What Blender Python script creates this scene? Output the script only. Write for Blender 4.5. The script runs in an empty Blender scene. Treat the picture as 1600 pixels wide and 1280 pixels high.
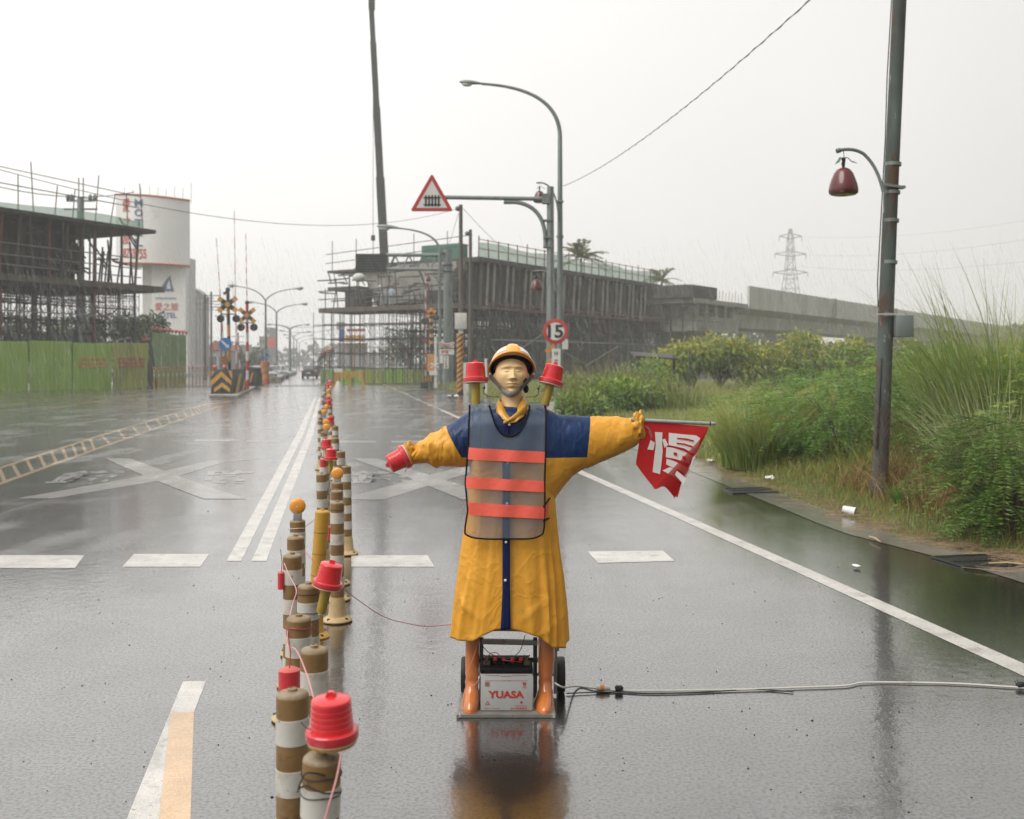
import bpy, bmesh, math, random
import numpy as np
from mathutils import Vector, Matrix, Euler, noise as mnoise

random.seed(7); rng = np.random.default_rng(7)
SC = bpy.context.scene
COL = SC.collection
R = math.radians

# ---------------------------------------------------------------- camera, world, sun, exposure
F, H0, HZ = 1600.0, 1.66, 568.0          # focal length in photo pixels, eye height (m), horizon row
cam_d = bpy.data.cameras.new('camera'); cam = bpy.data.objects.new('camera', cam_d); COL.objects.link(cam)
cam.location = (0, 0, H0); cam.rotation_euler = (R(90), 0, 0)
cam_d.sensor_width = 36; cam_d.lens = 36; cam_d.shift_y = -72.0 / 1600
cam_d.clip_start = 0.05; cam_d.clip_end = 4000
cam_d.dof.use_dof = True; cam_d.dof.focus_distance = 4.9; cam_d.dof.aperture_fstop = 4.0
SC.camera = cam

world = bpy.data.worlds.new('World'); SC.world = world; world.use_nodes = True
wn, wl = world.node_tree.nodes, world.node_tree.links
wn.clear()
w_out = wn.new('ShaderNodeOutputWorld'); w_bg = wn.new('ShaderNodeBackground')
sky = wn.new('ShaderNodeTexSky'); sky.sky_type = 'NISHITA'; sky.sun_disc = False
sky.sun_elevation = R(52); sky.sun_rotation = R(-125); sky.dust_density = 6; sky.air_density = 1.5
hs = wn.new('ShaderNodeHueSaturation'); hs.inputs['Saturation'].default_value = 0.08
mixw = wn.new('ShaderNodeMix'); mixw.data_type = 'RGBA'; mixw.inputs[0].default_value = 0.9
# thick rain cloud in front of the clear sky, brighter towards the side where the sun stands behind it
wtc = wn.new('ShaderNodeTexCoord'); wdot = wn.new('ShaderNodeVectorMath'); wdot.operation = 'DOT_PRODUCT'
wdot.inputs[1].default_value = (-.75, .45, .48); wl.new(wtc.outputs['Generated'], wdot.inputs[0])
wmr = wn.new('ShaderNodeMapRange'); wmr.inputs[1].default_value = -1; wmr.inputs[2].default_value = 1
wmr.inputs[3].default_value = .10; wmr.inputs[4].default_value = 1.85; wl.new(wdot.outputs['Value'], wmr.inputs[0])
wns = wn.new('ShaderNodeTexNoise'); wns.inputs['Scale'].default_value = 2.2; wns.inputs['Detail'].default_value = 4; wl.new(wtc.outputs['Generated'], wns.inputs['Vector'])
wm2 = wn.new('ShaderNodeMapRange'); wm2.inputs[1].default_value = .3; wm2.inputs[2].default_value = .7; wm2.inputs[3].default_value = .965; wm2.inputs[4].default_value = 1.035; wl.new(wns.outputs[0], wm2.inputs[0])
wmu = wn.new('ShaderNodeMath'); wmu.operation = 'MULTIPLY'; wl.new(wmr.outputs[0], wmu.inputs[0]); wl.new(wm2.outputs[0], wmu.inputs[1])
wsc = wn.new('ShaderNodeVectorMath'); wsc.operation = 'SCALE'; wsc.inputs[0].default_value = (5.28, 5.16, 5.02); wl.new(wmu.outputs[0], wsc.inputs['Scale'])
wl.new(sky.outputs[0], hs.inputs['Color']); wl.new(hs.outputs[0], mixw.inputs[6]); wl.new(wsc.outputs[0], mixw.inputs[7])
wl.new(mixw.outputs[2], w_bg.inputs['Color']); w_bg.inputs['Strength'].default_value = 0.112
wl.new(w_bg.outputs[0], w_out.inputs[0])

sun_d = bpy.data.lights.new('sun', 'SUN'); sun_d.energy = 1.5; sun_d.angle = R(40); sun_d.color = (1, .97, .93)
sun = bpy.data.objects.new('sun', sun_d); COL.objects.link(sun)
sun.rotation_euler = (R(38), 0, R(-55)); sun.location = (-10, -10, 40)

vs = SC.view_settings
vs.view_transform = 'Standard'; vs.look = 'None'; vs.exposure = 0.43; vs.gamma = 1.0; vs.use_curve_mapping = False
cy = SC.cycles
cy.use_denoising = True; cy.max_bounces = 6; cy.diffuse_bounces = 3; cy.glossy_bounces = 3
cy.transmission_bounces = 4; cy.transparent_max_bounces = 12; cy.volume_bounces = 4
cy.caustics_reflective = False; cy.caustics_refractive = False; cy.sample_clamp_indirect = 4

# ---------------------------------------------------------------- helpers
def P(px, py, D):
    return Vector(((px - 800) / F * D, D, H0 - (py - HZ) / F * D))
def G(px, py):
    D = H0 * F / (py - HZ); return Vector(((px - 800) / F * D, D, 0))
def V3(*a): return Vector(a)

def tag(o, label=None, cat=None, group=None, kind=None):
    if label: o['label'] = label
    if cat: o['category'] = cat
    if group: o['group'] = group
    if kind: o['kind'] = kind
    return o
def thing(name, label, cat, loc=(0, 0, 0), rz=0, group=None):
    o = bpy.data.objects.new(name, None); COL.objects.link(o); o.empty_display_size = .1
    o.location = loc; o.rotation_euler = (0, 0, rz)
    return tag(o, label, cat, group)
def copy_tree(o, parent=None):
    c = o.copy(); COL.objects.link(c); c.parent = parent
    for ch in list(o.children): copy_tree(ch, c)
    return c
def org(o):
    p = Vector((0, 0, 0))
    while o is not None: p += o.location; o = o.parent
    return p
ORD = ['first', 'second', 'third', 'fourth', 'fifth', 'sixth', 'seventh', 'eighth', 'ninth', 'tenth', 'eleventh', 'twelfth',
       'thirteenth', 'fourteenth', 'fifteenth', 'sixteenth', 'seventeenth', 'eighteenth', 'nineteenth', 'twentieth']
def ordn(i):
    return ORD[i] if i < 20 else ('twenty-' + ORD[i - 20] if i < 29 else 'thirtieth' if i == 29 else 'thirty-' + ORD[i - 30])

def frame(d):
    d = d.normalized(); a = Vector((0, 0, 1)) if abs(d.z) < .95 else Vector((1, 0, 0))
    u = d.cross(a).normalized(); return u, d.cross(u).normalized()

class MB:
    def __init__(s): s.v = []; s.f = []; s.m = []
    def add(s, vs, fs, mi=0):
        k = len(s.v); s.v += [tuple(p) for p in vs]
        s.f += [tuple(i + k for i in f) for f in fs]; s.m += [mi] * len(fs); return s
    def box(s, c, d, rot=None, mi=0):
        c = Vector(c); x, y, z = d[0] / 2, d[1] / 2, d[2] / 2
        p = [Vector((i * x, j * y, k * z)) for i in (-1, 1) for j in (-1, 1) for k in (-1, 1)]
        if rot is not None:
            M = rot if isinstance(rot, Matrix) else Euler(rot).to_matrix(); p = [M @ q for q in p]
        return s.add([c + q for q in p], [(0, 1, 3, 2), (4, 6, 7, 5), (0, 4, 5, 1), (2, 3, 7, 6), (0, 2, 6, 4), (1, 5, 7, 3)], mi)
    def beam(s, a, b, w, h, up=None, mi=0):
        a, b = Vector(a), Vector(b); d = (b - a); L = d.length; d.normalize()
        upv = Vector(up) if up else (Vector((0, 0, 1)) if abs(d.z) < .95 else Vector((0, 1, 0)))
        x = d.cross(upv).normalized(); z = x.cross(d)
        M = Matrix((x, d, z)).transposed()
        return s.box((a + b) / 2, (w, L, h), M, mi)
    def tube(s, pts, r, n=8, caps=True, mi=0):
        pts = [Vector(p) for p in pts]; N = len(pts)
        rr = r if isinstance(r, (list, tuple)) else [r] * N
        t = [(pts[min(i + 1, N - 1)] - pts[max(i - 1, 0)]).normalized() for i in range(N)]
        u, v = frame(t[0]); vs = []; fs = []
        for i in range(N):
            if i:
                q = t[i - 1].rotation_difference(t[i]); u = q @ u
                u = (u - t[i] * u.dot(t[i])).normalized()
            v = t[i].cross(u)
            for k in range(n):
                a = 2 * math.pi * k / n
                vs.append(pts[i] + (u * math.cos(a) + v * math.sin(a)) * rr[i])
        for i in range(N - 1):
            for k in range(n):
                k2 = (k + 1) % n; fs.append((i * n + k, i * n + k2, (i + 1) * n + k2, (i + 1) * n + k))
        if caps: fs += [tuple(range(n))[::-1], tuple(range((N - 1) * n, N * n))]
        return s.add(vs, fs, mi)
    def cyl(s, a, b, r0, r1=None, n=12, mi=0):
        return s.tube([a, b], [r0, r0 if r1 is None else r1], n, True, mi)
    def lathe(s, prof, c=(0, 0, 0), n=20, M=None, mi=0):
        c = Vector(c); vs = []; fs = []; m = len(prof)
        for r, z in prof:
            for k in range(n):
                a = 2 * math.pi * k / n; p = Vector((max(r, 1e-5) * math.cos(a), max(r, 1e-5) * math.sin(a), z))
                vs.append(c + (M @ p if M is not None else p))
        for i in range(m - 1):
            for k in range(n):
                k2 = (k + 1) % n; fs.append((i * n + k, i * n + k2, (i + 1) * n + k2, (i + 1) * n + k))
        fs += [tuple(range(n))[::-1], tuple(range((m - 1) * n, m * n))]
        return s.add(vs, fs, mi)
    def prism(s, poly, fn, th, mi=0):
        """poly: 2-D outline, fn(u, v, w) -> point, th: thickness along w"""
        n = len(poly); vs = [fn(u, v, 0) for u, v in poly] + [fn(u, v, th) for u, v in poly]
        fs = [tuple(range(n)), tuple(range(n, 2 * n))[::-1]] + [(i, (i + 1) % n, n + (i + 1) % n, n + i) for i in range(n)]
        return s.add(vs, fs, mi)
    def grid(s, fn, nu, nv, mi=0, closed=False):
        vs = [fn(i / (nu if closed else nu - 1), j / (nv - 1)) for j in range(nv) for i in range(nu)]
        fs = [(j * nu + i, j * nu + (i + 1) % nu, (j + 1) * nu + (i + 1) % nu, (j + 1) * nu + i)
              for j in range(nv - 1) for i in range(nu if closed else nu - 1)]
        return s.add(vs, fs, mi)
    def ball(s, c, r, n=12, m=8, mi=0):
        r = (r, r, r) if not isinstance(r, (tuple, list)) else r; c = Vector(c)
        return s.grid(lambda u, v: c + Vector((r[0] * math.sin(math.pi * v) * math.cos(2 * math.pi * u),
                      r[1] * math.sin(math.pi * v) * math.sin(2 * math.pi * u), r[2] * math.cos(math.pi * v))), n, m, mi, True)
    def text(s, key, fn, mi=0):
        vs, fs = TXT[key]; return s.add([fn(x, y) for x, y in vs], fs, mi)
    def build(s, name, mats, parent=None, world=True, smooth=40, recalc=True, kind=None, bevel=0):
        me = bpy.data.meshes.new(name)
        o0 = org(parent) if (parent is not None and world) else Vector((0, 0, 0))
        me.from_pydata([(p[0] - o0.x, p[1] - o0.y, p[2] - o0.z) for p in s.v], [], s.f)
        for mt in (mats if isinstance(mats, (list, tuple)) else [mats]): me.materials.append(mt)
        if any(s.m): me.polygons.foreach_set('material_index', s.m)
        if recalc or bevel:
            bm = bmesh.new(); bm.from_mesh(me)
            bmesh.ops.recalc_face_normals(bm, faces=bm.faces)
            if bevel:
                bmesh.ops.bevel(bm, geom=[e for e in bm.edges if e.is_manifold and e.calc_face_angle(0) > .6], offset=bevel, segments=2, affect='EDGES', profile=.5)
            bm.to_mesh(me); bm.free()
        if smooth:
            me.polygons.foreach_set('use_smooth', [True] * len(me.polygons)); me.set_sharp_from_angle(angle=R(smooth))
        o = bpy.data.objects.new(name, me); COL.objects.link(o); o.parent = parent
        if kind: o['kind'] = kind
        return o

def np_mesh(name, V, Fc, mt, colors=None, parent=None):
    me = bpy.data.meshes.new(name); V = np.asarray(V, np.float32); Fc = np.asarray(Fc, np.int32)
    n, (m, k) = len(V), Fc.shape
    me.vertices.add(n); me.vertices.foreach_set('co', V.ravel())
    me.loops.add(m * k); me.loops.foreach_set('vertex_index', Fc.ravel())
    me.polygons.add(m); me.polygons.foreach_set('loop_start', np.arange(0, m * k, k, dtype=np.int32))
    if colors is not None:
        ca = me.color_attributes.new('lc', 'FLOAT_COLOR', 'POINT')
        c4 = np.ones((n, 4), np.float32); c4[:, :3] = colors; ca.data.foreach_set('color', c4.ravel())
    me.materials.append(mt); me.update(); me.validate()
    o = bpy.data.objects.new(name, me); COL.objects.link(o); o.parent = parent
    return o

# text outlines, made once before anything else is in the scene
TXT = {}
def make_text(key, body, off=0.0, spacing=1.0):
    c = bpy.data.curves.new('t', 'FONT'); c.body = body; c.size = 1; c.offset = off; c.space_character = spacing
    c.resolution_u = 3; c.align_x = 'LEFT'
    o = bpy.data.objects.new('t', c); COL.objects.link(o)
    me = bpy.data.meshes.new_from_object(o.evaluated_get(bpy.context.evaluated_depsgraph_get()))
    v = np.array([(q.co.x, q.co.y) for q in me.vertices]) if len(me.vertices) else np.zeros((1, 2))
    lo, hi = v.min(0), v.max(0); sp = np.maximum(hi - lo, 1e-6)
    TXT[key] = ([tuple((q - lo) / sp) for q in v], [tuple(p.vertices) for p in me.polygons])   # normalised to 0..1
    bpy.data.objects.remove(o); bpy.data.curves.remove(c); bpy.data.meshes.remove(me)
for key, body, off in (('slow', '慢', .04), ('yuasa', 'YUASA', .038), ('yu_s', 'YUASA', .02), ('made', 'Made in TAIWAN', .008), ('maker', '台灣湯淺電池', .02), ('hot', '品質保證', .01),
                       ('15', '15', .03), ('rail', '鐵', .03), ('road', '路', .03), ('motel', 'MOTEL', .0), ('phone', '8759755', .02),
                       ('love', '愛', .01), ('of', '之', .01), ('trip', '旅', .01), ('hotel', 'HOTEL', .02), ('lovehotel', '愛之旅', .01), ('stop', '停看聽', .02),
                       ('rx', '特', .01), ('ry', '定', .01), ('rz', '區', .01), ('rain', '雨', .02), ('gate', '前', .02), ('small', 'INTERNATIONAL', .02),
                       ('M', 'M', .03), ('O', 'O', .03), ('T', 'T', .03), ('E', 'E', .03), ('L', 'L', .03), ('warn', '平交道口', .02), ('tri', '3', .0)):
    make_text(key, body, off)

# ---------------------------------------------------------------- materials
MT = {}
def nodes(name):
    m = bpy.data.materials.new(name); m.use_nodes = True; nt = m.node_tree
    return m, nt.nodes, nt.links, nt.nodes['Principled BSDF']
def noise_n(N, L, scale, detail=4, rough=.55, vec=None, dist=0):
    t = N.new('ShaderNodeTexNoise'); t.inputs['Scale'].default_value = scale
    t.inputs['Detail'].default_value = detail; t.inputs['Roughness'].default_value = rough; t.inputs['Distortion'].default_value = dist
    if vec is not None: L.new(vec, t.inputs['Vector'])
    return t
def ramp(N, L, inp, stops):
    r = N.new('ShaderNodeValToRGB'); e = r.color_ramp.elements
    while len(e) > 1: e.remove(e[-1])
    for i, (p, c) in enumerate(stops):
        x = e[0] if i == 0 else e.new(p)
        x.position = p; x.color = (c, c, c, 1) if isinstance(c, (int, float)) else (*c, 1)
    L.new(inp, r.inputs[0]); return r
def mixc(N, L, fac, a, b, mode='MIX'):
    x = N.new('ShaderNodeMix'); x.data_type = 'RGBA'; x.blend_type = mode
    for i, q in ((0, fac), (6, a), (7, b)):
        if isinstance(q, (int, float)): x.inputs[i].default_value = q
        elif isinstance(q, (tuple, list)): x.inputs[i].default_value = (*q, 1)
        else: L.new(q, x.inputs[i])
    return x.outputs[2]
def mat(name, col, rough=.5, var=.12, scale=6, bump=0, bscale=60, metal=0, coat=0, spec=.5, dirt=None, dirt2=None, trans=0, sss=0, rvar=0, stretch=None):
    m, N, L, B = nodes(name); tc = N.new('ShaderNodeTexCoord'); vec = tc.outputs['Object']
    if stretch:
        mp = N.new('ShaderNodeMapping'); mp.inputs['Scale'].default_value = stretch; L.new(vec, mp.inputs[0]); vec2 = mp.outputs[0]
    else: vec2 = vec
    n = noise_n(N, L, scale, 5, .6, vec2)
    lo = tuple(min(1, c * (1 - var)) for c in col); hi = tuple(min(1, c * (1 + var)) for c in col)
    c = ramp(N, L, n.outputs[0], [(.3, lo), (.7, hi)]).outputs[0]
    for d in (dirt, dirt2):
        if d:
            dn = noise_n(N, L, d[2], 6, .65, vec2)
            a = d[1]; msk = ramp(N, L, dn.outputs[0], [(a, 0), (a + (d[3] if len(d) > 3 else .12), 1)])
            c = mixc(N, L, msk.outputs[0], c, d[0])
    L.new(c, B.inputs['Base Color'])
    B.inputs['Roughness'].default_value = rough; B.inputs['Metallic'].default_value = metal
    B.inputs['Specular IOR Level'].default_value = spec
    B.inputs['Coat Weight'].default_value = coat; B.inputs['Coat Roughness'].default_value = .08
    B.inputs['Transmission Weight'].default_value = trans
    if sss: B.inputs['Subsurface Weight'].default_value = sss; B.inputs['Subsurface Scale'].default_value = .01
    if rvar:
        rn = noise_n(N, L, scale * 1.7, 4, .6, vec)
        L.new(ramp(N, L, rn.outputs[0], [(.3, max(0, rough - rvar)), (.7, min(1, rough + rvar))]).outputs[0], B.inputs['Roughness'])
    if bump:
        bn = noise_n(N, L, bscale, 4, .6, vec); bp = N.new('ShaderNodeBump'); bp.inputs['Strength'].default_value = bump
        bp.inputs['Distance'].default_value = .01; L.new(bn.outputs[0], bp.inputs['Height']); L.new(bp.outputs[0], B.inputs['Normal'])
    MT[name] = m; return m
def leaf_mat(name, tr=.35, rough=.45):
    m, N, L, B = nodes(name); at = N.new('ShaderNodeAttribute'); at.attribute_name = 'lc'
    L.new(at.outputs[0], B.inputs['Base Color']); B.inputs['Roughness'].default_value = rough; B.inputs['Specular IOR Level'].default_value = .4
    t = N.new('ShaderNodeBsdfTranslucent'); L.new(at.outputs[0], t.inputs[0]); ms = N.new('ShaderNodeMixShader'); ms.inputs[0].default_value = tr
    L.new(B.outputs[0], ms.inputs[1]); L.new(t.outputs[0], ms.inputs[2]); L.new(ms.outputs[0], N['Material Output'].inputs[0])
    MT[name] = m; return m
def see_through(m, amount):
    N, L = m.node_tree.nodes, m.node_tree.links; B = N['Principled BSDF']
    t = N.new('ShaderNodeBsdfTransparent'); ms = N.new('ShaderNodeMixShader'); ms.inputs[0].default_value = amount
    L.new(B.outputs[0], ms.inputs[1]); L.new(t.outputs[0], ms.inputs[2]); L.new(ms.outputs[0], N['Material Output'].inputs[0]); return m

def wet_road(name, base, var, paint=False, coat=1.0, ior=2.4):
    m, N, L, B = nodes(name); tc = N.new('ShaderNodeTexCoord'); vec = tc.outputs['Object']
    big = noise_n(N, L, .35, 5, .6, vec); grain = noise_n(N, L, 150, 3, .6, vec); mid = noise_n(N, L, 3.0, 6, .7, vec)
    tr = N.new('ShaderNodeMapping'); tr.inputs['Rotation'].default_value = (0, 0, R(-9.7)); tr.inputs['Scale'].default_value = (1.6, .12, 1); L.new(vec, tr.inputs[0])
    track = noise_n(N, L, 1.0, 4, .6, tr.outputs[0])                          # wheel tracks along the road
    lo = tuple(c * (1 - var) for c in base); hi = tuple(c * (1 + var) for c in base)
    c = ramp(N, L, big.outputs[0], [(.3, lo), (.7, hi)]).outputs[0]
    c = mixc(N, L, .45, c, ramp(N, L, mid.outputs[0], [(.3, .2), (.7, 1.0)]).outputs[0], 'MULTIPLY')
    c = mixc(N, L, .7 if base[0] < .2 else .3, c, ramp(N, L, grain.outputs[0], [(.38, .15), (.66, 1.25)]).outputs[0], 'MULTIPLY')
    if paint:
        wear = noise_n(N, L, 5.5, 8, .75, vec); chip = noise_n(N, L, 24, 6, .8, vec)
        c = mixc(N, L, ramp(N, L, wear.outputs[0], [(.52, 0), (.68, .7)]).outputs[0], c, (.14, .135, .13))
        c = mixc(N, L, ramp(N, L, chip.outputs[0], [(.60, 0), (.66, .85)]).outputs[0], c, (.07, .068, .066))
    L.new(c, B.inputs['Base Color'])
    B.inputs['Roughness'].default_value = .14 if not paint else .35; B.inputs['IOR'].default_value = 1.9 if not paint else 1.5
    B.inputs['Coat IOR'].default_value = ior
    agg = noise_n(N, L, 62, 3, .65, vec); blot = noise_n(N, L, 1.7, 6, .7, vec)       # stones poking through the film, thinner film in blotches
    cw = mixc(N, L, .5, ramp(N, L, agg.outputs[0], [(.36, .42 * coat), (.54, coat)]).outputs[0], ramp(N, L, blot.outputs[0], [(.32, .7 * coat), (.6, coat)]).outputs[0], 'MULTIPLY')
    L.new(cw, B.inputs['Coat Weight'])
    pud = noise_n(N, L, .55, 5, .6, vec); pm = N.new('ShaderNodeMath'); pm.operation = 'ADD'; L.new(pud.outputs[0], pm.inputs[0]); L.new(track.outputs[0], pm.inputs[1])
    sy = N.new('ShaderNodeSeparateXYZ'); L.new(vec, sy.inputs[0]); mr = N.new('ShaderNodeMapRange'); L.new(sy.outputs[1], mr.inputs[0])
    mr.inputs[1].default_value = 8; mr.inputs[2].default_value = 22; mr.inputs[3].default_value = 0; mr.inputs[4].default_value = .17      # coarser surfacing beyond the stop line
    ra = N.new('ShaderNodeMath'); ra.operation = 'ADD'; L.new(mr.outputs[0], ra.inputs[1]); L.new(ramp(N, L, pm.outputs[0], [(.82, .20), (1.05, .045)]).outputs[0], ra.inputs[0])
    L.new(ra.outputs[0], B.inputs['Coat Roughness'])       # standing water is smooth
    # ripples, drop rings and stone relief of the water film
    r1 = noise_n(N, L, 11, 3, .5, vec); r2 = noise_n(N, L, 70, 2, .5, vec)
    def M(op, a, b, c=None):
        n = N.new('ShaderNodeMath'); n.operation = op
        for i, q in enumerate((a, b, c)):
            if q is None: continue
            if isinstance(q, (int, float)): n.inputs[i].default_value = q
            else: L.new(q, n.inputs[i])
        return n.outputs[0]
    rings = None
    for sc, fr in ((6.0, 80), (11.0, 70)):
        vo = N.new('ShaderNodeTexVoronoi'); vo.inputs['Scale'].default_value = sc; L.new(vec, vo.inputs['Vector'])
        w_ = M('MULTIPLY', M('SINE', M('MULTIPLY', vo.outputs['Distance'], fr), 0), ramp(N, L, vo.outputs['Distance'], [(.02, .35), (.26, .0)]).outputs[0])
        rings = w_ if rings is None else M('ADD', rings, w_)
    rm = noise_n(N, L, 1.3, 3, .6, vec); hgt = M('MULTIPLY_ADD', M('MULTIPLY', rings, ramp(N, L, rm.outputs[0], [(.42, 0), (.62, 1)]).outputs[0]), .4, M('MULTIPLY_ADD', agg.outputs[0], .13, M('MULTIPLY_ADD', r2.outputs[0], .16, r1.outputs[0])))
    bp = N.new('ShaderNodeBump'); bp.inputs['Strength'].default_value = .085; bp.inputs['Distance'].default_value = .02
    L.new(hgt, bp.inputs['Height']); L.new(bp.outputs[0], B.inputs['Coat Normal'])
    b2 = N.new('ShaderNodeBump'); b2.inputs['Strength'].default_value = .3; b2.inputs['Distance'].default_value = .003
    L.new(grain.outputs[0], b2.inputs['Height']); L.new(b2.outputs[0], B.inputs['Normal'])
    MT[name] = m; return m

wet_road('asphalt', (.030, .028, .0255), .4)
wet_road('white_paint', (.80, .77, .72), .06, True, .6, 1.5)
wet_road('worn_white_paint', (.36, .345, .315), .2, True, 1, 2.2)
wet_road('yellow_paint', (.42, .26, .09), .2, True, 1, 2.2)
wet_road('cream_tape', (.84, .56, .31), .05, False, .25, 1.4)
wet_road('gutter_concrete', (.27, .26, .235), .35, False, .75, 1.7)
mat('earth', (.10, .085, .05), .9, .3, 1.5, .4, 8, dirt=((.07, .10, .03), .45, .8, .1))
mat('verge_soil', (.085, .105, .035), .9, .35, 2, .5, 12, dirt=((.11, .095, .05), .58, 1.2, .1))
mat('galv', (.22, .25, .24), .45, .15, 5, .05, 80, metal=.3, dirt=((.13, .15, .14), .55, 3, .15), stretch=(1, 1, .25))
mat('wood_pole', (.11, .095, .075), .7, .25, 5, .3, 40, stretch=(1, 1, .15))
mat('concrete', (.55, .55, .52), .75, .12, .6, .2, 6, dirt=((.33, .33, .30), .52, .5, .2), stretch=(1, 1, .3))
mat('raw_concrete', (.34, .33, .295), .8, .18, .8, .2, 6, dirt=((.13, .125, .11), .5, .7, .2))
mat('formwork', (.065, .062, .054), .8, .35, 1.5, .2, 10, dirt=((.03, .032, .03), .48, .9, .15))
mat('dark_steel', (.05, .055, .052), .6, .3, 2)
mat('scaffold_steel', (.055, .062, .057), .5, .35, .8, metal=.2, dirt=((.12, .05, .035), .6, .25, .05))
mat('rust_pipe', (.16, .055, .04), .65, .3, 2)
mat('plank', (.105, .088, .062), .8, .3, 1.2)
mat('white_sign', (.72, .71, .67), .4, .05, 3, dirt=((.45, .43, .38), .62, 2.5, .2))
mat('sign_red', (.50, .035, .03), .4, .1, 6)
mat('black_paint', (.018, .02, .02), .4, .2, 5)
mat('text_red', (.55, .045, .03), .5, .05, 5)
mat('text_blue', (.10, .15, .26), .5, .05, 5)
mat('chevron_yellow', (.56, .30, .05), .5, .2, 5, dirt=((.2, .13, .05), .6, 6, .1))
mat('chevron_black', (.022, .028, .025), .5, .3, 5)
mat('orange_stripe', (.62, .27, .05), .5, .2, 6)
mat('sign_blue', (.02, .16, .42), .4, .06, 4)
mat('lens_dark', (.02, .035, .03), .25, .1, 4)
mat('white_box', (.62, .61, .56), .5, .08, 4, dirt=((.38, .35, .3), .6, 4, .15))
mat('green_panel', (.33, .53, .085), .5, .10, 1.2, dirt=((.26, .43, .075), .55, .5, .2), stretch=(1, 1, .4))
mat('olive_panel', (.40, .46, .10), .55, .10, 1.2, dirt=((.17, .2, .06), .55, .5, .2), stretch=(1, 1, .4))
mat('far_panel', (.22, .35, .13), .55, .1, 1.2)
mat('orange_print', (.65, .34, .06), .5, .1, 5)
mat('red_print', (.55, .13, .06), .5, .1, 5)
mat('lamp_pink', (.62, .12, .10), .4, .1, 5)
mat('rubber', (.012, .012, .012), .6, .2, 20)
mat('car_silver', (.55, .56, .57), .25, .03, 2, metal=.2, coat=1)
mat('car_dark', (.05, .055, .065), .25, .03, 2, coat=1)
mat('car_glass', (.05, .06, .065), .08, .03, 2, coat=1)
mat('tail_red', (.55, .03, .02), .3, .05, 4)
see_through(mat('safety_net', (.22, .52, .33), .7, .15, 2), .35)
mat('tarp_green', (.05, .17, .12), .5, .2, 2)
mat('tower_white', (.85, .84, .82), .5, .03, .4, dirt=((.5, .49, .46), .58, .25, .3))
mat('tile_grey', (.66, .65, .63), .55, .06, 1.0)
mat('corrugated', (.30, .30, .29), .6, .2, .5)
mat('roof_red', (.38, .12, .08), .7, .1, 1)
mat('far_wall', (.42, .41, .40), .8, .1, .3)
mat('window_dark', (.06, .07, .08), .2, .1, 1)
mat('pole_paint', (.085, .10, .09), .55, .4, 5, .2, 40, spec=.3, dirt=((.10, .055, .035), .52, 6, .07), dirt2=((.42, .40, .35), .655, 10, .02), stretch=(1, 1, .25))
mat('apple_red', (.11, .010, .010), .28, .3, 9, .1, 30, coat=.5, dirt=((.06, .012, .012), .6, 5, .12), stretch=(2.5, 2.5, .3))
mat('apple_stem', (.02, .018, .015), .6)
mat('leaf_green', (.03, .12, .05), .4, .2, 8)
mat('wire_black', (.02, .02, .022), .5)
mat('wire_grey', (.16, .16, .16), .6)
mat('cable_white', (.62, .60, .54), .4, .1, 8, dirt=((.4, .36, .28), .6, 9, .1))
mat('wire_red', (.45, .04, .06), .4)
mat('wire_pink', (.72, .32, .33), .4)
# mannequin and posts
mat('skin', (.84, .60, .31), .55, .07, 14, .05, 160, dirt=((.66, .43, .19), .62, 9, .2))
mat('helmet', (.90, .43, .07), .22, .04, 6, .0, 10, coat=.6)
mat('helmet_inner', (.012, .011, .012), .9, .3, 20)
mat('reflective', (.80, .80, .78), .3, .03, 10)
mat('strap', (.10, .10, .10), .6, .2, 30)
mat('chin_cup', (.16, .16, .16), .35, .2, 30)
see_through(mat('vest_mesh', (.24, .29, .35), .85, .06, 40, spec=.2), .60)
mat('vest_black', (.006, .006, .007), .7, spec=.2)
mat('vest_stripe', (1.0, .15, .10), .42, .05, 25, .25, 60)
mat('navy', (.004, .012, .07), .6, .2, 12, .1, 40, spec=.2)
mat('button', (.75, .74, .70), .25)
mat('boot', (.66, .20, .045), .16, .08, 6, .05, 20, coat=.8, dirt=((.42, .12, .03), .62, 7, .2))
mat('beacon_red', (.72, .028, .035), .26, .10, 12, .06, 60, coat=.5, sss=.12)
mat('beacon_flange', (.62, .03, .04), .3, .1, 14, coat=.5)
mat('beacon_seal', (.75, .6, .42), .5)
mat('lamp_handle', (.42, .30, .05), .5, .2, 20, dirt=((.28, .19, .05), .55, 12, .2))
mat('amber', (.85, .33, .02), .25, .08, 30, .3, 240, coat=.5)
mat('grey_plastic', (.28, .29, .28), .5, .15, 20)
mat('post_brown', (.235, .135, .045), .55, .25, 9, .1, 50, dirt=((.30, .24, .15), .54, 7, .2), dirt2=((.09, .055, .02), .60, 13, .1), coat=.15)
mat('post_top', (.26, .18, .09), .6, .2, 16, dirt=((.36, .31, .24), .5, 9, .2), coat=.2)
mat('post_white', (.60, .58, .52), .42, .08, 9, .06, 50, dirt=((.34, .27, .17), .53, 7, .16), dirt2=((.24, .18, .10), .64, 22, .05), coat=.2)
mat('post_yellow', (.58, .32, .04), .5, .12, 10, .05, 40, dirt=((.42, .23, .04), .55, 8, .2), coat=.2)
mat('post_base', (.52, .38, .19), .6, .2, 12, dirt=((.3, .22, .12), .55, 12, .2))
mat('battery_grey', (.50, .51, .50), .45, .06, 5, .02, 40, dirt=((.36, .35, .33), .62, 9, .2))
mat('battery_black', (.008, .008, .009), .6, spec=.2)
mat('brass', (.11, .10, .06), .5, .3, 30, metal=.4)
mat('cap_red', (.7, .025, .02), .35)
mat('trolley_steel', (.32, .31, .28), .4, .2, 12, .1, 40, metal=.5, dirt=((.18, .14, .1), .58, 12, .15))
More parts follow.
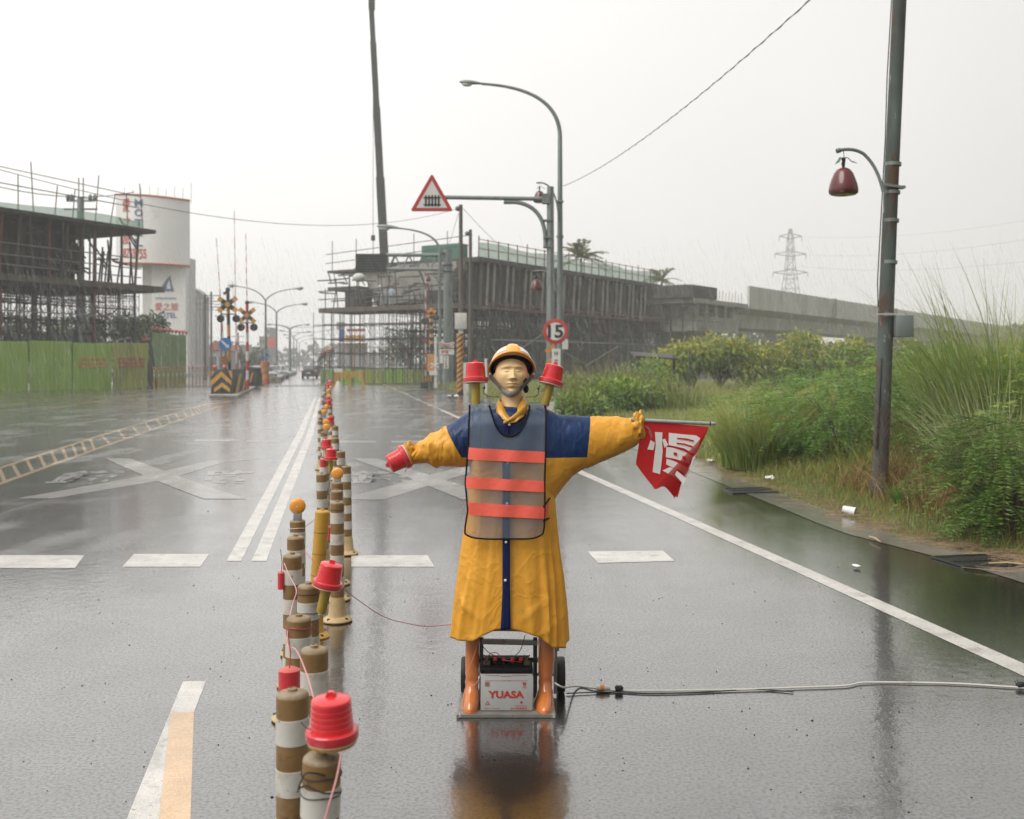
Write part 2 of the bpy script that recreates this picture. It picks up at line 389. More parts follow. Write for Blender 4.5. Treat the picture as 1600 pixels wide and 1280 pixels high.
mat('flag_white', (.80, .78, .74), .6, .04, 20)
mat('flag_pole', (.36, .36, .36), .4, .15, 20, metal=.3)
mat('straw', (.23, .155, .09), .8, .45, 3)
mat('litter_white', (.75, .74, .72), .5, .05, 20)
mat('litter_blue', (.45, .55, .65), .4, .1, 20)
mat('grate_iron', (.025, .027, .027), .35, .3, 20, coat=.6)
mat('pebble', (.02, .019, .018), .8, .4, 30, spec=.2)
mat('bark', (.09, .075, .055), .9, .3, 8, .4, 30)
leaf_mat('leaf', .35); leaf_mat('grass', .3, .55); leaf_mat('dry', .15, .7)

def cloth_coat():
    m, N, L, B = nodes('coat'); tc = N.new('ShaderNodeTexCoord'); vec = tc.outputs['Object']
    sx = N.new('ShaderNodeSeparateXYZ'); L.new(vec, sx.inputs[0])
    def M(op, a, b=None, c=None):
        n = N.new('ShaderNodeMath'); n.operation = op
        for i, q in enumerate((a, b, c)):
            if q is None: continue
            if isinstance(q, (int, float)): n.inputs[i].default_value = q
            else: L.new(q, n.inputs[i])
        return n.outputs[0]
    x, z = sx.outputs[0], sx.outputs[2]
    # navy yoke sewn into the yellow coat
    top = M('GREATER_THAN', z, 1.212)
    right = M('LESS_THAN', M('MULTIPLY_ADD', z, -.1, x), .2525)
    left = M('GREATER_THAN', M('MULTIPLY_ADD', z, .55, x), .4425)
    blue = M('MULTIPLY', M('MULTIPLY', top, right), left)
    n1 = noise_n(N, L, 5, 6, .65, vec); n2 = noise_n(N, L, 16, 5, .65, vec)
    y = ramp(N, L, n1.outputs[0], [(.3, (.74, .335, .028)), (.7, (.86, .42, .05))]).outputs[0]
    stain = noise_n(N, L, 6.5, 7, .72, vec)
    y = mixc(N, L, ramp(N, L, stain.outputs[0], [(.57, 0), (.75, .7)]).outputs[0], y, (.36, .25, .05))
    b = ramp(N, L, n2.outputs[0], [(.3, (.003, .020, .085)), (.7, (.007, .040, .14))]).outputs[0]
    L.new(mixc(N, L, blue, y, b), B.inputs['Base Color'])
    B.inputs['Roughness'].default_value = .42; B.inputs['Specular IOR Level'].default_value = .3; B.inputs['Coat Weight'].default_value = .12; B.inputs['Coat Roughness'].default_value = .12
    f1 = noise_n(N, L, 22, 4, .6, vec, 1.2); f2 = noise_n(N, L, 420, 1, .5, vec)
    def crease(sc, dist, pw):                                       # sharp crumple lines of thin wet plastic
        n = noise_n(N, L, sc, 2, .5, vec, dist); return M('POWER', M('SUBTRACT', 1, M('ABSOLUTE', M('MULTIPLY_ADD', n.outputs[0], 4, -2))), pw)
    cr = M('ADD', crease(6.5, .8, 5), M('MULTIPLY', crease(14, 1.0, 4), .18))
    bp = N.new('ShaderNodeBump'); bp.inputs['Strength'].default_value = .17; bp.inputs['Distance'].default_value = .012
    ad = M('ADD', M('MULTIPLY', M('MAXIMUM', cr, 0), 1.3), M('MULTIPLY_ADD', f2.outputs[0], .06, f1.outputs[0])); L.new(ad, bp.inputs['Height']); L.new(bp.outputs[0], B.inputs['Normal'])
    MT['coat'] = m
cloth_coat()
def thin_cloth(name, col, tr):
    m = mat(name, col, .55, .08, 14, .12, 60); N, L = m.node_tree.nodes, m.node_tree.links; B = N['Principled BSDF']
    t = N.new('ShaderNodeBsdfTranslucent'); t.inputs[0].default_value = (*col, 1); ms = N.new('ShaderNodeMixShader'); ms.inputs[0].default_value = .4
    L.new(B.outputs[0], ms.inputs[1]); L.new(t.outputs[0], ms.inputs[2])
    p = N.new('ShaderNodeBsdfTransparent'); m2 = N.new('ShaderNodeMixShader'); m2.inputs[0].default_value = tr; p.inputs[0].default_value = (1, .5, .45, 1)
    L.new(ms.outputs[0], m2.inputs[1]); L.new(p.outputs[0], m2.inputs[2]); L.new(m2.outputs[0], N['Material Output'].inputs[0])
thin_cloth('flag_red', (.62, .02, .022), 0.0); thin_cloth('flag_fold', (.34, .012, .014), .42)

# ================================================================ THE SETTING
EDGE = [(5.0, -8), (4.9, 2), (4.8, 6), (4.5, 8), (4.3, 8.95), (4.05, 9.5), (3.88, 10.2), (3.79, 11.45), (3.28, 17.5), (2.6, 24), (1.72, 34.5), (-.9, 46.6), (-3.2, 60), (-6.6, 78), (-9, 95)]
EY = np.array([e[1] for e in EDGE], float); EX = np.array([e[0] for e in EDGE], float)
def edge_x(y): return float(np.interp(y, EY, EX))
def road_x(px, py): g = G(px, py); return g

def ground():
    mb = MB(); s = 640
    mb.add([(-s, -25, -.06), (s, -25, -.06), (s, 760, -.06), (-s, 760, -.06)], [(0, 1, 2, 3)])
    tag(mb.build('ground', MT['earth'], smooth=0), kind='structure')
ground()
road = None
def build_road():
    global road
    mb = MB(); ys = [-8, -2, 2, 4, 6, 8, 10, 13, 17, 22, 28, 34.5, 40, 46.6, 53, 60, 68, 76]
    vs = []; 
    for y in ys: vs += [(-75, y, 0), (edge_x(y), y, 0)]
    mb.add(vs, [(2 * i, 2 * i + 1, 2 * i + 3, 2 * i + 2) for i in range(len(ys) - 1)])
    # beyond the level crossing the carriageway narrows to the far street
    k = [(-40, 76), (-10.5, 76), (-13.5, 90), (-124, 735), (-148, 735), (-40, 100)]
    mb.add([(x, y, 0) for x, y in k], [(0, 1, 2, 3, 4, 5)])
    road = tag(mb.build('road', MT['asphalt'], smooth=0), kind='structure')
build_road()
def sheet(name, pxs, m, z=.004, parent=None):
    z = z * .5; mb = MB(); pts = [G(*p) for p in pxs]; mb.add([(p.x, p.y, z) for p in pts], [tuple(range(len(pts)))])
    return mb.build(name, MT[m], parent or road, smooth=0)
def strip(name, pts, w, m, z=.004):
    """painted line along ground points, width w metres"""
    z = z * .5; mb = MB(); P2 = [Vector((p[0], p[1], 0)) for p in pts]; vs = []
    for i, p in enumerate(P2):
        d = (P2[min(i + 1, len(P2) - 1)] - P2[max(i - 1, 0)]).normalized(); nrm = Vector((d.y, -d.x, 0)) * w / 2
        vs += [(p.x - nrm.x, p.y - nrm.y, z), (p.x + nrm.x, p.y + nrm.y, z)]
    mb.add(vs, [(2 * i, 2 * i + 1, 2 * i + 3, 2 * i + 2) for i in range(len(P2) - 1)])
    return mb.build(name, MT[m], road, smooth=0)
def markings():
    # edge line on the right
    strip('edge_line', [G(2000, 1229), G(1600, 1047), G(1250, 890), G(905, 737), G(770, 676), G(690, 641)], .15, 'white_paint')
    strip('edge_line', [G(690, 641), G(660, 628), G(625, 612)], .16, 'worn_white_paint', .006)
    strip('edge_line', [G(640, 618), G(600, 601)], .22, 'yellow_paint', .009)
    # double white lane line
    sheet('lane_line', [(354, 877), (377, 877), (474, 680), (494, 622), (491, 622), (463, 680)], 'white_paint')
    sheet('lane_line', [(393, 877), (416, 877), (489, 680), (501, 622), (498, 622), (479, 680)], 'white_paint')
    # stop line dashes
    for a in ([(-40, 888), (117, 888), (132, 868), (-22, 868)], [(191, 886), (313, 886), (327, 866), (209, 866)],
              [(549, 886), (679, 886), (668, 868), (549, 868)], [(934, 880), (1054, 877), (1036, 861), (918, 862)]):
        sheet('stop_line_dash', a, 'white_paint')
    for a in ([(530, 692), (588, 692), (588, 689), (532, 689)], [(612, 692), (690, 692), (686, 689), (612, 689)], [(303, 689.5), (372, 689.5), (374, 687), (305, 687)], [(385, 691), (436, 691), (437, 688.5), (386, 688.5)],
              [(905, 700), (960, 699), (955, 696), (905, 697)], [(0, 736), (0, 736.1), (1, 736), (1, 735.9)]):
        if a[0][0] > 1: sheet('stop_line_dash', a, 'worn_white_paint')
    # railway crossing crosses with their characters
    sheet('crossing_cross', [(28, 779), (82, 779), (260, 750), (352, 722), (412, 717), (330, 720), (200, 748)], 'worn_white_paint', .004)
    sheet('crossing_cross', [(163, 716), (205, 717), (280, 745), (385, 780), (318, 780), (225, 744)], 'worn_white_paint', .007)
    sheet('crossing_cross', [(530, 781), (600, 781), (700, 750), (800, 716), (772, 716), (650, 748)], 'worn_white_paint', .004)
    sheet('crossing_cross', [(548, 716), (590, 717), (700, 752), (800, 781), (722, 781), (640, 748)], 'worn_white_paint', .007)
    def glyph(key, q):
        a, b, c, d = [G(*p) for p in q]        # bottom-left, bottom-right, top-right, top-left
        def fn(u, v):
            p = (a * (1 - u) + b * u) * (1 - v) + (d * (1 - u) + c * u) * v
            return (p.x, p.y, .0025)
        MB().text(key, fn).build('crossing_character', MT['worn_white_paint'], road, smooth=0)
    glyph('rail', [(62, 757), (160, 757), (205, 735), (112, 735)])
    glyph('road', [(312, 756), (400, 756), (408, 735), (322, 735)])
    glyph('rail', [(542, 757), (640, 757), (636, 736), (548, 736)])
    # yellow hatched median on the left
    A = [G(-60, 752), G(0, 731.5), G(150, 683), G(300, 638), G(330, 629)]
    B = [G(-60, 779), G(0, 756), G(150, 702), G(300, 650), G(345, 634)]
    strip('median_line', A, .11, 'yellow_paint'); strip('median_line', B, .11, 'yellow_paint')
    def on(Ln, t):
        s = t * (len(Ln) - 1); i = min(int(s), len(Ln) - 2); return Ln[i].lerp(Ln[i + 1], s - i)
    for i in range(34):
        t = (i + .3) / 34
        a, b = on(A, t), on(B, min(1, t + .015))
        d = (b - a).normalized(); q = a + d * .12; e = b - d * .12
        if (e - q).length > .05: strip('median_hatch', [q, e], .055, 'yellow_paint', .0045)
    # yellow box grid in front of the hoarding
    for px0, py0, px1, py1 in ((-20, 622, 330, 616), (-20, 640, 120, 616), (60, 642, 250, 612), (-30, 630, 240, 628), (120, 618, 300, 636), (0, 616, 180, 632)):
        strip('box_marking', [G(px0, py0), G(px1, py1)], .12, 'yellow_paint', .006 + .003 * random.random())
    # marker by the front left: white wedge and cream tape
    sheet('lane_wedge', [(286, 1065), (322, 1065), (303, 1114), (297, 1300), (190, 1300)], 'white_paint', .004)
    sheet('lane_tape', [(267, 1115), (303, 1114), (297, 1300), (246, 1300)], 'cream_tape', .009)
    # rails of the level crossing
    for py in (603.5, 601.8):
        g = G(380, py)
        mb = MB(); mb.beam((-25, g.y - 5, .012), (-12.3, g.y + .4, .012), .07, .02); mb.build('rail', MT['dark_steel'], road)
markings()

def gutter():
    mb = MB(); ys = np.linspace(3, 30, 40); vs = []
    for y in ys: vs += [(edge_x(y) - .68, y, .004), (edge_x(y) + .12, y, .004)]
    mb.add(vs, [(2 * i, 2 * i + 1, 2 * i + 3, 2 * i + 2) for i in range(len(ys) - 1)])
    g = tag(mb.build('gutter', MT['gutter_concrete'], smooth=0), kind='structure')
    return g
gutter()

# verge terrain on the right
def sm(x): x = min(1, max(0, x)); return x * x * (3 - 2 * x)
def verge_h(x, y):
    t = x - edge_x(y)
    if t <= 0: return 0.0
    near = 1 - sm((y - 20) / 14)
    h = .10 * sm(t / .6) + near * .55 * sm((t - .8) / 4) + (1 - near) * .12 * sm((t - 1) / 6)
    return h + .05 * mnoise.noise(Vector((x * .6, y * .6, 0))) * sm(t / 1.0)
def verge():
    mb = MB(); ys = np.concatenate([np.linspace(-8, 30, 60), np.linspace(31, 95, 40)]); ts = [0, .15, .3, .5, .8, 1.2, 1.7, 2.3, 3, 4, 5, 6.5, 8, 11, 15, 22, 35, 60, 110]
    n = len(ts); vs = []
    for y in ys:
        for t in ts:
            jag = .10 * mnoise.noise(Vector((0, y * 1.9, 3))) if t == 0 else 0
            x = edge_x(y) + t + jag; vs.append((x, y, (verge_h(x, y) + .012) if t > 0 else -.02))
    fs = [(j * n + i, j * n + i + 1, (j + 1) * n + i + 1, (j + 1) * n + i) for j in range(len(ys) - 1) for i in range(n - 1)]
    mb.add(vs, fs); tag(mb.build('grass_verge', MT['verge_soil'], smooth=60), kind='structure')
verge()

# ================================================================ ELEVATED RAILWAY, SCAFFOLDING, HOARDINGS
def axis_frame(o, d):
    d = Vector((d[0], d[1], 0)).normalized(); n = Vector((-d.y, d.x, 0)); o = Vector((o[0], o[1], 0))
    return lambda s, t, z: o + d * s + n * t + Vector((0, 0, z))     # s along, t to the far side
def scaffold_mesh(W, L, D, z1, ds=1.25, dt=1.4, dz=1.7, r=.032, brace=.25, s0=0, t0=0):
    mb = MB(); S = np.arange(s0, s0 + L + .01, ds); T = np.arange(t0, t0 + D + .01, dt); Z = np.arange(dz, z1, dz)
    for s in S:
        for t in T:
            j = random.uniform(-.06, .06); mb.tube([W(s + j, t, 0), W(s + j, t, z1)], r, 4, False)
    for z in Z:
        for t in T: mb.tube([W(S[0], t, z + random.uniform(-.15, .15)), W(S[-1], t, z + random.uniform(-.15, .15))], r * .8, 4, False)
        for s in S[::1]: mb.tube([W(s, T[0], z), W(s, T[-1], z)], r * .7, 4, False)
    for s in S[:-1]:
        for t in T[::2]:
            for z in np.arange(0, z1 - dz, dz):
                if random.random() < brace * 2:
                    mb.tube([W(s, t, z), W(s + ds, t, z + dz)], r * .55, 4, False); mb.tube([W(s + ds, t, z), W(s, t, z + dz)], r * .55, 4, False)
    return mb
def left_viaduct():
    o = Vector((-24.6, 70.2, 0)); d = Vector((-8, -15.5, 0)).normalized()
    n = Vector((-15.5, 8, 0)).normalized()                        # away from the road
    W = lambda s, t, z: o + d * s + n * (t + 1.9) + Vector((0, 0, z))
    T = thing('viaduct_section', 'half-built railway viaduct deck in timber formwork above the long green hoarding', 'viaduct', W(0, 0, 0))
    mb = MB(); mb.add([W(s, t, z) for s in (-1.2, 26) for t in (-.9, 10) for z in (10.75, 11.0)], [(0, 1, 3, 2), (4, 6, 7, 5), (0, 4, 5, 1), (2, 3, 7, 6), (0, 2, 6, 4), (1, 5, 7, 3)])
    mb.build('deck_slab', MT['formwork'], T)
    mb = MB(); mb.add([W(s, t, z) for s in (3.5, 26) for t in (1.6, 8) for z in (7.3, 10.75)], [(0, 1, 3, 2), (4, 6, 7, 5), (0, 4, 5, 1), (2, 3, 7, 6), (0, 2, 6, 4), (1, 5, 7, 3)])
    mb.build('girder_formwork', MT['formwork'], T)
    mb = MB(); mb.add([W(s, t, z) for s in (-1.8, 26) for t in (-1.1, 10) for z in (6.65, 7.05)], [(0, 1, 3, 2), (4, 6, 7, 5), (0, 4, 5, 1), (2, 3, 7, 6), (0, 2, 6, 4), (1, 5, 7, 3)])
    mb.build('working_platform', MT['plank'], T)
    for i in range(20):
        s = .3 + i * 1.15; j = random.uniform(-.35, .35); mb = MB()
        mb.beam(W(s, -.5, 7.05), W(s + j, .3 - .8, 10.75), .13, .13); mb.build('prop', MT['plank'] if i % 3 else MT['rust_pipe'], T)
    for i in range(8):
        s = 3.6 + i * 2.6; mb = MB(); mb.box((W(s, 1.5, 8.6)), (.05, 1.5, 1.9), Matrix.Rotation(math.atan2(d.y, d.x) - math.pi / 2, 3, 'Z')); mb.build('form_panel', MT['plank'], T)
    mb = MB()
    for z in (7.6, 8.2, 8.9):
        mb.tube([W(-.2, -.55, z), W(25, -.55, z + .1)], .04, 5)
    mb.build('guard_rail', MT['galv'], T)
    for i in range(14):
        s = -.2 + i * 1.4 + random.uniform(-.3, .3); mb = MB(); h = random.uniform(1.2, 3.0) if i % 3 else 3.2; q = random.uniform(-.5, .5)
        mb.tube([W(s, -.6, 10.9), W(s + q, -.6, 10.9 + h)], .036, 5); mb.build('post', MT['rust_pipe'] if i % 2 else MT['scaffold_steel'], T)
    mb = MB(); mb.tube([W(0, -.6, 12.4), W(25, -.6, 12.6)], .035, 5); mb.tube([W(0, -.6, 13.2), W(25, -.6, 13.8)], .03, 5); mb.build('top_rail', MT['wire_grey'], T)
    mb = MB(); mb.grid(lambda u, v: W(u * 24, -.95 + .1 * math.sin(40 * u), 10.98 + v * (.4 + .15 * math.sin(9 * u))), 60, 3); mb.build('net_edge', MT['safety_net'], T)
    mb = MB()
    for i in range(150):
        s, t, z = random.uniform(-.3, 25), random.uniform(-.8, 1.5), random.uniform(7.1, 10.3); k = random.random()
        if k < .45: mb.beam(W(s, t, 7.1), W(s + random.uniform(-.4, .4), t, random.uniform(9, 10.75)), .09, .09)
        elif k < .8: mb.beam(W(s, t, z), W(s + random.uniform(.8, 3), t, z + random.uniform(-.3, .3)), .07, .12)
        else: mb.beam(W(s, t, z), W(s + random.uniform(.5, 1.6), t, z + random.uniform(.8, 1.6)), .06, .09)
    mb.build('timber_shoring', MT['formwork'], T, smooth=0, kind='stuff')
    S = thing('scaffold', 'dense steel scaffold under the formwork deck behind the long green hoarding', 'scaffold', W(0, 0, 0))
    scaffold_mesh(W, 24, 1.6, 6.7, .55, .8, .9, .026, .5, t0=-.5).build('front_frame', MT['scaffold_steel'], S, smooth=0, recalc=False, kind='stuff')
    scaffold_mesh(W, 24, 8.6, 6.7, 1.15, 1.4, 1.5, .03).build('scaffold_frame', MT['scaffold_steel'], S, smooth=0, recalc=False, kind='stuff')
    for i in range(7):
        mb = MB(); s = .5 + i * 3.4; mb.tube([W(s, -.7, 0), W(s, -.7, 7)], .075, 6); mb.build('standard', MT['rust_pipe'] if i % 2 else MT['dark_steel'], S)
    mb = MB(); mb.tube([W(1, -.8, 3.4), W(18, -.8, .6)], .045, 5); mb.tube([W(0, -.8, 4.8), W(24, -.8, 4.9)], .045, 5); mb.build('brace', MT['galv'], S)
    return W
WL = left_viaduct()
def corrugated_panel(a, b, h, z0=-0.01, pitch=.30, dep=.045):
    a, b = Vector(a), Vector(b); L = (b - a).length; d = (b - a) / L; n = Vector((d.y, -d.x, 0)); k = max(2, int(L / pitch)); mb = MB(); vs = []
    for i in range(k * 4 + 1):
        s = L * i / (k * 4); o = dep * (1 if i % 4 in (1, 2) else 0); p = a + d * s + n * o
        vs += [(p.x, p.y, z0), (p.x, p.y, z0 + h)]
    mb.add(vs, [(2 * i, 2 * i + 2, 2 * i + 3, 2 * i + 1) for i in range(k * 4)]); return mb, d, n
def hoarding(name, label, A, B, h, n, mats, prints=()):
    A, B = Vector(A), Vector(B); T = thing(name, label, 'hoarding', A)
    for i in range(n):
        a, b = A.lerp(B, (i + .012) / n), A.lerp(B, (i + .988) / n)
        mb, d, nn = corrugated_panel(a, b, h + .06 * (i % 2)); o = mb.build('panel', MT[mats[min(i, len(mats) - 1)]], T, smooth=0)
        for k, m in prints:
            if k == i:
                for j in range(3):
                    c = a.lerp(b, .5) + nn * .07 + Vector((0, 0, h * .66 - j * .26)); q = MB(); q.beam(c - d * 1.15, c + d * 1.15, .012, .12); q.build('printed_bar', MT[m], o)
    q = MB(); nn = Vector(((B - A).y, -(B - A).x, 0)).normalized()
    for z in (.5, h - .3): q.beam(A - nn * .12 + Vector((0, 0, z)), B - nn * .12 + Vector((0, 0, z)), .05, .08)
    q.build('frame_rail', MT['dark_steel'], T)
    return T
HA, HB = Vector((-39.4, 42.6, 0)), Vector((-25, 70.5, 0))
hoarding('hoarding', 'long bright green corrugated hoarding under the scaffold at the left edge', HA, HB, 3.0, 10,
         ['green_panel'] * 9 + ['olive_panel'], ((8, 'orange_print'), (9, 'red_print')))
mbp = MB(); g = Vector((-24.95, 70.75, 0)); mbp.tube([g, g + Vector((-.12, 0, 3.3))], [.42, .2], 8); 
tk = thing('folded_gate', 'dark narrow folded gate frame at the end of the long green hoarding', 'gate', g); mbp.build('gate_leaf', MT['dark_steel'], tk)
q = MB(); q.box(g + Vector((-.3, -.1, 3.35)), (.5, .15, .2)); q.build('top_lamp', MT['lamp_pink'], tk)
hoarding('hoarding', 'paler green hoarding further along the left side beyond the dark gate', G(237, 603), G(291, 598.5), 4.0, 4, ['far_panel'])
for i in range(10):
    a = G(238, 603).lerp(G(291, 598.5), i / 9); T = thing('hoarding_lamp', 'pink lamp on top of the paler green hoarding, %s from its left end' % ordn(i), 'lamp', a + Vector((0, 0, 4.05)), group='lamps on the far hoarding')
    mb = MB(); mb.cyl((0, 0, 0), (0, 0, .12), .05, n=6); mb.build('holder', MT['dark_steel'], T, world=False)
    mb = MB(); mb.ball((0, 0, .22), .14, 8, 6); mb.build('lens', MT['lamp_pink'], T, world=False)
# line of low roadside stakes with lamps at the foot of the far hoarding
for i in range(15):
    a = G(241, 609).lerp(G(328, 601), i / 14); a.z = 0
    T = thing('stake', 'low yellow stake with red tip, %s from the gate in the left roadside row' % ordn(i), 'stake', a, group='stakes along the left roadside')
    mb = MB(); mb.cyl((0, 0, 0), (0, 0, 1.3), .04, n=6); mb.build('stem', MT['post_yellow'], T, world=False)
    mb = MB(); mb.cyl((0, 0, .8), (0, 0, 1.0), .045, n=6); mb.build('band', MT['post_white'], T, world=False)
    mb = MB(); mb.ball((0, 0, 1.36), .07, 8, 6); mb.build('tip_lamp', MT['lamp_pink'], T, world=False)

def right_viaduct():
    C = Vector((-3.2, 85, 0)); d = Vector((.539, .842, 0)).normalized(); n = Vector((-d.y, d.x, 0))
    W = lambda s, t, z: C + d * s + n * t + Vector((0, 0, z))
    hexa = [(0, 1, 3, 2), (4, 6, 7, 5), (0, 4, 5, 1), (2, 3, 7, 6), (0, 2, 6, 4), (1, 5, 7, 3)]
    def blk(name, s, t, z, m, par):
        mb = MB(); mb.add([W(a, b, c) for a in s for b in t for c in z], hexa); return mb.build(name, MT[m], par)
    T = thing('viaduct_section', 'half-built railway viaduct with ribbed formwork sides and green netting behind the street lamps', 'viaduct', C)
    L = 34
    blk('deck_slab', (0, L + 2), (-.6, 12.5), (10.1, 10.5), 'formwork', T)
    blk('girder_formwork', (.5, L - 3), (.9, 10.8), (6.4, 10.1), 'formwork', T)
    for i in range(34):
        s = .6 + i * (L - 1.2) / 33; q = MB(); q.beam(W(s, -.25, 6.5), W(s + random.uniform(-.1, .1), -.45, 10.1), .2, .16); q.build('rib', MT['raw_concrete'] if i % 3 else MT['plank'], T)
    for i in range(33):
        s = .6 + (i + .5) * (L - 1.2) / 33; q = MB(); q.beam(W(s, .82, 6.5), W(s, .82, 10.1), .45, .05); q.build('form_board', MT['plank'] if i % 2 else MT['formwork'], T)
    blk('ledger_platform', (-.5, L + 1.5), (-1.6, 1.0), (6.1, 6.3), 'plank', T)
    q = MB(); q.tube([W(-.5, -1.7, 6.2), W(L + 2, -1.7, 6.2)], .07, 6); q.tube([W(-.5, -1.7, 6.6), W(L + 2, -1.7, 6.6)], .05, 6); q.build('ledger_pipe', MT['rust_pipe'], T)
    for i in range(24):
        s = i * (L + 1) / 23; q = MB(); q.tube([W(s, -.5, 10.5), W(s + random.uniform(-.12, .12), -.5, 12.05 + .2 * (i % 5 == 0))], .05, 5); q.build('guard_post', MT['rust_pipe'], T)
    q = MB()
    for z in (11.2, 11.95): q.tube([W(0, -.5, z), W(L + 1, -.5, z)], .035, 5)
    q.build('guard_rail', MT['rust_pipe'], T)
    q = MB(); q.grid(lambda u, v: W(.2 + u * (L + .6), -.44 + .06 * math.sin(70 * u + 3 * v), 10.45 + v * (1.25 + .12 * math.sin(21 * u))), 90, 4); q.build('net', MT['safety_net'], T)
    q = MB()
    for i in range(90):
        t, z = random.uniform(-.8, 13.5), random.uniform(6.5, 9.9); k = random.random(); s = random.uniform(-3.2, -1.3)
        if k < .5: q.beam(W(s, t, z), W(s, t + random.uniform(.5, 2.4), z + random.uniform(-.2, .2)), .07, .11)
        elif k < .8: q.beam(W(s, t, 6.45), W(s, t + random.uniform(-.4, .4), random.uniform(7.2, 9.8)), .08, .08)
        else: q.beam(W(s, t, z), W(s, t + random.uniform(-1, 1), z + random.uniform(.5, 1.4)), .06, .08)
    q.build('timber_shoring', MT['formwork'], T, smooth=0, kind='stuff')
    # near end: hammerhead girder end, stepped platforms
    def endpoly(pts, s0, s1, name, m):
        q = MB(); q.prism(pts, lambda u, v, w: W(s0 + w, u, v), s1 - s0); return q.build(name, MT[m], T)
    endpoly([(2.4, 6.8), (9.6, 6.8), (10.6, 8.9), (12.0, 9.6), (12.0, 10.1), (.9, 10.1), (.9, 9.6), (1.6, 8.9)], -1.2, .5, 'girder_end', 'raw_concrete')
    blk('end_platform', (-4.0, .5), (-1.2, 13.6), (6.05, 6.45), 'plank', T)
    blk('end_platform', (-2.2, .3), (10.8, 14.2), (8.1, 8.4), 'plank', T)
    blk('end_platform', (-1.6, .2), (8.5, 14.8), (9.75, 9.95), 'plank', T)
    blk('form_stack', (-2.0, -1.2), (9.9, 12.2), (6.45, 8.1), 'formwork', T)
    blk('form_stack', (-2.2, -1.3), (1.2, 3.2), (6.45, 7.7), 'formwork', T)
    q = MB()
    for z in (7.2, 7.9): q.tube([W(-4, -1, z), W(-4, 13.6, z)], .045, 5)
    for z in (10.9, 11.7): q.tube([W(-1.6, -1, z + .4), W(-1.6, 15, z - .3)], .035, 5)
    for t in np.arange(-1, 14, 2.3): q.tube([W(-4, t, 6.2), W(-4, t, 8.1)], .045, 5)
    for t in (1.5, 5, 8.2, 11.4, 14.2): q.tube([W(-1.6, t, 9.9), W(-1.6, t, 12.6)], .035, 5)
    q.build('end_rail', MT['scaffold_steel'], T)
    q = MB(); q.beam(W(2, 2.4, 11.2), W(2, 6.5, 11.2), 1.2, 1.5); q.build('tarpaulin', MT['tarp_green'], T)
    q = MB(); q.ball(W(-4.1, 8.9, 8.9), (.55, .4, .38), 10, 8); q.build('sack', MT['white_box'], T)
    S = thing('scaffold', 'tall scaffold forest under the ribbed viaduct, open to the road on its left', 'scaffold', C)
    mb = scaffold_mesh(W, L + 2, 10, 6.2, 1.15, 1.3, 1.5, .034); mb.build('scaffold_frame', MT['scaffold_steel'], S, smooth=0, recalc=False, kind='stuff')
    scaffold_mesh(W, 4, 16, 6.1, 1.1, 1.15, 1.25, .03, .35, s0=-4.2, t0=-1).build('end_frame', MT['scaffold_steel'], S, smooth=0, recalc=False, kind='stuff')
    for i in range(9):
        s = 1 + i * 4.1; q = MB(); q.tube([W(s, -1.5, 0), W(s, -1.5, 6.3)], .09, 6); q.build('standard', MT['rust_pipe'] if i % 2 else MT['dark_steel'], S)
    q = MB(); q.tube([W(0, -1.8, 3.6), W(L + 1, -1.8, 3.7)], .06, 5)
    for s0, z0, s1, z1 in ((.5, 1.4, 8, 4.2), (9, 3.6, 16, 1.6), (16, 1.4, 23, 3.4), (0, 3.0, 4, .6)): q.tube([W(s0, -1.8, z0), W(s1, -1.8, z1)], .06, 5)
    q.build('brace', MT['galv'], S)
    scaffold_mesh(W, L, 1.5, 6.1, .6, .75, .95, .028, .45, t0=-1.5).build('front_frame', MT['scaffold_steel'], S, smooth=0, recalc=False, kind='stuff')
    scaffold_mesh(W, L, 1.5, 6.1, .6, .75, .95, .028, .45, t0=4).build('inner_frame', MT['scaffold_steel'], S, smooth=0, recalc=False, kind='stuff')
    return W
WR = right_viaduct()

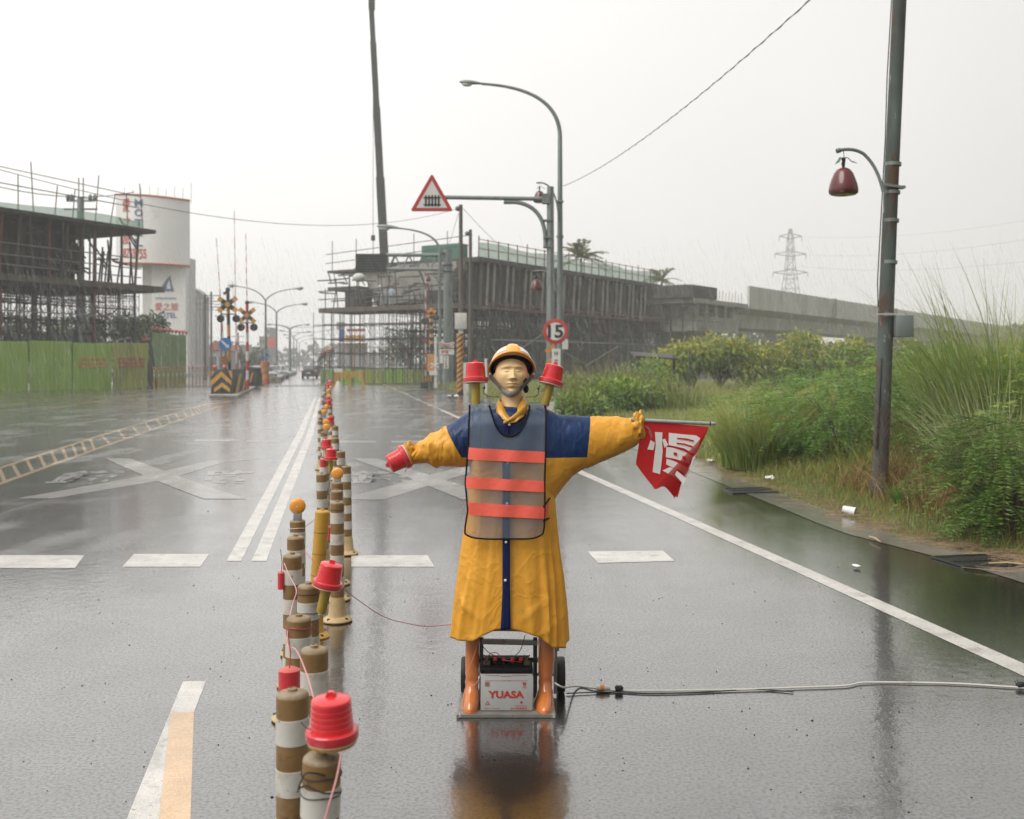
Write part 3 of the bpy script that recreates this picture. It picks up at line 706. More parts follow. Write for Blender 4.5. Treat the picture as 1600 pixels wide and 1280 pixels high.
def green_fence():
    # low green hoarding with yellow fence posts in front of the scaffold
    A, B = G(500, 598), G(666, 598.5); A2 = G(503, 590)
    T = hoarding('hoarding', 'low green hoarding below the scaffold behind the yellow barrier', A, B, 1.15, 5, ['far_panel', 'green_panel', 'olive_panel', 'green_panel', 'olive_panel'])
    for px in (511, 553, 583, 612, 640):
        a = P(px, 598, A.y); a.z = 0; q = MB(); q.tube([a + V3(0, .1, 0), a + V3(0, .1, 2.9)], .05, 6); q.build('fence_post', MT['chevron_yellow'], T)
    q = MB(); q.tube([P(505, 543, A.y + .1), P(655, 543, A.y + .1)], .03, 5); q.build('fence_rail', MT['chevron_yellow'], T)
    # curved rail barrier on its left
    C = thing('fence', 'dark curved bar fence with pink lamps at the left end of the low green hoarding', 'fence', A)
    for i, px in enumerate((497, 500, 503, 507, 511, 515)):
        b = P(px, 590, 92 - i * .6); b.z = .9; q = MB(); top = 568 - 12 - i * 1.6
        tp = P(px + 1, top, b.y); q.tube([b, V3(b.x, b.y, tp.z - .5), V3(b.x + .15, b.y, tp.z - .1), tp + V3(.4, 0, 0)], .07, 6); q.build('bar', MT['dark_steel'], C)
        q = MB(); q.ball(tp + V3(.2, 0, .15), .13, 8, 6); q.build('lamp', MT['lamp_pink'], C)
    # yellow plank barrier
    Y = thing('barrier', 'yellow plank road barrier on posts before the low green hoarding', 'barrier', G(547, 610))
    D = G(547, 608).y
    for j in range(3):
        for x0, x1 in ((523, 545), (547, 568)):
            q = MB(); q.beam(P(x0, 582 + j * 3.4, D), P(x1, 582 + j * 3.4, D), .05, .11); q.build('plank', MT['chevron_yellow'], Y)
    for px in (545.5, 567.5, 523.5):
        a = P(px, 600, D); a.z = 0; q = MB(); q.box(a + V3(0, .06, .55), (.14, .1, 1.1)); q.build('post', MT['chevron_yellow'], Y)
    L = thing('cone_lamp', 'small white warning lamp on a pale cone foot left of the yellow barrier', 'lamp', G(529, 612)); g = G(529, 612)
    q = MB(); q.lathe([(.32, 0), (.32, .05), (.1, .6)], g, 10); q.build('cone', MT['white_sign'], L)
    q = MB(); q.cyl(g + V3(0, 0, .6), g + V3(0, 0, 1.1), .05, n=6); q.build('stem', MT['chevron_yellow'], L)
    q = MB(); q.box(g + V3(0, 0, 1.25), (.5, .15, .2)); q.build('lamp_head', MT['white_sign'], L)
green_fence()

def concrete_viaduct():
    a, b = Vector((28.0, 122, 0)), Vector((87, 205, 0)); d = (b - a).normalized(); n = Vector((-d.y, d.x, 0))
    W = lambda s, t, z: a + d * s + n * t + Vector((0, 0, z))
    L = (b - a).length + 30; hexa = [(0, 1, 3, 2), (4, 6, 7, 5), (0, 4, 5, 1), (2, 3, 7, 6), (0, 2, 6, 4), (1, 5, 7, 3)]
    T = thing('concrete_viaduct', 'finished pale concrete viaduct with solid parapet behind the shrub row', 'viaduct', a)
    def blk(name, s, t, z, m='concrete'):
        q = MB(); q.add([W(x, y, c) for x in s for y in t for c in z], hexa); return q.build(name, MT[m], T)
    seg = 32.0
    for i in range(8):
        s0 = i * seg
        blk('parapet', (s0 + .02, s0 + seg - 1.6), (-.3, 0), (8.6, 10.9)); blk('pilaster', (s0 + seg - 1.55, s0 + seg - .02), (-.5, .1), (8.5, 10.95), 'raw_concrete')
        q = MB(); q.prism([(-.3, 8.6), (-.3, 8.2), (1.6, 7.6), (2.0, 6.0), (8, 6.0), (8.4, 7.6), (10.3, 8.2), (10.3, 8.6)], lambda u, v, w: W(s0 + w, u, v), seg - .05); q.build('box_girder', MT['concrete'], T)
        blk('pier', (s0 + seg - 1.3, s0 + seg + 1.3), (3, 7), (0, 6.0), 'raw_concrete')
        q = MB(); q.prism([(2, 6.0), (8, 6.0), (7, 4.6), (3, 4.6)], lambda u, v, w: W(s0 + seg - 1.6 + w, u, v), 3.2); q.build('pier_cap', MT['raw_concrete'], T)
    # open, unfinished end towards the scaffold
    U = thing('viaduct_section', 'bare unfinished concrete pier cap and beams between the scaffold and the pale viaduct', 'viaduct', W(-14, 0, 0))
    def ub(name, s, t, z, m='raw_concrete'):
        q = MB(); q.add([W(x, y, c) for x in s for y in t for c in z], hexa); return q.build(name, MT[m], U)
    ub('pier_cap', (-13, -1.5), (.4, 9), (5.2, 6.9)); ub('pier', (-10, -5), (3, 7), (0, 5.2)); ub('deck_slab', (-15, -.2), (-.2, 10), (8.2, 8.7)); ub('deck_slab', (-15.5, -9), (-.2, 10), (8.75, 10.1), 'formwork')
    for i in range(5): ub('beam_end', (-13 + i * 2.5, -12.2 + i * 2.5), (.5, 9), (6.9, 8.2))
    q = MB()
    for k in range(14): q.tube([W(-13 + k * .9, .2, 8.7), W(-13 + k * .9 + .2, .2, 9.7 + .4 * random.random())], .03, 4)
    q.build('rebar', MT['rust_pipe'], U)
    q = MB()
    for z in (6.2, 7.0, 7.6): q.tube([W(-19, -.6, z), W(-9, -.6, z + .1)], .05, 5)
    for s in (-18.5, -16, -13): q.tube([W(s, -.6, 0), W(s, -.6, 8.3)], .06, 5)
    q.build('side_scaffold', MT['scaffold_steel'], U)
concrete_viaduct()

# ================================================================ FAR TOWN
def motel_tower():
    D = 128.0; c = P(244, 568, D); c.z = 0
    T = thing('motel_tower', 'white motel tower with large drum-shaped sign top on the left', 'tower', c)
    cx, cy = c.x, c.y
    q = MB(); q.box((cx + 1.0, cy + 2, 7.5), (5.4, 4, 15)); q.build('shaft', MT['tile_grey'], T)
    q = MB(); q.box((cx + 1.9, cy - .4, 9.9), (4.2, 1.2, 8.3)); q.build('front_wall', MT['tower_white'], T)
    q = MB(); q.box((cx + 1.7, cy - .3, 3.0), (5.0, 1.2, 5.2)); q.build('lower_wall', MT['tower_white'], T)
    for z in (5.65, 4.3, 3.1): q = MB(); q.box((cx + 1.7, cy - .92, z), (5.02, .06, .07)); q.build('joint', MT['far_wall'], T)
    # drum sign: gently curved front, flat side
    def front(u, w=0):
        x = cx - 4.55 + u * 9.15; return Vector((x, cy - 1.2 - 1.5 * math.sin(math.pi * min(1, u * 1.0)) ** 1 - w, 0))
    n = 30; vs = []; zt, zb = 22.6, 14.1
    for i in range(n + 1):
        p = front(i / n); vs += [(p.x, p.y, zb - .35 * (i / n)), (p.x, p.y, zt - .75 * (i / n))]
    q = MB(); q.add(vs, [(2 * i, 2 * i + 2, 2 * i + 3, 2 * i + 1) for i in range(n)])
    k = len(vs); bx = (cx + 4.55) * (cy + 5) / (cy - 1.2); q.add([(cx - 4.55, cy + 5, zb), (bx, cy + 5, zb - .35), (bx, cy + 5, zt - .75), (cx - 4.55, cy + 5, zt), vs[0], vs[1], vs[-2], vs[-1]],
                       [(0, 3, 5, 4), (1, 6, 7, 2), (0, 1, 2, 3), (3, 2, 7, 5), (0, 4, 6, 1)])
    drum = q.build('sign_drum', MT['tower_white'], T)
    for z0, s in ((0, 0), (1, 1)):
        q = MB(); q.tube([(front(i / n, .03).x, front(i / n, .03).y, (zt - .75 * i / n) if s else (zb - .35 * i / n)) for i in range(n + 1)], .11, 5); q.build('sign_border', MT['red_print'], drum)
    def put(key, x0, x1, z0, z1, m, par=None):
        def fn(u, v):
            uu = x0 + (x1 - x0) * u; p = front(uu, .06); return (p.x, p.y, z0 + (z1 - z0) * v - .6 * uu)
        MB().text(key, fn).build('lettering', MT[m], par or drum, smooth=0)
    put('love', .11, .23, 20.4, 22.1, 'text_red'); put('of', .12, .25, 18.5, 19.9, 'text_red'); put('trip', .11, .24, 16.4, 18.0, 'text_red')
    for i, ch in enumerate('MOTEL'): put(ch, .30, .42, 21.1 - i * 1.22, 22.0 - i * 1.22, 'text_blue')
    put('phone', .12, .47, 14.75, 15.95, 'text_red')
    def flat(key, x0, x1, z0, z1, m):
        MB().text(key, lambda u, v: (cx + x0 + (x1 - x0) * u, cy - 1.06, z0 + (z1 - z0) * v)).build('lettering', MT[m], T, smooth=0)
    flat('small', .3, 2.9, 9.6, 9.85, 'text_blue'); flat('lovehotel', .2, 3.1, 8.2, 9.2, 'lamp_pink'); flat('hotel', .3, 2.9, 7.3, 7.95, 'text_blue')
    # sail emblem
    q = MB(); q.prism([(1.2, 10.6), (2.6, 10.6), (2.3, 11.4), (2.1, 12.6), (1.5, 11.9), (1.1, 11.2)], lambda u, v, w: (cx + u, cy - 1.03 - w, v), .03); q.build('emblem', MT['text_blue'], T)
    q = MB(); q.prism([(1.7, 10.9), (2.2, 10.9), (2.0, 12.0), (1.75, 11.5)], lambda u, v, w: (cx + u, cy - 1.07 - w, v), .03); q.build('emblem', MT['tower_white'], T)
    q = MB()
    for i in range(9): x = cx - 4.2 + i * 1.05; q.tube([(x, cy + .5, 21.7), (x + .05, cy + .5, 23.4 + random.random())], .03, 4)
    q.build('roof_rods', MT['wire_grey'], T)
motel_tower()

def far_blocks():
    def house(label, px0, px1, ytop, D, wall, cat='building', floors=0, cols=0, roof=None, name='far_building', dep=8):
        a, b = P(px0, 568, D), P(px1, 568, D); h = H0 + (HZ - ytop) / F * D; w = b.x - a.x
        T = thing(name, label, cat, ((a.x + b.x) / 2, D, 0))
        q = MB(); q.box((0, dep / 2, h / 2), (w, dep, h)); q.build('wall', MT[wall], T, world=False)
        q = MB()
        if roof: q.prism([(-w / 2 - .3, h + .02), (w / 2 + .3, h + .02), (w * .1, h + roof)], lambda u, v, t: (u, -.3 + t, v), dep + .6)
        else: q.box((0, dep / 2, h + .12), (w + .2, dep + .2, .24))
        q.build('roof', MT['roof_red' if roof else 'far_wall'], T, world=False)
        for i in range(floors):
            for j in range(cols):
                wn_ = q = MB(); q.box((-w / 2 + (j + .5) * w / cols, -.02, (i + .5) * h / floors), (w / cols * .55, .06, h / floors * .5)); q.build('window', MT['window_dark'], T, world=False)
        return T
    # corrugated barn-roofed building right of the motel tower
    D = 150; a = P(287, 568, D); T = thing('far_building', 'tall grey corrugated building with curved roof right of the motel tower', 'building', (P(303, 568, D).x, D, 0))
    q = MB(); pts = [(-1.5, 0), (1.5, 0), (1.5, 11.3), (.9, 12.2), (-.3, 12.7), (-1.5, 12.9)]
    q.prism(pts, lambda u, v, w: (u, w, v), 2.5); q.build('wall', MT['corrugated'], T, world=False)
    q = MB(); q.grid(lambda u, v: (-1.7 + 3.5 * u, -.3 + v * 3, 13.1 - 1.9 * u ** 2.2), 10, 2); q.build('roof', MT['far_wall'], T, world=False)
    for i in range(6): q = MB(); q.box((-1.2 + i * .48, -.06, 6.6), (.12, .1, 9.5)); q.build('cladding_rib', MT['far_wall'], T, world=False)
    house('low house with red roof behind the crossing masts', 320, 350, 548, 165, 'far_wall', roof=1.6, floors=1, cols=3)
    house('pale low shed between the masts and the street lamps', 352, 404, 545, 210, 'far_wall', floors=2, cols=5)
    house('tall narrow pale block beyond the double-armed lamps', 413, 421, 513, 260, 'far_wall', floors=6, cols=2)
    house('small distant tower with brown front left of the tall narrow block', 405, 414, 527, 255, 'raw_concrete', floors=4, cols=2)
    # signboards far up the street
    for px0, px1, y0, y1, m, lab in ((418, 431, 528, 543, 'lamp_pink', 'faded pink advertising board far up the street'), (394, 408, 542, 549, 'tarp_green', 'faded green road sign far up the street')):
        D = 230; T = thing('billboard', lab, 'billboard', (P((px0 + px1) / 2, 568, D).x, D, 0)); a, b = P(px0, y0, D), P(px1, y1, D)
        q = MB(); q.box(((a.x + b.x) / 2, D, (a.z + b.z) / 2), (b.x - a.x, .3, a.z - b.z)); q.build('board', MT[m], T)
        q = MB(); q.tube([(a.x + .4, D, 0), (a.x + .4, D, b.z)], .12, 5); q.tube([(b.x - .4, D, 0), (b.x - .4, D, b.z)], .12, 5); q.build('legs', MT['galv'], T)
    # bright shop signs seen through the scaffold
    D = 128
    T = thing('shop_front', 'shop with orange and blue signboards seen through the scaffold', 'shop', (P(545, 568, D).x, D, 0))
    for px0, px1, y0, y1, m, nm in ((524, 536, 503, 515, 'far_wall', 'upper_wall'), (530, 538, 515, 534, 'sign_blue', 'sign_panel'), (540, 570, 524, 534, 'orange_print', 'sign_panel'), (542, 571, 514, 518, 'red_print', 'awning'), (525, 572, 536, 590, 'far_wall', 'wall')):
        a, b = P(px0, y0, D), P(px1, y1, D); q = MB(); q.box(((a.x + b.x) / 2, D + (1 if 'wall' in nm else 0), (a.z + b.z) / 2), (b.x - a.x, .4, a.z - b.z)); q.build(nm, MT[m], T)
far_blocks()

def pylon():
    D = 330.0; b = P(1235, 568, D); top = P(1235, 358, D).z; T = thing('transmission_tower', 'lattice power pylon fading in the haze above the concrete viaduct', 'pylon', (b.x, D, 0)); q = MB()
    prof = [(0, 4.2), (20, 2.9), (33, 1.3), (top - 3, .8), (top, .35)]
    def hw(z): return float(np.interp(z, [p[0] for p in prof], [p[1] for p in prof]))
    zs = list(np.linspace(0, top, 15)); r = .11
    for i in range(len(zs) - 1):
        z0, z1 = zs[i], zs[i + 1]; w0, w1 = hw(z0), hw(z1)
        for sx, sy in ((-1, -1), (-1, 1), (1, -1), (1, 1)):
            q.tube([(sx * w0, sy * w0, z0), (sx * w1, sy * w1, z1)], r, 4, False)
        for sy in (-1, 1):
            q.tube([(-w0, sy * w0, z0), (w1, sy * w1, z1)], r * .6, 4, False); q.tube([(w0, sy * w0, z0), (-w1, sy * w1, z1)], r * .6, 4, False); q.tube([(-w1, sy * w1, z1), (w1, sy * w1, z1)], r * .6, 4, False)
    q.build('lattice', MT['galv'], T, world=False, smooth=0)
    for z, w in ((top - 14, 5.6), (top - 8, 5.0), (top - 2.3, 3.6)):
        q = MB()
        for s in (-1, 1):
            q.tube([(0, 0, z + 1.0), (s * w, 0, z)], .13, 4, False); q.tube([(0, 0, z - .8), (s * w, 0, z)], .13, 4, False); q.tube([(s * w, 0, z), (s * w, 0, z - 1.6)], .10, 4, False)
        q.build('cross_arm', MT['galv'], T, world=False, smooth=0)
pylon()

def crane():
    D = 98.0; T = thing('crane_boom', 'tall dark telescopic crane boom rising behind the half-built viaduct', 'crane', P(601, 410, D) * 1.0)
    a, b = P(602, 430, D), P(580, 6, D); q = MB()
    segs = [(0, .36, .50), (.36, .62, .42), (.62, .86, .35), (.86, 1.0, .30)]
    for i, (t0, t1, w) in enumerate(segs):
        q = MB(); q.beam(a.lerp(b, t0), a.lerp(b, t1), w * 1.5, w * 1.5); q.build('boom_section', MT['dark_steel'], T)
    q = MB(); q.box(b + V3(.05, 0, .1), (.55, .6, 1.3)); q.build('boom_head', MT['dark_steel'], T)
    h = P(583, 372, D); q = MB(); q.tube([V3(h.x, h.y, b.z), h], .025, 4); q.build('hoist_rope', MT['wire_grey'], T)
    q = MB(); q.box(h, (.34, .34, .5)); q.tube([h, h - V3(0, 0, 2.2)], .03, 4); q.build('hook_block', MT['dark_steel'], T)
crane()

# ================================================================ STREET FURNITURE
def lerp(a, b, t): return a + (b - a) * t
def arc_pts(p0, p1, p2, n=14):
    """quadratic curve"""
    return [p0 * (1 - t) ** 2 + p1 * 2 * t * (1 - t) + p2 * t * t for t in [i / (n - 1) for i in range(n)]]
def lamp_head(T, tip, back, s=1.0):
    d = (tip - back).normalized(); q = MB(); prof = [(0, .06), (.1, .10), (.45, .16), (.75, .13), (.92, .05)]
    L = .95 * s; u = Vector((0, 1, 0)); up = d.cross(u).normalized(); up = up if up.z > 0 else -up
    vs = []; n = 10
    for t, r in [(0, .05), (.12, .09), (.45, .15), (.75, .15), (.93, .09), (1, .02)]:
        for k in range(n):
            a = 2 * math.pi * k / n; vs.append(back + d * L * t + u * math.cos(a) * r * s + up * (math.sin(a) * r * s * (.7 if math.sin(a) > 0 else .35)))
    q.add(vs, [(i * n + k, i * n + (k + 1) % n, (i + 1) * n + (k + 1) % n, (i + 1) * n + k) for i in range(5) for k in range(n)])
    q.build('lamp_head', MT['galv'], T)
    q = MB(); q.ball(back + d * L * .66 - up * .05 * s, (.22 * s, .12 * s, .11 * s), 10, 8); q.build('lamp_glass', MT['white_sign'], T)
def street_lamp(label, px, D, y_top_straight, arm, base_r, group='single-arm street lamps', dark='galv'):
    b = P(px, 568, D); b.z = 0; T = thing('street_lamp', label, 'street lamp', b, group=group)
    z1 = P(px, y_top_straight, D).z; q = MB()
    q.tube([b, V3(b.x, b.y, z1)], [base_r, base_r * .62], 12); q.build('pole', MT[dark], T)
    tip = P(arm[0], arm[1], D); ctrl = P(px, arm[2], D)
    pts = arc_pts(V3(b.x, b.y, z1), ctrl, tip, 18); q = MB(); q.tube(pts, [lerp(base_r * .62, base_r * .36, i / 17) for i in range(18)], 10); q.build('arm', MT[dark], T)
    d = (pts[-1] - pts[-2]).normalized(); lamp_head(T, tip + d, tip - d * .05, D / 38 * .92)
    q = MB(); q.cyl(b, b + V3(0, 0, .35), base_r * 1.7, base_r * 1.2, 12); q.build('base_sleeve', MT[dark], T)
    return T
SL = street_lamp('tall grey street lamp with long curved arm rising behind the mannequin', 875, 38, 215, (752, 131, 138), .135)
SL2 = street_lamp('smaller grey street lamp with curved arm beside the thick gantry column', 687, 71, 395, (624, 357, 362), .15)

def mast_sign():
    D = 37.0; b = P(860, 568, D); b.z = 0; T = thing('sign_mast', 'thick grey mast with long arm carrying the triangular railway crossing sign', 'sign mast', b)
    q = MB(); zt = P(860, 292, D).z; q.tube([b, V3(b.x, b.y, zt)], [.16, .125], 8); q.build('mast', MT['galv'], T)
    q = MB(); a0, a1 = P(857, 311, D - .0), P(695, 308.5, D - .05); q.tube([a0, a1], .075, 10); q.build('arm', MT['galv'], T)
    q = MB(); pts = [P(787, 316, D), P(803, 316, D)] + arc_pts(P(806, 316, D), P(850, 322, D), P(852, 372, D), 12) + [P(852, 388, D)]
    q.tube(pts, .075, 8); q.build('brace', MT['galv'], T)
    q = MB(); q.box(P(853, 311, D), (.28, .32, .34)); q.build('bracket', MT['galv'], T)
    for py in (345, 372, 386):
        q = MB(); q.box(P(856, py, D), (.34, .34, .05)); q.build('clamp', MT['galv'], T)
    # triangle
    Y = D - .16
    def fn(px, py, w): p = P(px, py, Y); return (p.x, Y - w, p.z)
    def tri(t):  # inset triangle
        c = (675, 312); pts = [(675, 271), (708.5, 330.5), (641, 330.5)]; return [(c[0] + (x - c[0]) * t, c[1] + (y - c[1]) * t) for x, y in pts]
    def rounded(pts, r=.06):
        out = []
        for i, p in enumerate(pts):
            a, b2 = pts[i - 1], pts[(i + 1) % 3]
            out += [(lerp(p[0], a[0], r), lerp(p[1], a[1], r)), (lerp(p[0], lerp(a[0], b2[0], .5), r * .6), lerp(p[1], lerp(a[1], b2[1], .5), r * .6)), (lerp(p[0], b2[0], r), lerp(p[1], b2[1], r))]
        return out
    q = MB(); q.prism(rounded(tri(1)), fn, .03); s = q.build('triangle_board', MT['sign_red'], T, smooth=0)
    q = MB(); q.prism(tri(.72), lambda u, v, w: fn(u, v, .031 + w), .006); q.build('sign_face', MT['white_sign'], s, smooth=0)
    for i in range(5):
        x = 665.5 + i * 5.0; q = MB(); q.prism([(x - 1.4, 323), (x - 1.4, 306.5), (x, 304.5), (x + 1.4, 306.5), (x + 1.4, 323)], lambda u, v, w: fn(u, v, .039 + w), .006); q.build('pictogram_bar', MT['black_paint'], s, smooth=0)
    for y in (308.2, 319.2):
        q = MB(); q.prism([(662, y), (688.5, y), (688.5, y + 2.2), (662, y + 2.2)], lambda u, v, w: fn(u, v, .046 + w), .006); q.build('pictogram_rail', MT['black_paint'], s, smooth=0)
    return T
MAST = mast_sign()

def apple_lamp(label, px, py, D, wpx, arm=None, leaf=1, holder=None):
    """wax-apple shaped lantern hanging from a bent tube; (px, py) is its middle"""
    c = P(px, py, D); r = wpx / F * D / 2; T = thing('fruit_lantern', label, 'lantern', c + V3(0, 0, -r * .95), group='fruit-shaped lanterns')
    prof = [(0, -.72), (.45, -.80), (.82, -.80), (.97, -.68), (1.0, -.45), (.93, -.05), (.80, .35), (.66, .72), (.48, .98), (.22, 1.12), (.06, 1.16)]
    q = MB(); n = 28
    vs = []
    for i, (rr, z) in enumerate(prof):
        for k in range(n):
            a = 2 * math.pi * k / n; lob = 1 + .035 * math.cos(4 * a + .5) * (1 - max(0, z - .3)); vs.append(c + V3(rr * r * lob * math.cos(a), rr * r * lob * math.sin(a), z * r))
    q.add(vs, [(i * n + k, i * n + (k + 1) % n, (i + 1) * n + (k + 1) % n, (i + 1) * n + k) for i in range(len(prof) - 1) for k in range(n)] + [tuple(range(n))[::-1]])
    q.build('fruit_body', MT['apple_red'], T, smooth=70)
    q = MB(); q.tube([c + V3(0, 0, 1.1 * r), c + V3(-.03 * r, 0, 1.4 * r), c + V3(.05 * r, 0, 1.75 * r)], [.08 * r, .14 * r, .10 * r], 7); q.ball(c + V3(0, 0, 1.72 * r), .16 * r, 8, 6); q.build('stem', MT['apple_stem'], T)
    for s, L, dz in ((1, .85, -.42), (-1, .5, -.5)):
        q = MB(); b = c + V3(.08 * s * r, 0, 1.75 * r)
        q.grid(lambda u, v: b + V3(s * u * L * r, (v - .5) * .5 * r * math.sin(math.pi * min(1, u * .9 + .08)), (dz * u * u + .08 * math.sin(8 * u) + .12 * abs(v - .5) + (.22 * (v - .5) * math.sin(math.pi * u))) * r), 9, 5)
        q.build('leaf', MT['leaf_green'], T, smooth=60)
    q = MB(); q.tube([c + V3(.05 * r, 0, 1.75 * r), c + V3(0, 0, 2.35 * r)], .025 * r, 5); q.build('hanging_wire', MT['wire_black'], T)
    return T, c, r

def right_pole():
    D = 11.96; b = G(1374, 790); T = thing('utility_pole', 'leaning weathered blue-green pole at the right roadside with lantern bracket', 'pole', b)
    pts = [P(1373, 800, D), P(1377, 700, D), P(1384, 500, D), P(1392, 300, D), P(1401, 100, D), P(1409, -80, D)]; pts[0].z = -.02
    q = MB(); q.tube(pts, [.092, .09, .088, .083, .08, .078], 18); q.build('shaft', MT['pole_paint'], T)
    q = MB(); q.tube([P(1376, 712, D - .02), P(1373, 792, D - .06)], [.088, .105], 14); q.build('sleeve', MT['pole_paint'], T)
    q = MB(); q.tube([P(1368, 700, D - .07), P(1372, 640, D - .07), P(1377, 560, D - .07)], [.022, .02, .012], 6); q.build('torn_conduit', MT['dark_steel'], T)
    for py, w in ((257, .2), (301, .2), (345, .2), (410, .19), (492, .2)):
        t = (py + 80) / 880; p = P(lerp(1409, 1373, t), py, D); q = MB(); q.lathe([(.088, -.02), (.094, -.02), (.094, .02), (.088, .02)], p, 16, Matrix.Rotation(R(2.2), 3, 'Y')); q.build('strap_band', MT['galv'], T)
    q = MB(); q.beam(P(1378, 288, D - .09), P(1413, 293, D - .09), .03, .03); q.box(P(1408, 293, D - .05), (.07, .1, .03)); q.build('clamp_bar', MT['galv'], T)
    # bent arm tube
    pts = arc_pts(P(1380, 300, D - .1), P(1372, 262, D - .1), P(1352, 243, D - .1), 9) + arc_pts(P(1350, 241, D - .1), P(1332, 229, D - .1), P(1308, 236, D - .1), 9)
    q = MB(); q.tube(pts, .02, 8); q.build('lantern_arm', MT['galv'], T)
    q = MB(); q.cyl(P(1313, 234.5, D - .1), P(1307, 236.5, D - .1), .028, n=8); q.build('arm_end_cap', MT['galv'], T)
    # cabinet
    q = MB(); q.box(P(1409, 510, D - .05), (.20, .22, .25)); q.build('meter_box', MT['galv'], T, bevel=.006)
    q = MB(); q.beam(P(1370, 491, D - .12), P(1412, 491, D - .12), .02, .012); q.build('box_strap', MT['white_box'], T)
    q = MB(); q.tube([P(1393, 0, D - .1), P(1386, 120, D - .1), P(1383, 220, D - .1), P(1377, 330, D - .1), P(1371, 440, D - .1), P(1372, 480, D - .1)], .007, 5); q.build('feed_wire', MT['wire_black'], T)
    apple_lamp('dark red fruit-shaped lantern hanging from the leaning pole on the right', 1318, 287, D - .1, 44)
right_pole()

def lamp_pole_lanterns():
    D = 38.0
    q = MB(); q.tube(arc_pts(P(873, 345, D - .15), P(870, 280, D - .15), P(838, 286, D - .15), 14), .03, 8); q.tube([P(871, 315, D - .14), P(880, 315, D - .14)], .03, 6); q.build('lantern_arm', MT['galv'], SL)
    apple_lamp('small red fruit-shaped lantern at the top of the sign mast, with green leaves', 843, 309, D - .6, 19)
    q = MB(); q.tube(arc_pts(P(868, 455, D - .15), P(868, 418, D - .15), P(833, 424, D - .15), 14), .03, 8); q.build('lantern_arm', MT['galv'], SL)
    apple_lamp('small red fruit-shaped lantern hanging at mid height of the sign mast', 838, 447, D - .6, 18)
    for py in (315, 443, 470, 370): q = MB(); q.lathe([(.12, -.04), (.135, -.04), (.135, .04), (.12, .04)], P(875, py, D), 12); q.build('strap_band', MT['galv'], SL)
    q = MB(); q.tube(arc_pts(P(686, 455, 70.6), P(686, 425, 70.6), P(666, 430, 70.6), 10), .05, 6)
    q.build('lantern_arm', MT['galv'], SL2)
    apple_lamp('small faded fruit-shaped lantern below the gantry arm by the column', 669, 436, 70.4, 9)
    apple_lamp('small faded fruit-shaped lantern among the orange warning stripes near the column', 667, 504, 70.4, 9)
lamp_pole_lanterns()

def speed_sign():
    D = 31.0; c = P(868, 518, D); b = V3(c.x, D, 0); T = thing('speed_sign', 'round red-rimmed speed limit sign reading 15 behind the mannequin', 'road sign', b)
    q = MB(); q.cyl(b + V3(0, .05, 0), V3(c.x, D + .05, P(868, 500, D).z), .034, n=10); q.build('post', MT['galv'], T)
    Mx = Matrix.Rotation(R(90), 3, 'X'); r = 19.8 / F * D
    q = MB(); q.lathe([(r, -.015), (r, .012), (r - .01, .015)], c, 40, Mx); dsk = q.build('disc', MT['sign_red'], T)
    q = MB(); q.lathe([(r * .70, .0), (r * .70, .019)], c, 40, Mx); q.build('disc_face', MT['white_sign'], dsk)
    w, h = 24 / F * D, 21 / F * D
    MB().text('15', lambda u, v: (c.x + (u - .5) * w, D - .024, c.z + (v - .5) * h)).build('numerals', MT['black_paint'], dsk, smooth=0)
    c2 = P(869, 571, D); q = MB(); q.box(c2, (13.5 / F * D, .02, 52 / F * D)); pl = q.build('plate', MT['white_sign'], T)
    for i, k in enumerate(('rx', 'ry', 'rz')):
        z0 = P(0, 556 + i * 12, D).z; s = 6.5 / F * D
        MB().text(k, lambda u, v: (c2.x + (u - .5) * s, D - .014, z0 + (v) * s)).build('lettering', MT['black_paint'], pl, smooth=0)
    q = MB(); q.box(P(883, 538, 36), (9 / F * 36, .1, 16 / F * 36)); q.build('meter_box', MT['white_box'], SL)
    # yellow-black wrap on the mast foot
    D2 = 36.8
    for i, py in enumerate((545, 565, 585, 606, 622)):
        q = MB(); p = P(861, py, D2); q.beam(V3(p.x - .19, D2 - .2, p.z - .13), V3(p.x + .19, D2 - .2, p.z + .17), .02, .17, up=(0, 0, 1)); q.build('warning_strip', MT['orange_stripe'], MAST)
    # white board lying on the verge
    Db = 31.5; T4 = thing('notice_board', 'white hand-painted notice board with red characters on the verge behind the shoulder', 'notice board', G(872, 652)); a, b2 = P(846, 627, Db), P(900, 652, Db)
    q = MB(); q.box(((a.x + b2.x) / 2, Db, (a.z + b2.z) / 2), (b2.x - a.x, .04, a.z - b2.z)); bd = q.build('board', MT['white_sign'], T4)
    for k, x0 in (('rain', 846), ('gate', 876)):
        p = P(x0, 646, Db); s = 9 / F * Db; MB().text(k, lambda u, v: (p.x + u * s, Db - .024, p.z + v * s * 1.6)).build('lettering', MT['text_red'], bd, smooth=0)
    q = MB(); q.ball(P(883, 648, Db - .2), (.22, .15, .10), 10, 6); q.ball(P(893, 650, Db - .2), (.2, .12, .08), 10, 6); T5 = thing('sandbag', 'dark sandbag leaning on the white notice board', 'sandbag', P(885, 652, Db - .2)); q.build('bag', MT['rubber'], T5)
speed_sign()

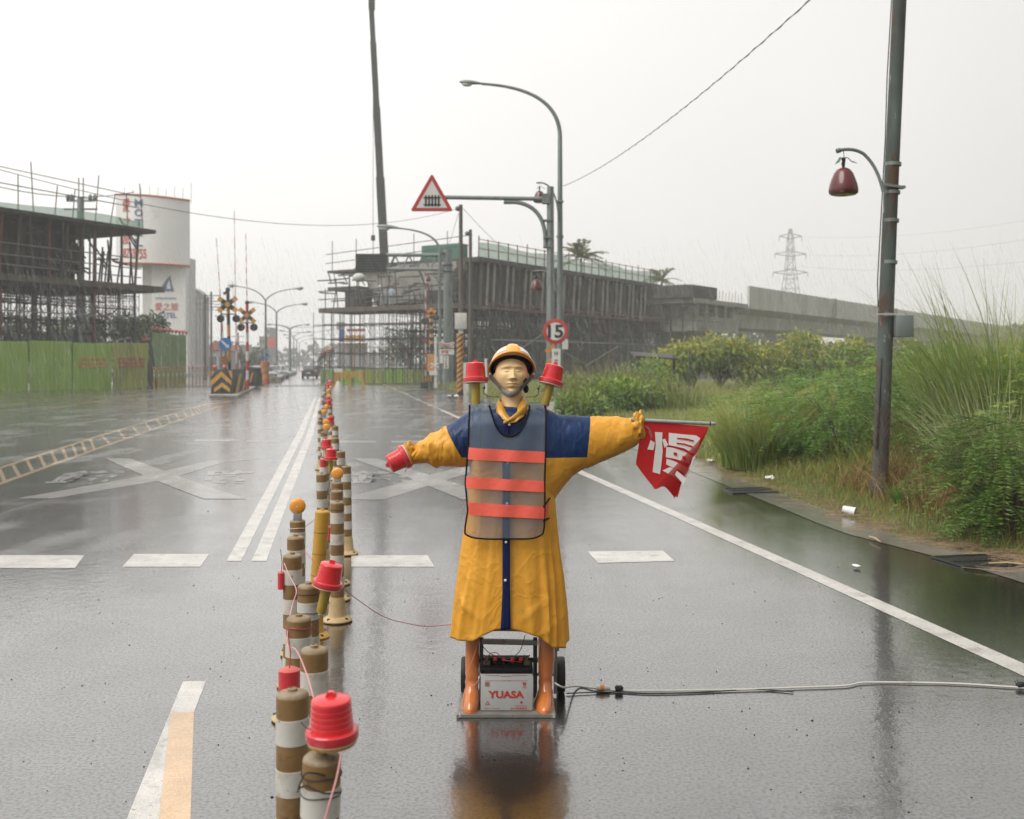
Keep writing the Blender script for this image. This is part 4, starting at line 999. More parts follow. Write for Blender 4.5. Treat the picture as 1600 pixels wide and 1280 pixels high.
def mid_poles():
    # timber poles
    for px, pt, D, r, lab in ((720, 320, 54, .125, 'tall brown utility pole with white box and striped foot'), (735, 359, 60, .12, 'shorter dark utility pole just right of the striped one')):
        b = P(px, 568, D); b.z = 0; T = thing('utility_pole', lab, 'pole', b); q = MB(); q.tube([b, V3(b.x, D, P(px, pt, D).z)], [r * 1.1, r * .8], 10); q.build('shaft', MT['wood_pole'], T)
        q = MB(); q.ball(P(px - 5, pt + 6, D), .14, 8, 6); q.build('insulator', MT['wire_grey'], T)
        if px == 720:
            q = MB(); q.box(P(720, 502, D - .25), (.62, .3, .85)); q.build('junction_box', MT['white_box'], T, bevel=.02)
            q = MB(); q.box(P(720, 518, D - .22), (.24, .2, .22)); q.build('box_neck', MT['white_box'], T)
            f = P(719, 617, D); n = 15; z0, z1 = 0.0, P(0, 521, D).z
            q = MB(); q.cyl((f.x, D - .12, 0), (f.x, D - .12, z1), .165, n=14); sl = q.build('striped_sleeve', MT['chevron_black'], T)
            for i in range(12):       # helical orange stripes
                q = MB(); za = z0 + (i + .2) * (z1 - z0) / 12.2; h = .17; pts = []
                for k in range(15):
                    a = math.pi * (k / 14) + math.pi; pts.append(((f.x + .171 * math.cos(a), D - .12 + .171 * math.sin(a)), za + .34 * k / 14))
                vs = []
                for (x, y), z in pts: vs += [(x, y, min(z, z1)), (x, y, min(z + h, z1))]
                q.add(vs, [(2 * k, 2 * k + 2, 2 * k + 3, 2 * k + 1) for k in range(14)]); q.build('orange_band', MT['orange_stripe'], sl, smooth=60)
    # gantry column with board
    D = 72; b = P(700, 568, D); b.z = 0; T = thing('gantry', 'thick grey gantry column with truss arm holding a dark message board', 'gantry', b)
    q = MB(); q.tube([b, V3(b.x, D, P(0, 390, D).z)], [.36, .30], 16); q.build('column', MT['galv'], T)
    for y0, y1 in ((399, 399), (421, 421)): q = MB(); q.tube([P(700, y0, D), P(603, y1 - .5, D)], .13, 8); q.build('chord', MT['galv'], T)
    q = MB()
    for i in range(4): x = 606 + i * 22; q.tube([P(x, 421, D), P(x + 11, 399, D)], .06, 6); q.tube([P(x + 11, 399, D), P(x + 22, 421, D)], .06, 6)
    q.build('truss_web', MT['galv'], T)
    a, c = P(556, 397, D), P(604, 425, D); q = MB(); q.box(((a.x + c.x) / 2, D, (a.z + c.z) / 2), (c.x - a.x, .35, a.z - c.z)); bd = q.build('message_board', MT['lens_dark'], T)
    q = MB()
    for i in range(7): z = lerp(a.z, c.z, (i + .5) / 7); q.box(((a.x + c.x) / 2, D - .2, z), (c.x - a.x - .15, .05, .05))
    q.build('board_louvre', MT['dark_steel'], bd)
    for py in (396, 399, 421): q = MB(); q.box(P(692, py, D), (.5, .5, .22)); q.build('bracket', MT['galv'], T)
    for py in (415, 425): q = MB(); q.lathe([(.34, -.04), (.37, -.04), (.37, .04), (.34, .04)], P(700, py, D), 14); q.build('strap_band', MT['wire_black'], T)
    # level-crossing gear
    D = 69; 
    def mast(px, y0, y1, r, m='chevron_black'): 
        q = MB(); a = P(px, y0, D); a.z = max(0, a.z); q.tube([a, P(px, y1, D)], r, 8); return q
    X = thing('crossing_signal', 'crossing signal mast with crossed boards seen edge-on among the right side poles', 'crossing signal', V3(P(674, 568, D).x, D, 0))
    mast(674, 611, 478, .11).build('mast', MT['chevron_black'], X)
    for i, py in enumerate((483, 500, 511, 524, 535)): q = MB(); q.cyl(P(674, py + 3, D), P(674, py - 2, D), .118, n=8); q.build('orange_band', MT['orange_stripe'], X)
    for s in (-1, 1): q = MB(); q.beam(P(667, 490 - s * 5, D - .1), P(681, 490 + s * 5, D - .1), .06, .22, up=(0, 0, 1)); q.build('crossed_board', MT['orange_stripe'], X)
    for px, py in ((664, 501), (681, 496)): q = MB(); q.lathe([(.0, .1), (.2, .08), (.24, 0), (.24, -.1)], P(px, py, D - .2), 14, Matrix.Rotation(R(90), 3, 'X')); q.build('signal_lamp', MT['lens_dark'], X)
    B = thing('crossing_barrier', 'raised thin red and white barrier arm at the right side of the crossing', 'barrier', V3(P(665, 568, D).x, D, 0))
    for i in range(17): q = MB(); y = 600 - i * 10.5; q.cyl(P(665, y, D), P(665, y - 10.5, D), .036, n=6); q.build('arm_segment', MT['white_sign' if i % 2 else 'sign_red'], B)
    q = MB(); q.box(P(664, 605, D), (.5, .6, .6)); q.build('gear_box', MT['chevron_black'], B)
    K = thing('control_cabinet', 'orange equipment cabinet at the right side of the crossing', 'cabinet', V3(P(673, 568, D).x, D - .5, 0)); 
    a, c = P(668, 553, D - .5), P(679, 580, D - .5); q = MB(); q.box(((a.x + c.x) / 2, D - .5, (a.z + c.z) / 2), (c.x - a.x, .4, a.z - c.z)); q.build('casing', MT['orange_stripe'], K)
    q = MB(); q.tube([V3((a.x + c.x) / 2, D - .5, 0), V3((a.x + c.x) / 2, D - .5, c.z)], .1, 6); q.build('leg', MT['dark_steel'], K)
    C = thing('chevron_board', 'low yellow and black chevron board at the right side of the crossing', 'chevron board', V3(P(672, 568, 66).x, 66, 0))
    a, c = P(660, 587.5, 66), P(677, 596.5, 66); q = MB(); q.box(((a.x + c.x) / 2, 66, (a.z + c.z) / 2), (c.x - a.x, .08, a.z - c.z)); q.build('board', MT['chevron_black'], C)
    for i in range(4):
        x = 661.5 + i * 4; q = MB(); q.prism([(x, 588), (x + 1.8, 588), (x - .1, 592), (x + 1.8, 596), (x, 596), (x - 1.9 + .2, 592)], lambda u, v, w: (P(u, v, 66).x, 65.95 - w, P(u, v, 66).z), .01); q.build('chevron', MT['chevron_yellow'], C)
    q = MB(); q.box((P(668, 0, 66).x, 66.06, .3), (.1, .1, .6)); q.build('leg', MT['dark_steel'], C)
    # white crossing warning signs on a small post
    D3 = 62; S = thing('crossing_sign', 'white crossed railway sign with red-lettered plates on a slim post', 'road sign', V3(P(696, 568, D3).x, D3, 0))
    q = MB(); q.cyl(V3(P(696, 0, D3).x, D3 + .08, 0), P(696, 536, D3 + .08), .045, n=8); q.build('post', MT['galv'], S)
    for s in (-1, 1):
        q = MB(); q.beam(P(686.5, 539 - s * 3.2, D3 - .02 * (s + 1)), P(709.5, 539 + s * 3.2, D3 - .02 * (s + 1)), .03, .15, up=(0, 0, 1)); q.build('crossed_board', MT['white_sign'], S)
        q = MB(); q.beam(P(687.5, 539 - s * 2.9, D3 - .07), P(708.5, 539 + s * 2.9, D3 - .07), .01, .04, up=(0, 0, 1)); q.build('board_edge', MT['sign_red'], S)
    def plate(x0, x1, y0, y1, key=None, vert=False):
        a, c = P(x0, y0, D3), P(x1, y1, D3); q = MB(); q.box(((a.x + c.x) / 2, D3, (a.z + c.z) / 2), (c.x - a.x, .03, a.z - c.z)); o = q.build('plate', MT['white_sign'], S)
        if key: MB().text(key, lambda u, v: (lerp(a.x, c.x, .1 + .8 * u), D3 - .02, lerp(c.z, a.z, .15 + .7 * v))).build('lettering', MT['text_red'], o, smooth=0)
        return o
    plate(686.5, 709.5, 546, 554, 'stop'); o = plate(693.5, 701, 556, 576)
    for i, k in enumerate(('rx', 'ry', 'rz', 'rain')): 
        p = P(695.5, 561 + i * 4.6, D3); s = .13; MB().text(k, lambda u, v: (p.x + u * s, D3 - .02, p.z + v * s)).build('lettering', MT['black_paint'], o, smooth=0)
    plate(687, 692, 555, 568)
    D4 = 58; S2 = thing('marker_post', 'white marker post with small crossed arms in front of the gantry column', 'marker post', V3(P(680, 568, D4).x, D4, 0))
    q = MB(); q.box((P(680.5, 0, D4).x, D4, P(0, 568, D4).z * .5 + .9), (.13, .13, P(0, 534, D4).z)); q.build('post', MT['white_sign'], S2)
    for s in (-1, 1): q = MB(); q.beam(P(673, 571 - s * 3.5, D4 - .1 - .03 * s), P(685, 571 + s * 3.5, D4 - .1 - .03 * s), .03, .09, up=(0, 0, 1)); q.build('crossed_arm', MT['white_sign'], S2)
    q = MB(); q.box(P(677, 583, D4 - .1), (.45, .04, .25)); q.build('plate', MT['white_sign'], S2)
mid_poles()

def crossing_left():
    # kerbed island block with chevrons
    D = G(345, 620).y; a = G(329, 620); b = G(364, 620)
    T = thing('island_barrier', 'black and yellow chevron barrier block at the nose of the traffic island', 'barrier', (a + b) / 2); h = 1.37
    A = Vector((a.x, D, 0)); Bp = Vector((b.x, D, 0)); S = G(385, 613); Sd = Vector((S.x, S.y, 0))
    q = MB(); top = .06
    Bk = A + Sd - Bp; q.add([A, Bp, Sd, Bk, A + V3(.04, .1, h), Bp + V3(-.05, .1, h), Sd + V3(-.1, 0, h - .02), Bk + V3(.04, 0, h - .02)], [(0, 1, 5, 4), (1, 2, 6, 5), (2, 3, 7, 6), (3, 0, 4, 7), (4, 5, 6, 7), (0, 3, 2, 1)])
    q.build('block', MT['chevron_black'], T, bevel=.02)
    w = (b.x - a.x)
    def fn(u, v, t): return (A.x + u * w, D - .012 - t + .1 * v, v * h)
    for poly in ([(.02, .38), (.02, .60), (.46, .93), (.46, .74)], [(.46, .74), (.46, .93), (.92, .58), (.92, .42)], [(.16, .16), (.16, .30), (.50, .52), (.50, .36)], [(.50, .36), (.50, .52), (.86, .30), (.86, .16)], [(.03, .72), (.03, .93), (.18, .93)], [(.76, .95), (.92, .95), (.96, .66), (.93, .66)]):
        q = MB(); q.prism(poly, fn, .008); q.build('chevron', MT['chevron_yellow'], T, smooth=0)
    dd = (Sd - Bp); 
    def fs(u, v, t): p = Bp + dd * u; return (p.x + .03 + t - .05 * v, p.y - .02 + .1 * v * (1 - u), v * (h - .02))
    for poly in ([(.1, .1), (.3, .1), (.62, .8), (.42, .85)], [(.55, .05), (.66, .05), (.95, .5), (.95, .7)]):
        q = MB(); q.prism(poly, fs, .012); q.build('chevron', MT['chevron_yellow'], T, smooth=0)
    # island body and second block behind
    I = thing('traffic_island', 'low grassy kerbed traffic island behind the chevron block', 'traffic island', G(370, 616)); pts = [(327, 622), (372, 622), (392, 611), (412, 601), (398, 599), (352, 603)]
    q = MB(); q.prism(pts, lambda u, v, w: (G(u, v).x, G(u, v).y, .0 + w), .14); q.build('kerb', MT['raw_concrete'], I, bevel=.02)
    T2 = thing('island_barrier', 'dark striped barrier block under the further crossing mast', 'barrier', G(393, 609)); q = MB(); D2 = G(393, 607).y
    a2, b2 = P(382, 607, D2), P(399, 607, D2); q.prism([(a2.x, 0.14), (b2.x, .14), (b2.x, 1.35), (a2.x, 1.5)], lambda u, v, w: (u, D2 + w, v), 1.6); q.build('block', MT['chevron_black'], T2)
    for x0 in (383, 390): q = MB(); q.prism([(x0, 597), (x0 + 2.5, 597), (x0 + 6, 582), (x0 + 3.5, 582)], lambda u, v, w: (P(u, v, D2).x, D2 - .01 - w, P(u, v, D2).z), .01); q.build('stripe', MT['orange_stripe'], T2, smooth=0)
    T6 = thing('island_barrier', 'low dark round-backed kerb block furthest along the traffic island', 'barrier', G(397, 603)); D6 = G(397, 602).y; a6, b6 = P(388, 602, D6), P(404, 602, D6)
    q = MB(); q.prism([(a6.x, .14), (b6.x, .14), (b6.x, .9), (lerp(a6.x, b6.x, .7), 1.25), (lerp(a6.x, b6.x, .2), 1.2), (a6.x, .9)], lambda u, v, w: (u, D6 + w, v), 1.2); q.build('block', MT['chevron_black'], T6)
    for (x0, lab, i) in ((336, 'pink lamp at the left on top of the chevron block', 0), (351, 'pink lamp at the right on top of the chevron block', 1)):
        p = P(x0, 574, D + .2); L = thing('island_lamp', lab, 'lamp', p - V3(0, 0, .12)); q = MB(); q.ball(p, .12, 10, 8); q.build('lens', MT['lamp_pink'], L); q = MB(); q.cyl(p - V3(0, 0, .14), p - V3(0, 0, .09), .09, n=8); q.build('foot', MT['dark_steel'], L)
    # masts
    def mast(label, pxb, pxt, ybase, ytop, D, xc, ycx, lamps, cols, arm_cols, rot, bell):
        b = P(pxb, 568, D); b.z = .14; T = thing('crossing_signal', label, 'crossing signal', b); t = P(pxt, ytop, D); n = 9
        for i in range(n): q = MB(); q.cyl(b.lerp(t, i / n), b.lerp(t, (i + 1) / n), .085, n=10); q.build('mast_band', MT[cols[i % 2]], T)
        c = P(xc, ycx, D - .15)
        for s in (-1, 1):
            dx, dz = 14.5 * rot / F * D, 10.5 / F * D
            e0, e1 = c + V3(-dx, -.03 * s, -s * dz), c + V3(dx, -.03 * s, s * dz); m = 5
            for k in range(m): q = MB(); q.beam(e0.lerp(e1, k / m), e0.lerp(e1, (k + 1) / m), .035, .24, up=(0, 0, 1)); q.build('crossed_board', MT[arm_cols[k % 2]], T)
        for lx, ly in lamps:
            p = P(lx, ly, D - .25); r = 5.4 / F * D; Mx = Matrix.Rotation(R(90), 3, 'X')
            q = MB(); q.lathe([(r * 1.12, -.03), (r * 1.12, 0), (r * .8, .02)], p, 20, Mx); lp = q.build('lamp_shield', MT['lens_dark'], T)
            q = MB(); q.lathe([(r * .62, .0), (r * .62, .16), (r * .55, .16), (r * .5, .05)], p, 16, Mx); q.build('lamp_hood', MT['black_paint'], lp)
        q = MB(); q.tube([P(lamps[0][0], lamps[0][1] - 7, D - .1), P(lamps[1][0], lamps[1][1] - 7, D - .1)], .035, 6); q.build('lamp_bar', MT['dark_steel'], T)
        q = MB(); q.ball(t + V3(0, 0, .08), .13, 8, 6); q.beam(t, t + V3(-.22 * bell, 0, -.15), .12, .12); q.build('bell', MT['dark_steel'], T)
    mast('nearer crossing signal mast with black and yellow crossed boards and two dark lamps', 359.5, 356, 585, 455, 53, 355.5, 476, ((344.5, 498), (369, 498)), ('chevron_black', 'orange_stripe'), ('chevron_yellow', 'chevron_black'), 1, 1)
    mast('further crossing signal mast with brown crossed boards behind the nearer one', 387, 386, 590, 475, 60, 386, 493, ((376.5, 511.5), (396.5, 511.5)), ('sign_red', 'white_sign'), ('chevron_yellow', 'plank'), .85, 0)
    # barrier arms raised
    for px0, y0, px1, y1, D3, lab in ((350, 545, 338, 372, 56, 'raised barrier arm tilting left beside the nearer crossing mast'), (369.5, 588, 366, 330, 58, 'tall raised barrier arm between the two crossing masts'), (376, 585, 363, 440, 62, 'slanting raised barrier arm behind the two masts'), (386, 480, 384, 365, 60.2, 'thin raised barrier arm rising from the top of the further mast')):
        p0, p1 = P(px0, y0, D3), P(px1, y1, D3); T = thing('crossing_barrier', lab, 'barrier', V3(p0.x, p0.y, max(p0.z, .14))); n = 13
        for i in range(n): q = MB(); q.cyl(p0.lerp(p1, i / n), p0.lerp(p1, (i + 1) / n), lerp(.028, .016, i / n), n=6); q.build('arm_segment', MT['white_sign' if i % 2 else 'sign_red'], T)
    # keep-right signs with hazard diamonds
    def keep_right(label, px, py, r_px, D, pd, dm, dots, seen=True, ground=.14):
        c = P(px, py, D); T = thing('keep_right_sign', label, 'road sign', V3(c.x, D, ground)); Mx = Matrix.Rotation(R(90), 3, 'X'); r = r_px / F * D
        q = MB(); q.cyl((c.x, D + .08, ground), (c.x, D + .08, c.z), .045, n=8); q.build('post', MT['galv'], T)
        q = MB(); q.lathe([(r, -.012), (r, .012)], c, 32, Mx); o = q.build('disc', MT['sign_blue' if seen else 'far_wall'], T)
        if seen:
            def fn(u, v, w):
                a = R(-42); return (c.x + (u * math.cos(a) - v * math.sin(a)) * r, D - .016 - w, c.z + (u * math.sin(a) + v * math.cos(a)) * r)
            q = MB(); q.prism([(-.8, -.13), (.35, -.13), (.35, -.34), (.82, 0), (.35, .34), (.35, .13), (-.8, .13)], fn, .006); q.build('arrow', MT['white_sign'], o, smooth=0)
        d = P(pd[0], pd[1], D - .05); s = pd[2] / F * D
        q = MB(); q.prism([(-1, 0), (0, -1), (1, 0), (0, 1)], lambda u, v, w: (d.x + u * s, d.y - w, d.z + v * s), .03); o = q.build('diamond', MT[dm], T, smooth=0)
        if dots:
            for i in range(4):
                for j in range(4):
                    u, v = (i - 1.5) * .42, (j - 1.5) * .42; uu, vv = (u - v) * .7, (u + v) * .7 
                    q = MB(); q.lathe([(s * .11, 0), (s * .11, .02), (s * .06, .03)], V3(d.x + uu * s * .86, d.y - .032, d.z + vv * s * .86), 8, Mx); q.build('reflector', MT['amber'], o)
        return T
    keep_right('blue keep-right sign over a dotted diamond on the chevron block island', 352, 538, 10.2, 52.5, (352, 563, 9), 'chevron_black', True)
    keep_right('back of a grey round sign over a dark diamond behind the further mast', 386.5, 546, 8, 61.5, (386.5, 565, 6.5), 'lens_dark', False, False)
    keep_right('small blue keep-right sign over an orange diamond at the double-armed lamp', 415, 557, 5.6, 92, (415, 571, 4.6), 'chevron_yellow', False, ground=0)
    keep_right('smaller pale round sign over a dark diamond at the second double-armed lamp', 431.5, 561, 4.2, 110, (431.5, 570.5, 3.4), 'lens_dark', False, False, 0)
    keep_right('tiny faded blue keep-right sign far along the median', 453, 563, 3, 150, (453, 571, 2.2), 'chevron_yellow', False, True, 0)
    # double-arm street lamps down the median
    def double_lamp(label, px, D, ysplit, xl, yl, xr, yr, r):
        b = P(px, 568, D); b.z = 0; T = thing('street_lamp', label, 'street lamp', b, group='double-armed median street lamps'); s = P(px, ysplit, D)
        q = MB(); q.tube([b, s], [r, r * .6], 10); q.build('pole', MT['galv'], T)
        for xe, ye in ((xl, yl), (xr, yr)):
            e = P(xe, ye, D); pts = arc_pts(s, P(lerp(px, xe, .25), lerp(ysplit, ye, .85), D), e, 14); q = MB(); q.tube(pts, [lerp(r * .5, r * .32, i / 13) for i in range(14)], 8); q.build('arm', MT['galv'], T)
            d = (pts[-1] - pts[-2]).normalized(); lamp_head(T, e + d, e, 1.15)
    double_lamp('nearest double-armed street lamp on the median', 415, 92, 470, 374, 448, 456, 452, .13)
    double_lamp('second double-armed street lamp on the median', 432, 110, 489, 401, 473.5, 466, 476, .14)
    double_lamp('thick third double-armed street lamp on the median', 453, 150, 515, 428, 507.5, 473, 508, .24)
    for i, (px, D, y, xr) in enumerate(((459, 175, 527, 476), (463.5, 200, 533, 480), (467.5, 225, 538, 483))):
        double_lamp('faint distant street lamp, %s beyond the thick one' % ordn(i), px, D, y, px - 13, y - 9, xr, y - 8, .13)
    # utility poles left
    for i, (px, yt, D) in enumerate(((320, 460, 105), (330, 456, 110), (346, 470, 140), (372, 520, 150))):
        b = P(px, 568, D); b.z = 0; T = thing('utility_pole', 'thin distant utility pole near the crossing, %s from the motel tower' % ordn(i), 'pole', b)
        q = MB(); q.cyl(b, V3(b.x, D, P(0, yt, D).z), .14, .1, 8); q.build('shaft', MT['wood_pole'], T)
        q = MB(); [q.beam(V3(b.x - .9, D, P(0, yt + k * 9 + 6, D).z), V3(b.x + .9, D, P(0, yt + k * 9 + 6, D).z), .1, .1) for k in range(3)]; q.build('cross_arm', MT['galv'], T)
    # drum bollard
    D = 85; T = thing('drum_bollard', 'orange-red striped drum bollard at the head of the median', 'bollard', P(415, 568, D) * 1); T.location.z = 0; c = V3(P(414, 0, D).x, D, 0); T.location = c
    for i, (r0, r1) in enumerate(((.42, .36), (.36, .33), (.33, .30), (.30, .33), (.40, .36))): q = MB(); q.cyl(c + V3(0, 0, i * .36), c + V3(0, 0, i * .36 + .355), r0, r1, 12); q.build('drum_ring', MT['red_print' if i % 2 == 0 else 'orange_print'], T)
    M = thing('median', 'low concrete median kerb running away under the double-armed lamps', 'median', (c.x, 88, 0)); q = MB()
    q.prism([(c.x - .6, 87), (c.x + .9, 87), (P(434, 0, 112).x + .8, 112), (P(455, 0, 152).x + .8, 152), (P(455, 0, 152).x - .8, 152), (P(432, 0, 112).x - .6, 112)], lambda u, v, w: (u, v, w), .5); q.build('kerb', MT['raw_concrete'], M)
crossing_left()

def cars():
    def car(label, px, D, w, m, rear, group=None):
        c = P(px, 568, D); T = thing('car', label, 'car', (c.x, D, 0)); W = w / 2
        # body loft along y (car length), cross-sections
        secs = [(0, .35, .95, .86, .98), (.25, .22, 1.0, .95, 1.0), (.9, .2, 1.02, 1.0, 1.0), (2.6, .2, .98, 1.0, 1.0), (4.0, .22, .92, .97, 1.0), (4.35, .35, .8, .85, .95)]
        q = MB(); n = 14; vs = []
        for y, z0, z1, ws, _ in secs:
            for k in range(n):
                a = 2 * math.pi * (k + .5) / n; cx, sx = math.cos(a), math.sin(a); sgn = lambda t: math.copysign(abs(t) ** .45, t)
                vs.append((sgn(cx) * W * ws, y, (z0 + z1) / 2 + sgn(sx) * (z1 - z0) / 2))
        q.add(vs, [(i * n + k, i * n + (k + 1) % n, (i + 1) * n + (k + 1) % n, (i + 1) * n + k) for i in range(len(secs) - 1) for k in range(n)] + [tuple(range(n)), tuple(range((len(secs) - 1) * n, len(secs) * n))]); q.build('body', MT[m], T, world=False, smooth=50)
        q = MB(); q.prism([(.35, .98), (.95, 1.44), (2.4, 1.46), (3.2, .98)], lambda u, v, t: (-W * .84 + t * (1 - 0), u, v), W * 1.68); q.build('cabin', MT[m], T, world=False, bevel=.05)
        q = MB(); q.add([(-W * .74, .40, 1.03), (W * .74, .40, 1.03), (W * .68, .87, 1.39), (-W * .68, .87, 1.39)], [(0, 1, 2, 3)]); q.v = [(x, y - .03, z) for x, y, z in q.v]; q.build('rear_window' if rear else 'windscreen', MT['car_glass'], T, world=False)
        for s in (-1, 1):
            q = MB(); q.box((s * W * .78, .02, .80), (.28, .12, .16)); q.build('tail_light' if rear else 'headlight', MT['tail_red' if rear else 'white_sign'], T, world=False)
            for y in (.8, 3.5):
                q = MB(); q.lathe([(.0, -.1), (.31, -.1), (.31, .1), (.0, .1)], (s * W * .88, y, .31), 16, Matrix.Rotation(R(90), 3, 'Y')); wl_ = q.build('wheel', MT['rubber'], T, world=False)
        q = MB(); q.box((0, .02, .62 if rear else .5), (.45, .1, .14)); q.build('number_plate', MT['white_sign'], T, world=False)
        q = MB(); q.box((0, .03, .36), (W * 1.7, .14, .2)); q.build('bumper', MT[m], T, world=False, bevel=.03)
    car('dark saloon car driving away in the right lane far up the street', 482, 112, 1.75, 'car_dark', True)
    car('silver car facing this way behind the further crossing mast', 401, 88, 1.8, 'car_silver', False)
    car('pale car behind the drum bollard on the far carriageway', 426, 108, 1.8, 'car_silver', False)
    car('faint pale car furthest up the street left of the thick lamp', 442, 150, 1.8, 'car_silver', False)
cars()

def wires():
    def wire(label, a, b, sag, r, m='wire_black', twist=False, name='overhead_wire'):
        T = thing(name, label, 'wire', a); q = MB(); n = 40; pts = []
        for i in range(n):
            t = i / (n - 1); p = a.lerp(b, t); p.z -= sag * 4 * t * (1 - t); pts.append(p)
        q.tube(pts, r, 5); q.build('strand', MT[m], T)
        if twist:
            q = MB(); tw = []
            for i in range(240):
                t = i / 239; p = a.lerp(b, t); p.z -= sag * 4 * t * (1 - t); an = t * 190; tw.append(p + V3(math.cos(an) * .013, 0, math.sin(an) * .013))
            q.tube(tw, r * .7, 4); q.build('twisted_strand', MT[m], T)
    wire('twisted cable sagging from the tall street lamp to the upper right', P(880, 291, 38), P(1290, -22, 15), .35, .008, 'wire_grey', True)
    wire('long cable sagging across the left sky towards the tall brown pole', P(-30, 257, 26), P(716, 326, 54), 1.2, .011, 'wire_grey')
    wire('thin guy wire slanting right from the top of the tall brown pole', P(724, 326, 54), P(805, 402, 88), .2, .014, 'wire_grey')
    wire('second thin wire down from the tall brown pole to the left', P(716, 334, 54), P(700, 385, 71), .1, .012, 'wire_grey')
    wire('upper site cable above the left formwork deck', P(-10, 290, 58), P(210, 300, 75), .5, .03, 'wire_grey')
    for i, (y0, y1) in enumerate(((366, 338), (394, 368), (412, 404))):
        wire('faint power line right of the pylon, %s from the top' % ordn(i), P(1248, y0 + 4, 330), P(1640, y1, 240), 2, .025, 'wire_grey', name='power_line')
    for i, y in enumerate((508, 516)):
        wire('faint wire crossing the far street, %s' % ('upper' if i == 0 else 'lower'), P(432, y, 150), P(520, y - 1, 140), .4, .03, 'wire_grey')
    # cluttered pole on the left site
    D = 80; b = P(126, 568, D); b.z = 0; T = thing('utility_pole', 'stout utility pole with cross arms and insulators behind the left formwork', 'pole', b)
    q = MB(); q.cyl(b, V3(b.x, D, P(0, 308, D).z), .3, .26, 10); q.build('shaft', MT['galv'], T)
    q = MB(); [q.tube([P(x, 335, D), P(x, 278, D)], .045, 5) for x in (123, 130)]; q.build('rods', MT['dark_steel'], T)
    for y, w in ((314, 22), (327, 26)): q = MB(); q.beam(P(126 - w, y, D), P(126 + w, y, D), .12, .14); q.build('cross_arm', MT['galv'], T)
    for x in (106, 112, 141, 148): q = MB(); q.ball(P(x, 309, D), (.16, .16, .3), 8, 6); q.build('insulator', MT['galv'], T)
wires()

def workers():
    def worker(label, px, D, zfoot, shirt, helm, lean):
        b = P(px, 568, D); T = thing('person', label, 'person', (b.x, D, zfoot))
        me = bpy.data.meshes.new('body'); vv = [(0, 0, .92), (0, 0, 1.15), (lean * .08, 0, 1.38), (lean * .12, 0, 1.52), (lean * .16, -.02, 1.68), (-.1, 0, .86), (-.12, 0, .48), (-.12, .02, .08), (-.12, -.16, .05), (.1, 0, .86), (.12, .05, .48), (.12, .08, .08), (.12, -.1, .05),
             (-.2 + lean * .08, 0, 1.40), (-.28, -.1, 1.12), (-.18, -.32, .98), (.2 + lean * .08, 0, 1.40), (.30, -.12, 1.12), (.18, -.34, 1.0)]
        ee = [(0, 1), (1, 2), (2, 3), (3, 4), (0, 5), (5, 6), (6, 7), (7, 8), (0, 9), (9, 10), (10, 11), (11, 12), (2, 13), (13, 14), (14, 15), (2, 16), (16, 17), (17, 18)]
        me.from_pydata(vv, ee, []); o = bpy.data.objects.new('body', me); COL.objects.link(o); o.parent = T
        md = o.modifiers.new('skin', 'SKIN'); rad = [.16, .15, .17, .07, .11, .10, .075, .05, .04, .10, .075, .05, .04, .07, .05, .04, .07, .05, .04]
        for i, r in enumerate(rad): me.skin_vertices[0].data[i].radius = (r, r * .85)
        me.skin_vertices[0].data[0].use_root = True
        o.modifiers.new('sub', 'SUBSURF').levels = 1; o.modifiers['sub'].render_levels = 1; me.materials.append(MT[shirt])
        q = MB(); q.lathe([(.155, 0), (.15, .03), (.135, .09), (.09, .15), (.02, .175)], (lean * .17, -.02, 1.70), 14); q.build('helmet', MT[helm], T, world=False)
    for px, shirt, helm, lab, lean in ((597, 'tile_grey', 'white_sign', 'worker in pale shirt and white helmet on the scaffold platform', -1), (611, 'litter_blue', 'orange_stripe', 'worker in blue shirt and orange helmet on the scaffold platform', 1)):
        # stand on the end platform: intersect the pixel ray with s = -2.6 line
        best = min((abs(P(px, 470, WR(-2.6, t, 0).y).x - WR(-2.6, t, 0).x), t) for t in np.linspace(0, 13, 131)); w = WR(-2.6, best[1], 0)
        D = w.y; worker(lab, px, D, 6.45, shirt, helm, lean)
workers()

